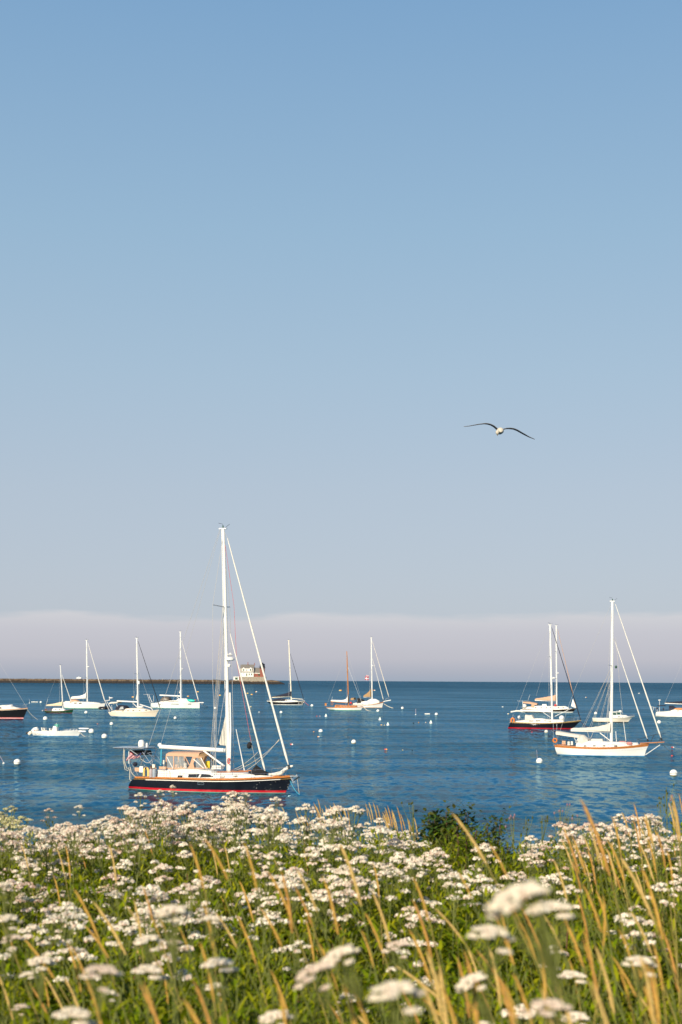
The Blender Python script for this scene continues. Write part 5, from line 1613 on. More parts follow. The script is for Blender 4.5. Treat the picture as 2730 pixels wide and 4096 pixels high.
# ---- open white outboard skiff with lettering
b = Boat('skiff', 'open white outboard skiff with centre console and grey hull lettering, left side', Z3(560, 462), -10, 2.6, 'skiff')
at = b.at
b.hull(tuple(at(Z3(160, 376), -1.15).xz), tuple(at(Z3(1030, 362)).xz), at(Z3(172, 460), -1.1).x, at(Z3(975, 460)).x, at(Z3(450, 376), -1.3).z, white, boots=[(0.09, blue_boot)], tw=.88, q=1.2, qs=1.0, rub=(.90, offwhite), full=.35)
b.toe_rail(white, .05, .12)
p = at(Z3(585, 330)); mb = MB()
lo = pxz(b, Z3, [(530, 372), (612, 372)]); hi = pxz(b, Z3, [(552, 282), (608, 282)])
cons = house(b, lo, hi, .45, white, 'console')
q_ = [at(Z3(x, y)) for x, y in ((572, 282), (580, 248), (632, 248), (632, 298))]
mb = MB()
for sgn in (-1, 1): mb.add([(p.x, sgn * .44, p.z) for p in q_], [(0, 1, 2, 3)])
mb.add([(q_[2].x, -.44, q_[2].z), (q_[2].x, .44, q_[2].z), (q_[3].x, .44, q_[3].z), (q_[3].x, -.44, q_[3].z)], [(0, 1, 2, 3)])
mb.build('windscreen', glass_mat('green_screen', (.10, .38, .30), .35), cons, 0)
MB().tube([at(Z3(590, 232)), at(Z3(590, 285))], .05, 5).build('antenna', white, cons)
for x, z0, h_ in ((380, 350, .62), (420, 350, .5), (515, 350, .35)):
    p = at(Z3(x, z0)); mb = MB(); mb.box((p.x - .15, -.2, p.z + .1), (.14, .9, h_), ry=R(-8)); mb.box((p.x + .1, -.2, p.z - .15), (.5, .9, .16)); mb.build('seat', offwhite, b.root, 30)
t = empty('outboard_motor', b.world(at(Z3(150, 375))), b.yaw); tag(t, 'big white outboard motor tilted up on the transom of the lettered skiff', 'outboard')
o0 = at(Z3(150, 375)); f_ = lambda x, y: at(Z3(x, y)) - o0
MB().tube([f_(272, 352), f_(255, 335), f_(210, 345), f_(165, 368)], [.18, .36, .36, .2], 10).build('cowling', white, t)
MB().tube([f_(160, 385), f_(140, 400), f_(110, 425)], [.22, .30, .26], 8).build('leg', cream, t)
MB().tube([f_(110, 390), f_(85, 400), f_(65, 410)], [.10, .2, .15], 8).build('propeller', rubber, t)
MB().sheet([[f_(205, 340) + Vector((0, -.37, 0)), f_(225, 362) + Vector((0, -.37, 0))], [f_(215, 336) + Vector((0, -.37, 0)), f_(235, 356) + Vector((0, -.37, 0))]], .01).build('decal', red, t)
mb = MB()
for sgn in (-1, 1):
    pts = [at(Z3(x, y)) for x, y in ((700, 358), (800, 335), (955, 335))]
    mb.tube([(p.x, sgn * (b.halfw(p.x) - .1), p.z) for p in pts], .03, 5)
    for xa, ya, xb_, yb in ((800, 360, 818, 335), (845, 362, 862, 335), (900, 364, 920, 335), (940, 366, 960, 335)):
        p, q_ = at(Z3(xa, ya)), at(Z3(xb_, yb)); mb.tube([(p.x, sgn * (b.halfw(p.x) - .1), p.z), (q_.x, sgn * (b.halfw(q_.x) - .1), q_.z)], .03, 5)
mb.build('bow_rail', steel, b.root)
mb = MB(); a, c = at(Z3(985, 372)), at(Z3(1110, 368)); mb.box(((a.x + c.x) / 2, 0, a.z), (c.x - a.x, .5, .2), taper=.9); mb.build('bow_pulpit', white, b.root, 30)
o = MB().tube([(-.9, 0, 0), (-.8, 0, 0), (.7, 0, 0), (.9, 0, 0)], [.04, .12, .12, .04], 8).build('fender', white, None, 60, loc=b.world(at(Z3(1072, 327)))); o.rotation_euler = (0, 0, b.yaw); tag(o, 'long white fender over the bow pulpit of the open skiff', 'fender')
b.mooring(at(Z3(995, 385)), *Z3(1165, 472), .04, rope, .3)


def text_mesh(body, size):
    cu = bpy.data.curves.new('lettering', 'FONT'); cu.body = body; cu.size = size; cu.align_x = 'LEFT'; cu.offset = -0.004 * size
    o = bpy.data.objects.new('lettering', cu); COL.objects.link(o)
    dg = bpy.context.evaluated_depsgraph_get()
    me = bpy.data.meshes.new_from_object(o.evaluated_get(dg))
    bpy.data.objects.remove(o); bpy.data.curves.remove(cu)
    return me


a, c = at(Z3(205, 446), -1.25), at(Z3(430, 412), -1.25)
me = text_mesh('ROBALO', 1.0)
xs_ = [v.co.x for v in me.vertices]; zs_ = [v.co.y for v in me.vertices]
for v in me.vertices:
    x = a.x + (v.co.x - min(xs_)) / (max(xs_) - min(xs_)) * (c.x - a.x); z = a.z + (v.co.y - min(zs_)) / (max(zs_) - min(zs_)) * (c.z - a.z)
    v.co = (x, -hull_y(b, x, z) - .02, z)
me.materials.append(mat('letter_grey', (.36, .34, .31), .6)); o = bpy.data.objects.new('hull_lettering', me); COL.objects.link(o); o.parent = b.root
q_ = [at(Z3(x, y), -1.3) for x, y in ((455, 415), (480, 430), (484, 455), (470, 440))]
MB().add([(p.x, -hull_y(b, p.x, max(.12, p.z)) - .02, p.z) for p in q_], [(0, 1, 2, 3)]).build('hull_emblem', MATS['letter_grey'], b.root, 0)

# ---- far motorboat beyond the breakwater
fd = 3400.0; c = P(*R2(712, 590), fd); sF = K * fd * .4464
t = empty('motorboat', (c.x, fd, c.z), 0); tag(t, 'tiny white motorboat passing beyond the breakwater', 'motorboat')
MB().prism([(-24 * sF, -4 * sF), (-22 * sF, 8 * sF), (22 * sF, 8 * sF), (20 * sF, -3 * sF)], -6, 6).build('hull', white, t, 0)
MB().prism([(-12 * sF, -4 * sF), (-10 * sF, -13 * sF * -1), (4 * sF, 13 * sF), (14 * sF, -3 * sF)], -5, 5).build('cabin', white, t, 0)

# ================================================= buoys
def ball(px, py, rpx, label, band=True, scum=True, sink=.25, color=None, group='mooring balls afloat', lettering=None, tilt=0.0):
    w_ = on_water(px, py)
    D = w_.y; r = rpx * K * D
    t = empty('mooring_ball', (w_.x, D + r * .5, 0), 0)
    tag(t, label, 'mooring buoy', group)
    prof = []
    n = 14
    for i in range(n + 1):
        a = -math.pi / 2 + math.pi * i / n
        prof.append((max(.01, r * math.cos(a)), r * math.sin(a)))
    zc = r * (1 - 2 * sink)
    mb = MB(); mb.lathe(prof, (0, 0, zc), 20, [1 if (scum and p[1] < -r * .62) else 0 for p in prof[:-1]])
    M = Matrix.Rotation(tilt, 4, 'Y')
    o = mb.build('float_shell', [color or buoy_white, buoy_scum], t, 60)
    if band:
        m2 = MB(); m2.lathe([(r * .985, -r * .05), (r * 1.03, -r * .03), (r * 1.03, r * .03), (r * .985, r * .05)], (0, 0, 0), 20, 0, M.to_3x3())
        m2.build('rubbing_band', rubber if band is True else band, t, 60, loc=(0, 0, zc))
    MB().lathe([(r * .1, r * .96), (r * .1, r * 1.06), (r * .04, r * 1.08)], (0, 0, zc), 8).build('top_eye', steel, t)
    if lettering:
        me = text_mesh(lettering, 1.0)
        xs_ = [v.co.x for v in me.vertices]; mid_ = (min(xs_) + max(xs_)) / 2
        k = 1.5 / (max(xs_) - min(xs_))
        for v in me.vertices:
            lon = (v.co.x - mid_) * k - .05; lat = .12 + v.co.y * k * 1.1
            v.co = (r * 1.012 * math.sin(lon) * math.cos(lat), -r * 1.012 * math.cos(lon) * math.cos(lat), zc + r * 1.012 * math.sin(lat))
        me.materials.append(rubber); oo = bpy.data.objects.new('lettering', me); COL.objects.link(oo); oo.parent = t
    return t, r, zc


ball(67.5, 3058, 14, 'large white mooring ball with black belt near the left edge')
ball(180.5, 2880, 9, 'white mooring ball between the black left hull and the open skiff', band=False)
ball(344, 2854, 6.5, 'white mooring ball just right of the green sloop', band=False)
ball(365, 2932, 11, 'white mooring ball with yellowish base off the bow of the open skiff', band=False)
ball(417, 2953, 11.5, 'white mooring ball with grey belt below the skiff bow', band=grey)
ball(446, 2900, 7.2, 'white mooring ball standing below the cream sloop stern', band=False)
ball(163, 2812, 4.6, 'small white mooring ball behind the black left hull and beside a stick buoy', band=False)
ball(640, 2987, 9.5, 'white mooring ball with slanting belt seen just behind the black yacht boom end', tilt=R(-40), band=grey)
ball(861, 2836, 5.4, 'white mooring ball between the shrouds of the black yacht', band=False)
ball(701, 2876, 6.2, 'white mooring ball floating below the modern white sloop', band=False)
ball(1249, 2826, 5.6, 'white mooring ball right of the small black sloop bow', band=False)
ball(1125, 2853, 5.8, 'whitish lumpy mooring ball below the small black sloop', band=False)
ball(1513, 2847, 5.8, 'white mooring ball under the bow of the bowsprit cutter', band=False)
ball(1611, 2836, 5.6, 'white mooring ball right of the cutter in open water', band=False)
ball(1747, 2861, 6.2, 'white mooring ball farther right beside the floating white stick', band=False)
ball(1284, 2928, 8.5, 'half sunk white mooring ball in the middle of the bay', band=False, sink=.38)
ball(1416, 2976, 9.8, 'white mooring ball with dark belt in the middle of the open water', band=darkgreen, sink=.15)
ball(2160, 3053, 13.2, 'white mooring ball with a thin pink whip, left of the white cruising sloop', band=grey)
ball(2698, 3106, 15.6, 'large white mooring ball with black lettering at the right edge', lettering='OPW1', sink=.15)
ball(2639, 2894, 8, 'white mooring ball below the right edge sloop', band=grey)
ball(2385, 2857, 6.2, 'white mooring ball left of the white motorboat', band=False)
ball(2187, 2931, 7.2, 'cream mooring ball under the navy sloop', band=False, color=cream)
ball(2391, 2917, 6.5, 'white mooring ball half hidden behind the grey sail cover', band=False)
# pick-up whips
def whip(px, py, tip, rpx, label, col):
    w_ = on_water(px, py); D = w_.y; r = rpx * K * D
    t = empty('pickup_buoy', w_, 0); tag(t, label, 'pick-up buoy')
    MB().lathe([(r * .3, -r), (r, -r * .5), (r, r * .6), (r * .5, r)], (0, 0, r * .4), 10).build('float_shell', buoy_white, t)
    MB().tube([Vector((0, 0, r)), P(*tip, D) - w_], r * .16 if rpx > 3 else r * .2, 5).build('whip', col, t)
pale_pink = mat('pale_pink_pole', (.55, .38, .42), .5)
whip(14.5, 3056, (-2, 3022), 4.2, 'small white pick-up buoy with slanting pink whip at the left edge', pale_pink)
whip(2151, 3042, (2148, 3000), 2.0, 'thin pink whip standing beside the white mooring ball', pale_pink)
whip(1664, 2860, (1664, 2836), 2.4, 'small white buoy with a thin upright whip in open water', pale_pink)
whip(118, 2814, (118, 2798), 2.0, 'short white stick buoy behind the black left hull', spar)
for (xa, ya, xb_, yb, lab) in ((1700, 2858.5, 1719, 2858, 'white stick lying afloat beside a mooring ball'), (125, 2810, 148, 2810.5, 'white stick lying afloat between the stick buoy and a small ball')):
    a, c = on_water(xa, ya), on_water(xb_, yb)
    o = MB().tube([a - a + Vector((0, 0, .12)), Vector((c.x - a.x, 0, .12))], .2, 6).build('floating_stick', buoy_white, None, 60, loc=a); tag(o, lab, 'floating stick')
# bell shaped floats
def bell(px, py, hpx, label, base_m):
    w_ = on_water(px, py); D = w_.y; h = hpx * K * D
    t = empty('bell_buoy', w_, 0); tag(t, label, 'bell buoy', 'bell shaped buoys')
    MB().lathe([(h * .44, -h * .1), (h * .46, .02 * h), (h * .42, h * .16), (h * .28, h * .55), (h * .2, h * .72)], (0, 0, 0), 14).build('float_shell', buoy_white, t)
    MB().lathe([(h * .2, h * .72), (h * .18, h * .88), (h * .07, h)], (0, 0, 0), 12).build('cap', base_m, t)
mint = mat('mint_cap', (.42, .62, .52), .5)
bell(1305, 2867, 11.5, 'white bell shaped buoy below the classic white sloop', mint)
bell(1521, 2881, 12.5, 'white bell shaped buoy with orange tinted side below the cutter', mint)
bell(1553, 2902, 13, 'lowest white bell shaped buoy, in the middle of the bay', mint)
bell(1725, 2894, 13, 'white bell shaped buoy farthest to the right', mint)
# lobster pot floats
pot_orange = mat('pot_orange', (.75, .30, .05), .5); pot_yellow = mat('pot_yellow', (.72, .50, .14), .5)
def pot(px, py, rpx, m, m2, label):
    w_ = on_water(px, py); D = w_.y; r = rpx * K * D
    t = empty('pot_buoy', w_, rng.uniform(-.6, .6)); tag(t, label, 'lobster buoy', 'lobster pot buoys')
    mb = MB(); mb.tube([(-r * 1.5, 0, r * .1), (-r * 1.2, 0, r * .3), (0, 0, r * .3)], [r * .4, r * .85, r * .9], 8, 0)
    mb.build('float_half', m, t)
    MB().tube([(0.001, 0, r * .3), (r * 1.1, 0, r * .3), (r * 1.5, 0, r * .2)], [r * .9, r * .85, r * .4], 8).build('float_half', m2, t)
pot(1168, 2980, 4, red, white, 'red and white pot buoy right of the black yacht forestay')
pot(1545, 3000, 4, red, pot_orange, 'bright red pot buoy in the pale band of water')
pot(1612, 3001.5, 1.8, pot_yellow, white, 'small yellow pot buoy right of the red one')
pot(1650, 3002, 1.8, rubber, rubber, 'small dark pot buoy in the pale band of water')
pot(1275, 2949, 3, pot_orange, white, 'orange and white pot buoy under the half sunk ball')
pot(1527, 2901.5, 2.2, pot_orange, pot_yellow, 'orange pot buoy left of the lowest bell buoy')
pot(1539, 2902, 1.6, pot_yellow, pot_yellow, 'tiny yellow pot buoy touching the lowest bell buoy')
pot(1256, 2928, 1.7, pot_orange, pot_orange, 'tiny orange pot buoy left of the half sunk ball')
pot(1268, 2866, 1.7, red, pot_orange, 'tiny red pot buoy far left of the first bell buoy')
pot(1280, 2866, 1.7, red, white, 'tiny red and white pot buoy beside the first bell buoy')
pot(1655, 2893, 2, rubber, rubber, 'small black pot buoy left of the right hand bell buoy')
pot(1676, 2891, 1.6, pot_orange, pot_orange, 'tiny orange pot buoy near the right hand bell buoy')
pot(1704, 2891, 1.6, white, pot_orange, 'tiny pale pot buoy touching the right hand bell buoy')
pot(880, 2783, 3.2, pot_orange, pot_yellow, 'orange pot buoy behind the black yacht mast')
pot(991, 2775, 2.6, pot_yellow, pot_yellow, 'yellow pot buoy below the lighthouse')
pot(1026, 2769, 2.6, pot_orange, white, 'orange and white pot buoy below the light tower')
pot(1008, 2780, 3, pot_yellow, pot_orange, 'yellow and orange pot buoy farther below the lighthouse')
pot(753, 2787, 3, pot_yellow, pot_orange, 'orange pot buoy behind the modern sloop boom')
pot(792, 2769, 2.8, pot_orange, pot_yellow, 'orange pot buoy beside the modern sloop forestay')
pot(1363, 2764, 3.6, pot_yellow, pot_orange, 'yellow pot buoy left of the wooden mast')
pot(1499, 2763, 2.6, pot_orange, white, 'pale orange pot buoy right of the cutter mast')
pot(532, 2790, 3, pot_orange, pot_yellow, 'orange pot buoy behind the cream sloop mast')
pot(1003, 2829, 2.6, white, pot_yellow, 'pale pot buoy beside the black yacht staysail')
pot(1037, 2850, 2.2, white, white, 'tiny white pot buoy below the small black sloop stern')
pot(391, 2897, 1.8, pot_orange, red, 'tiny orange pot buoy left of the cream sloop ball')
pot(2693, 2992, 4, red, white, 'red and pale pot buoy beside the bowsprit cutter mooring line at the right edge')
pot(2693, 3026, 4.4, red, rubber, 'pink red pot buoy with dark float at the right edge')
pot(2012, 2829, 2.2, white, white, 'tiny white pot buoy left of the two right hand black hulls')
pot(2034, 2857, 2.2, white, pot_yellow, 'tiny pale pot buoy left of the black sloop stern')
pot(2129, 2930, 2, red, red, 'tiny red pot buoy beneath the navy sloop quarter')
pot(2345, 2791, 2, white, pot_orange, 'tiny pale pot buoy beyond the navy sloop bow')
pot(2558, 2775, 2.4, white, white, 'tiny white pot buoy near the horizon, right of the tall white mast')

# ================================================= gull
BZ = reg(1800, 1640, 2200)
GD = 27.0
go = P(*BZ(785, 335), GD)
gull = empty('gull', go, 0)
tag(gull, 'gull gliding with wide dark wings and pale rounded body', 'bird')
gf = lambda x, y, d=0: P(*BZ(x, y), GD + d) - go
feather_white = mat('gull_white', (.50, .46, .38), .8, var=.1, scale=30)
feather_dark = mat('gull_wing', (.11, .10, .095), .8, var=.3, scale=25)
feather_tip = mat('gull_tip', (.02, .02, .02), .8)
beak_m = mat('gull_beak', (.12, .10, .05), .5)
mb = MB()
u = gf(790, 335); s_ = K * GD * 400 / 1568
# body seen from the front: a deep rounded chest tapering back to the tail
secs = [(-.17, .012, -.030, 0), (-.15, .045, -.012, 0), (-.10, .062, 0, 0), (-.03, .070, .006, 0), (.06, .066, .010, 0), (.14, .050, .018, 0), (.21, .030, .026, 0), (.27, .035, .032, 0), (.30, .03, .034, 0)]
vs, fs = [], []
n = 16
for i, (y, r, dz, _) in enumerate(secs):
    fl = 1.0 if i < 6 else .45
    for k in range(n):
        a = 2 * math.pi * k / n
        vs.append((u.x + r * math.cos(a) * (1.0 if i < 7 else 1.25), y, u.z + dz + r * .9 * math.sin(a) * fl))
for i in range(len(secs) - 1):
    for k in range(n): fs.append((i * n + k, i * n + (k + 1) % n, (i + 1) * n + (k + 1) % n, (i + 1) * n + k))
fs += [tuple(range(n - 1, -1, -1)), tuple((len(secs) - 1) * n + k for k in range(n))]
mb.add(vs, fs, 0)
# head bent down and forward
hd = gf(750, 352, -.17)
mb.lathe([(.004, -.046), (.024, -.034), (.036, -.006), (.034, .022), (.012, .045)], hd, 12, 0)
def wing(pts, thick, sgn):
    gr_top = []
    for i, ((x, y), th) in enumerate(zip(pts, thick)):
        t = i / (len(pts) - 1)
        c = gf(x, y)
        chord = (.155 * (1 - t ** 2.2) + .012)
        sweep = .02 - .10 * math.sin(math.pi * min(1, t * 1.15)) + .16 * t ** 2
        row = []
        for k in range(9):
            q_ = k / 8
            yy = sweep + (q_ - .35) * chord
            zz = th * .5 * s_ * (.5 - q_) + .13 * (q_ - .35) * chord + .06 * chord * math.sin(math.pi * q_) * .6
            row.append((c.x, yy, c.z + zz))
        gr_top.append(row)
    b0 = len(mb.f)
    mb.sheet(gr_top, -.008 if sgn < 0 else .008, 1)
    for fi in range(b0, len(mb.f)):
        pass
    return gr_top
wing([(760, 318), (735, 297), (690, 264), (640, 240), (590, 226), (545, 219), (470, 221), (400, 225), (320, 232), (235, 236)], [30, 30, 26, 22, 20, 16, 11, 9, 6, 2], -1)
wing([(820, 318), (850, 305), (890, 298), (940, 298), (1000, 305), (1060, 324), (1120, 350), (1190, 377), (1260, 403), (1355, 437)], [26, 16, 18, 22, 24, 26, 26, 24, 16, 2], 1)
body = mb.build('body', [feather_white, feather_dark, feather_tip], gull, 60)
MB().tube([gf(751, 376, -.185), gf(751, 392, -.20), gf(750, 407, -.20)], [.010, .008, .002], 6).build('beak', beak_m, gull)
for dx in (-.03, .03): MB().lathe([(.001, -.004), (.005, 0), (.001, .004)], hd + Vector((dx, -.012, .004)), 6).build('eye', rubber, gull)

# ================================================= the meadow
def leaf_mat(name, c1, c2, tr=.35):
    m = bpy.data.materials.new(name); m.use_nodes = True
    n, l = m.node_tree.nodes, m.node_tree.links
    b = n['Principled BSDF']; b.inputs['Roughness'].default_value = .7; b.inputs['Specular IOR Level'].default_value = .10
    geo = n.new('ShaderNodeNewGeometry')
    nz = n.new('ShaderNodeTexNoise'); nz.inputs['Scale'].default_value = 5.0; nz.inputs['Detail'].default_value = 6; nz.inputs['Roughness'].default_value = .75
    l.new(geo.outputs['Position'], nz.inputs['Vector'])
    rp = n.new('ShaderNodeValToRGB'); rp.color_ramp.elements[0].position = .36; rp.color_ramp.elements[1].position = .64
    rp.color_ramp.elements[0].color = (*c1, 1); rp.color_ramp.elements[1].color = (*c2, 1)
    l.new(nz.outputs['Fac'], rp.inputs[0]); l.new(rp.outputs[0], b.inputs['Base Color'])
    t = n.new('ShaderNodeBsdfTranslucent'); l.new(rp.outputs[0], t.inputs['Color'])
    mxs = n.new('ShaderNodeMixShader'); mxs.inputs[0].default_value = tr
    l.new(b.outputs[0], mxs.inputs[1]); l.new(t.outputs[0], mxs.inputs[2]); l.new(mxs.outputs[0], n['Material Output'].inputs[0])
    return m


leaf_a = leaf_mat('leaf_green', (.120, .185, .002), (.235, .295, .003))
leaf_b = leaf_mat('leaf_yellow_green', (.225, .260, .003), (.340, .335, .008))
leaf_dark = leaf_mat('leaf_deep_green', (.030, .072, .012), (.070, .125, .020), .25)
stem_m = mat('stem_green', (.14, .16, .035), .7, var=.2)
stem_r = mat('stem_reddish', (.12, .055, .03), .7, var=.2)
floret_w = mat('floret_white', (.86, .80, .66), .8, var=.06, scale=60, trans=.25)
floret_p = mat('floret_pinkish', (.76, .61, .50), .8, var=.10, scale=60, trans=.25)
floret_b = mat('floret_faded', (.40, .26, .19), .85, var=.2, scale=60)
floret_g = mat('floret_greenish', (.42, .40, .18), .85, var=.15, scale=60)
straw = mat('straw_head', (.60, .36, .075), .8, var=.2, scale=40, trans=.2)
straw_p = mat('straw_pale', (.66, .46, .16), .8, var=.15, scale=40, trans=.2)
straw_d = mat('straw_brown', (.44, .23, .055), .85, var=.2, scale=40)
blade_m = leaf_mat('grass_blade', (.19, .21, .010), (.40, .30, .035))
stalk_m = mat('stalk_yellowing', (.30, .24, .06), .8, var=.2)
thistle_m = mat('thistle_purple', (.22, .13, .16), .9)


class QM:
    """Quad soup kept as arrays so thousands of copies can be merged fast."""

    def __init__(self): self.V, self.F, self.M, self.n = [], [], [], 0

    def add(self, V, F, mi):
        V = np.asarray(V, float); F = np.asarray(F, int)
        self.V.append(V); self.F.append(F + self.n); self.n += len(V)
        self.M.append(np.full(len(F), mi) if np.isscalar(mi) else np.asarray(mi))
        return self

    def done(self): return np.concatenate(self.V), np.concatenate(self.F), np.concatenate(self.M)


def mesh_from(name, V, F, M, mats, smooth=False):
    me = bpy.data.meshes.new(name)
    me.vertices.add(len(V)); me.vertices.foreach_set('co', V.astype(np.float32).ravel())
    me.loops.add(F.size); me.loops.foreach_set('vertex_index', F.astype(np.int32).ravel())
    me.polygons.add(len(F)); me.polygons.foreach_set('loop_start', np.arange(len(F), dtype=np.int32) * 4)
    for m in mats: me.materials.append(m)
    me.polygons.foreach_set('material_index', M.astype(np.int32))
    if smooth: me.polygons.foreach_set('use_smooth', np.ones(len(F), bool))
    me.update(calc_edges=True); me.validate()
    return me


def tube_q(q, pts, rs, mi, n=3):
    pts = np.asarray(pts, float)
    V, F = [], []
    for i, p in enumerate(pts):
        d = pts[min(i + 1, len(pts) - 1)] - pts[max(i - 1, 0)]; d /= np.linalg.norm(d) + 1e-9
        a = np.cross(d, [0.0, 1, 0.2]); a /= np.linalg.norm(a) + 1e-9; b_ = np.cross(d, a)
        for k in range(n): V.append(p + (a * math.cos(2 * math.pi * k / n) + b_ * math.sin(2 * math.pi * k / n)) * rs[i])
    for i in range(len(pts) - 1):
        for k in range(n): F.append((i * n + k, i * n + (k + 1) % n, (i + 1) * n + (k + 1) % n, (i + 1) * n + k))
    q.add(V, F, mi)


def leaf_q(q, base, az, L_, w_, pitch, droop, mi):
    """A lance-shaped leaf: three segments, folded and drooping."""
    d = np.array([math.cos(az), math.sin(az), 0.0]); s_ = np.array([-d[1], d[0], 0.0])
    V, p, a = [], np.array(base, float), pitch
    for i, wf in enumerate((.35, 1.0, .75, .04)):
        V += [p - s_ * w_ * wf / 2, p + s_ * w_ * wf / 2]
        p = p + (d * math.cos(a) + np.array([0, 0, math.sin(a)])) * L_ / 3; a -= droop
    q.add(V, [(0, 1, 3, 2), (2, 3, 5, 4), (4, 5, 7, 6)], mi)


def florets(q, c, r, n, thick, size, mi, g):
    """A flat-topped cluster of tiny flowers as many small faces."""
    ang = g.uniform(0, 2 * math.pi, n); rad = r * np.sqrt(g.uniform(0, 1, n))
    X = c[0] + rad * np.cos(ang); Y = c[1] + rad * np.sin(ang)
    Z = c[2] - (rad / r) ** 2 * thick * 1.1 + g.uniform(-thick * .5, thick * .5, n)
    C = np.stack([X, Y, Z], 1)
    N = np.stack([g.normal(0, .75, n) + .6 * np.cos(ang) * rad / r, g.normal(0, .75, n) + .6 * np.sin(ang) * rad / r, np.full(n, .62)], 1)
    N /= np.linalg.norm(N, axis=1, keepdims=True)
    A = np.cross(N, np.array([.3, .9, .1])); A /= np.linalg.norm(A, axis=1, keepdims=True); B = np.cross(N, A)
    s_ = size * g.uniform(.6, 1.25, n)[:, None] / 2
    th = g.uniform(0, 6.28, n)[:, None]
    A2 = A * np.cos(th) + B * np.sin(th); B2 = np.cross(N, A2)
    V = np.stack([C - A2 * s_, C - B2 * s_, C + A2 * s_, C + B2 * s_], 1).reshape(-1, 3)
    q.add(V, np.arange(4 * n).reshape(n, 4), mi if np.isscalar(mi) else mi(n))


def valerian(seed, h, spread, dense=1.0, kind='w', um=8, flat=1.0, size=.0105):
    """A tall stalk with paired leaves and a broad branched flower head. Returns quad soups (stem, foliage, head)."""
    g = np.random.default_rng(seed)
    st, fo, hd = QM(), QM(), QM()
    axis = lambda t: np.array([.02 * math.sin(3.1 * t) * t, .02 * math.sin(4.2 * t) * (1 - t), h * t])
    tube_q(st, [axis(t) for t in (0, .35, .7, .88)], [.006, .005, .004, .003], 0, 4)
    for i in range(5):
        t = .22 + .12 * i; az = i * 1.57 + g.uniform(-.4, .4)
        for e in (0, math.pi):
            for j in range(4):
                leaf_q(fo, axis(t) + .02 * j * np.array([math.cos(az + e), math.sin(az + e), .3]), az + e + g.uniform(-.6, .6), g.uniform(.06, .11), g.uniform(.010, .018), g.uniform(.1, .8), g.uniform(.15, .4), int(g.integers(0, 2)))
    top = axis(1.0)
    cl = [(0, 0, 0, 1.0)]
    for i in range(um):
        a = i * 2.4 + g.uniform(-.3, .3); rr = spread * (.42 + .58 * (i / um)) * g.uniform(.85, 1.1)
        cl.append((rr * math.cos(a), rr * math.sin(a), -(rr / spread) ** 1.5 * spread * g.uniform(.35, .95) * flat - (spread * g.uniform(.4, 1.1) * flat if i > um - 4 else 0), g.uniform(.65, 1.0)))
    for x, y, z, sc_ in cl:
        c = top + np.array([x, y, z]); r = spread * (.36 if flat < 1 else .31) * sc_
        if kind == 'w': mi = lambda n: g.choice([0, 1, 2], n, p=[.76, .20, .04])
        elif kind == 'p': mi = lambda n: g.choice([0, 1, 2], n, p=[.40, .50, .10])
        elif kind == 'b': mi = lambda n: g.choice([0, 1, 2], n, p=[.10, .42, .48])
        else: mi = lambda n: g.choice([0, 1, 3], n, p=[.15, .10, .75])
        florets(hd, c, r, int(64 * dense), r * .30 * flat, size, mi, g)
        fork = axis(.84) + (c - axis(.84)) * .15
        tube_q(hd, [axis(.80 + .08 * g.random()), fork * .5 + c * .5 - np.array([0, 0, .012]), c - np.array([0, 0, .006])], [.0022, .0018, .0012], 4, 3)
        for k in range(3):
            e = c + np.array([g.normal(0, r * .5), g.normal(0, r * .5), -r * .25])
            tube_q(hd, [c - np.array([0, 0, .03]), e], [.0012, .0008], 4, 3)
    V, F, M = hd.done()
    return st.done(), fo.done(), (V - np.array([0, 0, h]), F, M)


def leafy(seed, h, nl, L_, w_, lo=.08):
    g = np.random.default_rng(seed); q = QM()
    lean = g.normal(0, .10, 2)
    ax = lambda t: np.array([lean[0] * t * t, lean[1] * t * t, h * t])
    tube_q(q, [ax(t) for t in (0, .5, 1)], [.004, .003, .0015], 2, 3)
    for i in range(nl):
        t = lo + (1 - lo) * (i + g.random()) / nl; az = i * 2.4 + g.uniform(-.4, .4)
        k = 1.0 - .55 * max(0, t - .55) / .45
        leaf_q(q, ax(t), az, L_ * k * g.uniform(.75, 1.2), w_ * k, g.uniform(.2, .9) + .5 * max(0, t - .7), g.uniform(.15, .45), int(g.random() < .45))
    return q.done()


def grass_head(seed, L_, r, m_=0):
    """A dense tapering seed spike with short bristles."""
    g = np.random.default_rng(seed); q = QM()
    n = 9
    pts = [np.array([-.10 * L_ * (i / n) ** 2, 0, L_ * i / n]) for i in range(n + 1)]
    rs = [r * (.35 + .65 * math.sin(math.pi * min(.98, (.10 + .82 * i / n))) ** .7) * g.uniform(.85, 1.15) for i in range(n)] + [r * .12]
    tube_q(q, pts, rs, 0, 6)
    for i in range(90):
        t = g.random(); p = pts[min(n - 1, int(t * n))] * (1 - (t * n) % 1) + pts[min(n, int(t * n) + 1)] * ((t * n) % 1)
        a = g.uniform(0, 6.28); d = np.array([math.cos(a), math.sin(a), 0]) * r * (1.05 - .5 * t); up = np.array([-.01, 0, g.uniform(.012, .026)])
        s_ = np.array([-math.sin(a), math.cos(a), 0]) * .0014
        q.add([p + d * .6 - s_, p + d * .6 + s_, p + d * 1.1 + up + s_ * .3, p + d * 1.1 + up - s_ * .3], [(0, 1, 2, 3)], 0)
    return q.done()


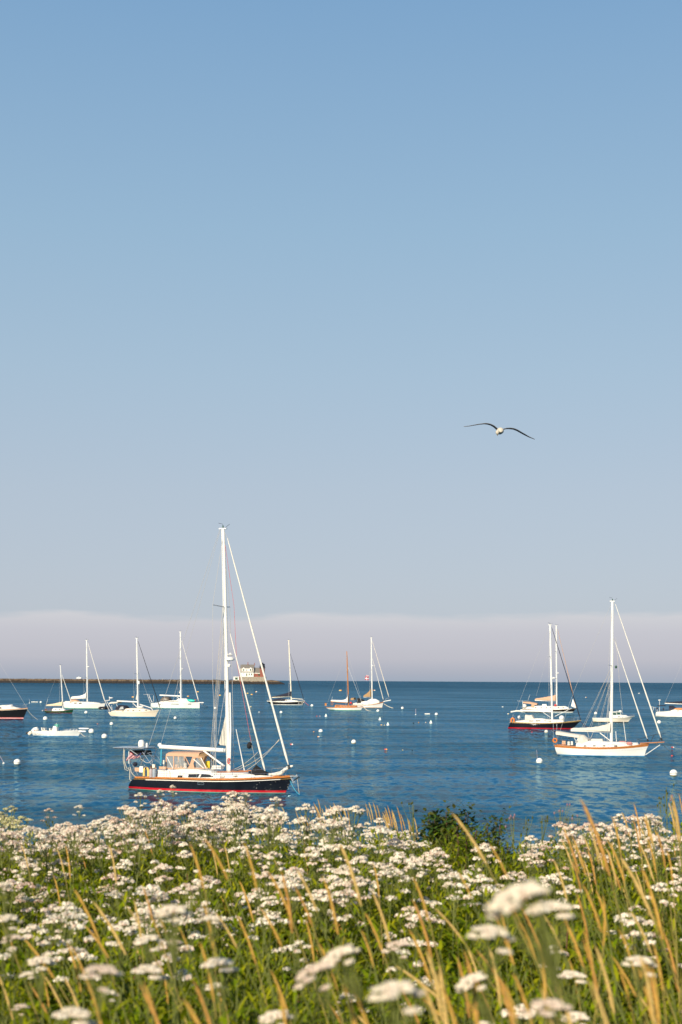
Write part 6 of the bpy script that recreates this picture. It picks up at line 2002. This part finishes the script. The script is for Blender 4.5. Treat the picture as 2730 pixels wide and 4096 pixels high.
def merge(protos, items):
    """items: (proto index, x, y, z, rz, lean x, lean y, scale)."""
    Vs, Fs, Ms, off = [], [], [], 0
    for pi, x, y, z, rz, lx, ly, s_ in items:
        V, F, M = protos[pi]
        c, sn = math.cos(rz), math.sin(rz)
        W = V * s_
        X = W[:, 0] * c - W[:, 1] * sn + lx * W[:, 2]; Y = W[:, 0] * sn + W[:, 1] * c + ly * W[:, 2]
        Vs.append(np.stack([X + x, Y + y, W[:, 2] + z], 1)); Fs.append(F + off); Ms.append(M); off += len(V)
    return np.concatenate(Vs), np.concatenate(Fs), np.concatenate(Ms)


def prof_line(pts):
    xs_ = [p[0] for p in pts]; ys_ = [p[1] for p in pts]
    return lambda x: float(np.interp(x, xs_, ys_))


# skyline of the meadow in photograph rows: where the leaves end and where the flowers end
leaf_line = prof_line([(-200, 3330), (0, 3330), (300, 3320), (700, 3330), (1200, 3300), (1640, 3290), (1720, 3300), (1850, 3300), (2040, 3320), (2100, 3390), (2190, 3390), (2260, 3310), (2480, 3270), (2620, 3240), (2730, 3220), (3000, 3200)])
flower_line = prof_line([(-200, 3240), (0, 3240), (150, 3265), (260, 3300), (400, 3265), (470, 3225), (540, 3185), (600, 3172), (700, 3172), (800, 3205), (900, 3200), (985, 3160), (1040, 3205), (1130, 3175), (1200, 3210), (1330, 3220), (1480, 3225), (1640, 3270), (1700, 3330), (1900, 3385), (2060, 3330), (2150, 3330), (2230, 3275), (2400, 3275), (2490, 3225), (2600, 3245), (2730, 3330), (3000, 3330)])


def clear_height(x, y, line, sag=0.0):
    """Tallest a plant at (x, y) may be and still stay under the skyline seen from the viewpoint."""
    gz = ground_z(x, y)
    px, _ = to_px(x, y, gz + .8)
    a, bz = ray(px, line(px) + sag)
    return H + bz * y - gz, px


tall = random.Random(21)
# undergrowth: a continuous cover of leafy stems, uncountable
protos = [leafy(100 + i, .62, 26, .100, .019) for i in range(5)] + [leafy(120 + i, .62, 30, .085, .023) for i in range(4)] + [leafy(140 + i, .62, 20, .13, .013) for i in range(3)]
items = []
for _ in range(19000):
    y = 1.6 + 11.6 * tall.random() ** .72
    x = tall.uniform(-1, 1) * (.30 * (y + 1.2) + 2.4)
    hmax, px = clear_height(x, y, leaf_line, tall.uniform(0, 90))
    hh = min(tall.uniform(.70, 1.06) if y > 3.2 else tall.uniform(.35, .70), hmax)
    if hh < .22: continue
    items.append((tall.randrange(len(protos)), x, y, ground_z(x, y) - .02, tall.uniform(0, 6.28), tall.gauss(-.06, .08), tall.gauss(0, .08), hh / .62))
V, F, M = merge(protos, items)
o = bpy.data.objects.new('undergrowth', mesh_from('undergrowth', V, F, M, [leaf_a, leaf_b, stem_m]))
COL.objects.link(o); tag(o, 'dense bright green leafy undergrowth covering the bluff', 'undergrowth', kind='stuff')
# long grass blades mixed through it
gb = []
for i in range(5):
    g_ = np.random.default_rng(300 + i); q = QM()
    for j in range(5): leaf_q(q, (g_.normal(0, .015), g_.normal(0, .015), 0), g_.uniform(0, 6.28), g_.uniform(.55, .95), .008, g_.uniform(1.15, 1.5), g_.uniform(.05, .35), 0)
    gb.append(q.done())
items = []
for _ in range(3000):
    y = 2.2 + 10.5 * tall.random() ** .75
    x = tall.uniform(-1, 1) * (.30 * (y + 1.0) + 2.2)
    hmax, px = clear_height(x, y, leaf_line, tall.uniform(-60, 60))
    if px < 1500 and tall.random() < .5: continue
    hh = min(tall.uniform(.6, 1.05), hmax)
    if hh < .3: continue
    items.append((tall.randrange(5), x, y, ground_z(x, y), tall.uniform(0, 6.28), tall.gauss(-.12, .1), 0, hh / .8))
V, F, M = merge(gb, items)
o = bpy.data.objects.new('grass', mesh_from('grass', V, F, M, [blade_m])); COL.objects.link(o)
tag(o, 'long yellow green grass blades standing among the flowers', 'grass', kind='stuff')

# flowering plants -------------------------------------------------------
HMAX = .95
VAR = []
for i, kd in enumerate('wwwwwppppbg'):
    VAR.append((valerian(500 + i, HMAX, .062 + .011 * (i % 4), 1.0, kd, 7 + i % 3), kd))
NEAR = [(valerian(600 + i, HMAX, .050 + .006 * i, 3.0, 'p' if i == 3 else 'w', 11, .45, .009), 'n') for i in range(4)]
FL_MATS = [floret_w, floret_p, floret_b, floret_g, stem_m]
MESHES = {}


def plant_meshes(key, trip):
    if key not in MESHES:
        (sV, sF, sM), (fV, fF, fM), (hV, hF, hM) = trip
        MESHES[key] = (mesh_from('stem', sV, sF, sM, [stem_m if hash(key) % 3 else stem_r]), mesh_from('foliage', fV, fF, fM, [leaf_a, leaf_b]), mesh_from('flower_head', hV, hF, hM, FL_MATS))
    return MESHES[key]


G_FL = 'white valerian flowering in the meadow'


def place_plant(key, trip, x, y, z, rz, lx, ly, s_, label, hz=None, tilt=0.0, leafy_part=1.0):
    """A flowering stalk rooted at (x, y, z); hz stretches the stalk alone, tilt leans the flower plate."""
    t = empty('valerian', (x, y, z), rz)
    t.rotation_euler = (-ly, lx, rz)
    tag(t, label, 'wildflower', G_FL)
    hz = s_ if hz is None else hz
    for nm, me in zip(('stem', 'foliage', 'flower_head'), plant_meshes(key, trip)):
        c = bpy.data.objects.new(nm, me); COL.objects.link(c); c.parent = t
        if nm == 'flower_head':
            c.location = (0, 0, HMAX * hz); c.scale = (s_, s_, s_); c.rotation_euler = (0, tilt, 0) if rz == 0 else (0, 0, 0)
        else: c.scale = (min(s_, 1.1), min(s_, 1.1), hz * (leafy_part if nm == 'foliage' else 1.0))
    return t


def density(px, py):
    if py < 3310: return 1.0 if px < 1500 else (.75 if px > 2230 else (.25 if px < 1700 else .10))
    if px < 1100 and py < 3700: return .95 if px < 700 else .75
    if 1100 <= px < 1500 and py < 3560: return .75
    if 1500 <= px < 1720 and py < 3640: return .55
    if 1720 <= px < 2100: return .10 if py < 3420 else (.55 if py < 3560 else .22)
    if px >= 2100 and py < 3480: return .60
    if py > 3950: return .42
    return .24 if px < 1800 else .16


cand = []
for _ in range(17000):
    y = 4.0 + 9.0 * tall.random() ** .62
    x = tall.uniform(-1, 1) * (.275 * (y + .6) + 2.2)
    hmax, px = clear_height(x, y, flower_line, tall.uniform(2, 95) if tall.random() < .8 else tall.uniform(-10, 8))
    hh = min(tall.uniform(.90, 1.18) if y < 8.2 else tall.uniform(.85, 1.4), hmax)
    if hh < .45: continue
    gz = ground_z(x, y)
    _, py = to_px(x, y, gz + hh)
    if py > 4200: continue
    dn = density(px, py)
    if py > 3480: dn *= .72
    # flowers stand in drifts
    dn *= .35 + 1.3 * (.5 + .5 * math.sin(x * 2.3 + 1.1 * y) * math.sin(y * 1.9 - x * 1.2))
    if tall.random() > dn * .165: continue
    if any(abs(x - c[0]) < .085 and abs(y - c[1]) < .12 for c in cand): continue
    cand.append((x, y, gz, hh, px, py))
cand.sort(key=lambda c: (not -60 < c[4] < PW + 60, c[1]))      # those in view first, nearest first


def pick(px, py):
    r_ = tall.random()
    if px < 900: k = 'wwwppwppb'[int(r_ * 9)]
    elif px > 2100: k = 'wwpppbww'[int(r_ * 8)]
    else: k = 'wwwwpwwp'[int(r_ * 8)]
    if px < 130 and py < 3300: k = 'g'
    return tall.choice([i for i, (_, kd) in enumerate(VAR) if kd == k])


LAB = {'w': 'clean white valerian head on a leafy green stalk among the meadow plants', 'p': 'pinkish white valerian head on a leafy green stalk among the meadow plants',
       'b': 'brownish faded valerian head gone to seed among the white ones', 'g': 'greenish valerian head still in bud at the far left of the meadow'}
N_IND = 255
rest = []
for i, (x, y, gz, hh, px, py) in enumerate(cand):
    vi = pick(px, py)
    it = (vi, x, y, gz - .02, tall.uniform(0, 6.28), tall.gauss(-.04, .05), tall.gauss(0, .05), hh / HMAX)
    if i < N_IND: place_plant(('v', vi), VAR[vi][0], *it[1:], LAB[VAR[vi][1]])
    else: rest.append(it)
print('flowers', len(cand), 'rest', len(rest))
if rest:
    comb = []
    for (st, fo, hd), kd in VAR:
        q = QM(); q.add(st[0], st[1], st[2] * 0 + 4); q.add(fo[0], fo[1], fo[2] + 5); q.add(hd[0] + np.array([0, 0, HMAX]), hd[1], hd[2]); comb.append(q.done())
    V, F, M = merge(comb, rest)
    o = bpy.data.objects.new('flower_drift', mesh_from('flower_drift', V, F, M, FL_MATS + [leaf_a, leaf_b])); COL.objects.link(o)
    tag(o, 'drift of white valerian flowers along the far edge of the bluff', 'wildflowers', kind='stuff')

# the out-of-focus heads right in front of the lens: (column, row, width) in the photograph
HERO = [(688, 3626, 174, 'large white blurred flower head left of centre, beside two thin straw spikes'), (849, 3666, 100, 'round white blurred flower head right of the largest left one'),
        (588, 3745, 130, 'white blurred flower head below and left of the largest left one'), (709, 3765, 62, 'small white blurred flower head under the largest left one'),
        (165, 3832, 130, 'white blurred flower head above the left meadow corner'), (113, 3890, 90, 'small white blurred head touching the one above the left corner'),
        (35, 3662, 115, 'white blurred flower head cut by the left edge, upper of the edge group'), (52, 3742, 115, 'grey shaded flower head at the left edge under another'),
        (9, 3533, 80, 'topmost white blurred flower head at the left edge'), (600, 3868, 160, 'white blurred flower head low in the left half'),
        (435, 3965, 82, 'small white blurred flower head near the bottom left'), (1245, 3868, 220, 'long slanting pinkish flower head at the bottom centre'),
        (1350, 3800, 190, 'broad white flower head up and right of the slanting bottom centre one'), (879, 3838, 170, 'white flower head left of the bottom centre, blurred'),
        (857, 3936, 95, 'small white flower head under the blurred one left of centre'), (409, 3866, 200, 'wide sharper white flower head in the lower left'),
        (2053, 3556, 330, 'largest white blurred flower head at right, sloping down to the left'), (2210, 3612, 220, 'white blurred flower head just under the largest right one'),
        (1966, 3708, 210, 'white blurred flower head below the largest right one'), (1591, 3768, 140, 'white blurred flower head on a straw spike right of centre'),
        (1879, 3908, 170, 'slanting pinkish flower head low at right of centre'), (2296, 3890, 140, 'curved white flower head in the lower right'),
        (1574, 3935, 250, 'broad white flower head at the bottom, right of centre'), (2201, 4005, 240, 'broad pinkish flower head at the bottom right'),
        (2305, 4054, 140, 'pinkish flower head just right of the broad bottom right one'), (1940, 4090, 110, 'white flower head at the bottom edge, right of centre'),
        (2560, 3830, 150, 'pinkish flower head at the right edge among straw spikes'), (83, 4020, 85, 'white flower head in the bottom left corner'),
        (1100, 4050, 160, 'white flower head at the bottom edge, left of centre'), (300, 4040, 200, 'wide white flower head at the bottom left edge')]
for i, (px, py, wd, lab) in enumerate(HERO):
    D = min(4.2, max(1.9, 560 / wd)) * (1.0 + .08 * math.sin(i * 3.1))
    p = P(px, py, D)
    gz = ground_z(p.x, p.y)
    key = ('n', i % 4)
    trip = NEAR[i % 4][0]
    sp = .050 + .006 * (i % 4)
    s_xy = wd * K * D / (2.5 * sp)
    hz = (p.z - gz) / HMAX
    tilt = -.38 if 'down to the left' in lab or 'slanting' in lab else .1 * math.sin(i * 2.2)
    place_plant(key, trip, p.x, p.y, gz, 0, 0, 0, s_xy * 1.02, lab, hz, tilt, .28)

# straw-coloured seed spikes ----------------------------------------------
SP = []
for i in range(6): SP.append(mesh_from('seed_head', *grass_head(700 + i, .22 + .02 * (i % 3), .0041 + .0007 * (i % 3)), [(straw, straw_p, straw_d, straw, straw, straw_p)[i]]))
ST = []
for i in range(2):
    q = QM(); tube_q(q, [(0, 0, 0), (-.01, 0, .3), (-.03, 0, .62), (-.045, 0, .80)], [.0028, .0026, .0022, .002], 0, 4)
    for j in range(3): leaf_q(q, (0, 0, .05 + .12 * j), j * 2.2 + i, .42, .006, 1.25, .3, 0)
    ST.append(mesh_from('stalk', *q.done(), [(stalk_m, stem_m)[i]]))
G_SP = 'straw coloured grass spikes in the meadow'
nsp = [0]


def spike(x, y, h, lean, k, label, sc_=1.0, lean_y=0.0):
    gz = ground_z(x, y)
    t = empty('grass_spike', (x, y, gz), 0)
    t.rotation_euler = (lean_y, -lean, 0)
    tag(t, label, 'grass', G_SP)
    c = bpy.data.objects.new('stalk', ST[nsp[0] % 2]); COL.objects.link(c); c.parent = t
    stalk = max(.15, h - .22 * sc_)
    c.scale = (1, 1, stalk / .80)
    c2 = bpy.data.objects.new('seed_head', SP[k]); COL.objects.link(c2); c2.parent = t
    c2.location = (-.045, 0, stalk - .01); c2.scale = (sc_, sc_, sc_)
    c2.rotation_euler = (0, -.06, 0)
    nsp[0] += 1
    return t


# individually seen spikes near the lens: tip and base of the seed head in photograph points
RA, RB = reg(0, 3050, 1365), reg(1365, 3050, 2730)
NEARSP = [(RA, 960, 380, 1003, 610), (RA, 1012, 400, 1110, 600), (RA, 428, 515, 520, 745), (RA, 508, 630, 640, 865), (RA, 160, 705, 310, 900), (RA, 218, 950, 300, 1120), (RA, 388, 945, 452, 1145),
          (RA, 1215, 385, 1246, 620), (RA, 1310, 485, 1400, 705), (RA, 405, 770, 462, 920), (RA, 645, 668, 705, 770), (RA, 440, 720, 560, 880), (RA, 1440, 560, 1500, 730), (RA, 1450, 460, 1520, 640), (RA, 1030, 640, 1045, 860),
          (RA, 885, 760, 930, 890), (RA, 1180, 750, 1240, 970), (RA, 1060, 740, 1150, 900), (RA, 30, 575, 75, 680), (RA, 1405, 540, 1408, 790), (RA, 280, 900, 360, 1070), (RA, 1260, 640, 1360, 840), (RA, 760, 690, 795, 790), (RA, 800, 690, 830, 790),
          (RB, 585, 202, 728, 425), (RB, 750, 338, 830, 510), (RB, 1216, 230, 1300, 545), (RB, 100, 355, 157, 615), (RB, 415, 425, 470, 645), (RB, 20, 520, 52, 790), (RB, 195, 598, 262, 795), (RB, 240, 540, 292, 785),
          (RB, 398, 660, 480, 925), (RB, 432, 590, 482, 830), (RB, 1380, 428, 1500, 695), (RB, 1195, 565, 1262, 800), (RB, 1322, 640, 1270, 865), (RB, 1495, 505, 1545, 825), (RB, 490, 605, 615, 745), (RB, 602, 408, 662, 545),
          (RB, 700, 860, 830, 1040), (RB, 310, 855, 520, 990), (RB, 420, 1000, 600, 1180), (RB, 770, 600, 860, 900), (RB, 860, 640, 960, 900), (RB, 1000, 700, 1080, 880), (RB, 1090, 680, 1180, 960), (RB, 930, 690, 1010, 940), (RB, 1415, 680, 1490, 860),
          (RB, 1310, 860, 1420, 1060), (RB, 1360, 770, 1410, 960), (RB, 180, 730, 215, 900), (RB, 1430, 1020, 1530, 1190), (RB, 650, 800, 690, 1000), (RB, 0, 1000, 60, 1110), (RB, 150, 1030, 260, 1190), (RB, 1200, 760, 1225, 950), (RB, 820, 620, 850, 880)]
for i, (f, xa, ya, xb_, yb) in enumerate(NEARSP):
    tip, base = f(xa, ya), f(xb_, yb)
    ln = math.hypot(tip[0] - base[0], tip[1] - base[1])
    D = min(4.6, max(1.7, .235 / (K * ln)))
    a, c = P(*tip, D), P(*base, D)
    d = (a - c).normalized()
    lean = math.atan2(-(d.x), d.z)
    # run the stalk from the head down to the ground, straightening as it goes
    gz = ground_z(c.x, D)
    L_ = (a - c).length
    hh = (c.z - gz) / max(.5, math.cos(lean * .75)) + L_
    x0 = c.x + math.tan(lean * .75) * (c.z - gz) * 1.0
    t = spike(x0, D, hh, lean * .75, (0, 3, 4, 1, 0, 2, 5)[i % 7], 'thick straw coloured seed spike standing close to the lens above the meadow', L_ / .235)
# the mass of thinner spikes
for i in range(185):
    z_ = tall.random()
    if z_ < .24:      # thin reeds on the far lip, centre
        y = tall.uniform(10.8, 12.2); px = tall.uniform(1230, 1700); line = prof_line([(1230, 3205), (1400, 3180), (1700, 3235)]); sag = tall.uniform(0, 60)
    elif z_ < .58:    # right-hand edge
        y = tall.uniform(5.5, 10.5); px = tall.uniform(2330, 2760); line = prof_line([(2330, 3300), (2600, 3200), (2760, 3150)]); sag = tall.uniform(0, 320)
    elif z_ < .78:    # lower right
        y = tall.uniform(2.6, 5.0); px = tall.uniform(1500, 2760); line = prof_line([(1400, 3560), (2760, 3430)]); sag = tall.uniform(0, 420)
    else:
        y = tall.uniform(2.8, 9.5); px = tall.uniform(0, 1500); line = prof_line([(0, 3340), (1500, 3280)]); sag = tall.uniform(0, 560)
    x = ray(px, 3400)[0] * y
    gz = ground_z(x, y)
    hh = min(1.75 if y > 5.2 else 1.25, H + ray(px, line(px) + sag)[1] * y - gz)
    if hh < .45: continue
    far = y > 9
    spike(x + .12, y, hh, tall.gauss(.10, .09), tall.randrange(6), 'thin straw coloured seed spike among the far plants by the edge' if y > 5.2 else 'slender straw coloured seed spike rising among the nearer flowers', tall.uniform(.55, .85) * (.85 if far else 1), tall.gauss(0, .06))

# bushes and thistles on the lip ----------------------------------------------
def bush(name, label, px, py_top, D, wid, hgt, seed, mats, nleaf, size):
    g_ = np.random.default_rng(seed)
    top = P(px, py_top, D)
    base_z = top.z - hgt
    t = empty(name, (top.x, D, base_z)); tag(t, label, 'shrub')
    q = QM()
    twigs = [(g_.normal(0, wid * .30), g_.normal(0, wid * .22), hgt * g_.uniform(.55, 1.0)) for _ in range(26)]
    for tx, ty, tz in twigs:
        k = max(.72, 1 - .4 * (abs(tx) / (wid * .62)) ** 2); tz *= k
        tube_q(q, [(tx * .2, ty * .2, -.3), (tx * .6, ty * .6, tz * .5), (tx, ty, tz)], [.008, .006, .003], 0, 4)
    st = q.done()
    q = QM()
    for tx, ty, tz in twigs:
        k = max(.72, 1 - .4 * (abs(tx) / (wid * .62)) ** 2); tz *= k
        for _ in range(nleaf // len(twigs)):
            u = g_.random() ** .6
            c = np.array([tx * (.2 + .8 * u), ty * (.2 + .8 * u), tz * u]) + g_.normal(0, .045, 3)
            leaf_q(q, c, g_.uniform(0, 6.28), size * g_.uniform(.7, 1.3), size * .55, g_.uniform(-.3, 1.0), g_.uniform(.1, .5), int(g_.integers(0, 2)))
    fo = q.done()
    o = bpy.data.objects.new('branches', mesh_from('branches', *st, [stem_r])); COL.objects.link(o); o.parent = t
    o = bpy.data.objects.new('foliage', mesh_from('foliage', *fo, mats)); COL.objects.link(o); o.parent = t
    return t


leaf_c = leaf_mat('leaf_olive', (.055, .070, .012), (.13, .13, .030), .3)
bush('rose_bush', 'dark green leafy rose bush standing at the edge of the bluff before the water', 1806, 3214, 11.2, .60, 1.15, 31, [leaf_dark, leaf_c], 7000, .055)
bush('thistle_bush', 'olive green weedy bush with small purple buds, right half of the dark bush', 1955, 3245, 10.9, .44, 1.05, 32, [leaf_dark, leaf_c], 8000, .042)
bush('weed_clump', 'olive green feathery weed clump below the dark rose bush', 1845, 3285, 10.2, .85, .85, 33, [leaf_c, leaf_a], 9000, .030)


def thistle(px, py, D, h, seed, label, wid=.09):
    g_ = np.random.default_rng(seed); top = P(px, py, D)
    t = empty('thistle', (top.x, D, top.z - h)); tag(t, label, 'thistle', 'tall weeds against the water')
    q = QM(); lf = QM(); bd = QM()
    tube_q(q, [(0, 0, -.2), (.01, 0, h * .5), (0, 0, h)], [.005, .004, .002], 0, 4)
    for i in range(34):
        z = h * (.15 + .8 * i / 34)
        leaf_q(lf, (0, 0, z), i * 2.4, g_.uniform(.04, .07) * (1.1 - .6 * i / 34), .010, g_.uniform(.3, .9), .25, int(g_.integers(0, 2)))
    for i in range(5):
        a = g_.uniform(0, 6.28); e = np.array([math.cos(a) * wid * g_.random(), math.sin(a) * wid * .6, h * g_.uniform(.88, 1.02)])
        tube_q(q, [(0, 0, h * .78), e], [.002, .0015], 0, 3)
        tube_q(bd, [e, e + [0, 0, .007], e + [0, 0, .013], e + [0, 0, .019]], [.003, .007, .006, .003], [0] if False else 0, 6)
    for nm, dd, mm in (('stem', q, [stem_m]), ('foliage', lf, [leaf_c, leaf_a]), ('bud', bd, [thistle_m if seed % 3 == 0 else leaf_c])):
        o = bpy.data.objects.new(nm, mesh_from(nm, *dd.done(), mm)); COL.objects.link(o); o.parent = t


for i, (px, py, lab) in enumerate([(2055, 3268, 'thin purple budded thistle just right of the dark bush'), (2105, 3265, 'leafy thistle with flat top, second right of the bush'), (2170, 3265, 'leafy thistle with flat top against the blue gap of water'),
                                   (2243, 3228, 'tallest lone leafy weed left of the right hand flowers'), (2275, 3268, 'purple tinged weed beside the right hand pinkish flowers'), (1655, 3222, 'leafy weed left of the dark bush among thin reeds'), (2320, 3270, 'broad leafy weed behind the right hand pink flowers'),
                                   (2668, 3148, 'tall leafy sprig rising highest at the right edge'), (2645, 3200, 'leafy sprig beside the tallest one at the right edge'), (2700, 3190, 'leafy weed close to the right edge among straw spikes'), (490, 3300, 'dark leafy weed among the left flowers'), (215, 3290, 'dark leafy weed before the gap of water at left')]):
    thistle(px, py, 10.6 + .25 * math.sin(i * 2.0), .95, 900 + i, lab)

# single tall flower stalks that stand up against the hull of the black yacht
for i, (px, py, wd, lab) in enumerate([(690, 3142, 46, 'tall lone white flower head standing against the black hull'), (640, 3160, 50, 'white flower head left of the tall lone one, before the red stripe'), (985, 3172, 60, 'white flower head standing before the red stripe toward the bow'),
                                       (920, 3192, 50, 'white flower head in front of the yacht, left of the tall bow one'), (1105, 3190, 70, 'domed white flower head below the yacht bow'), (560, 3172, 70, 'white flower head just under the yacht stern'),
                                       (45, 3225, 95, 'large greenish budding flower head at the far left skyline'), (195, 3235, 70, 'brownish flower head rising alone at the left skyline'), (320, 3222, 70, 'white flower head before the gap of water, left skyline')]):
    D = 10.2 + .4 * math.sin(i * 2.7)
    p = P(px, py, D); gz = ground_z(p.x, p.y)
    vi = 10 if 'greenish' in lab else (9 if 'brownish' in lab else i % 5)
    sp = .060 + .010 * (vi % 4); s_xy = wd * K * D / (2.5 * sp)
    place_plant(('v', vi), VAR[vi][0], p.x, p.y, gz, i * 1.1, 0, 0, s_xy, lab, (p.z - gz) / HMAX)
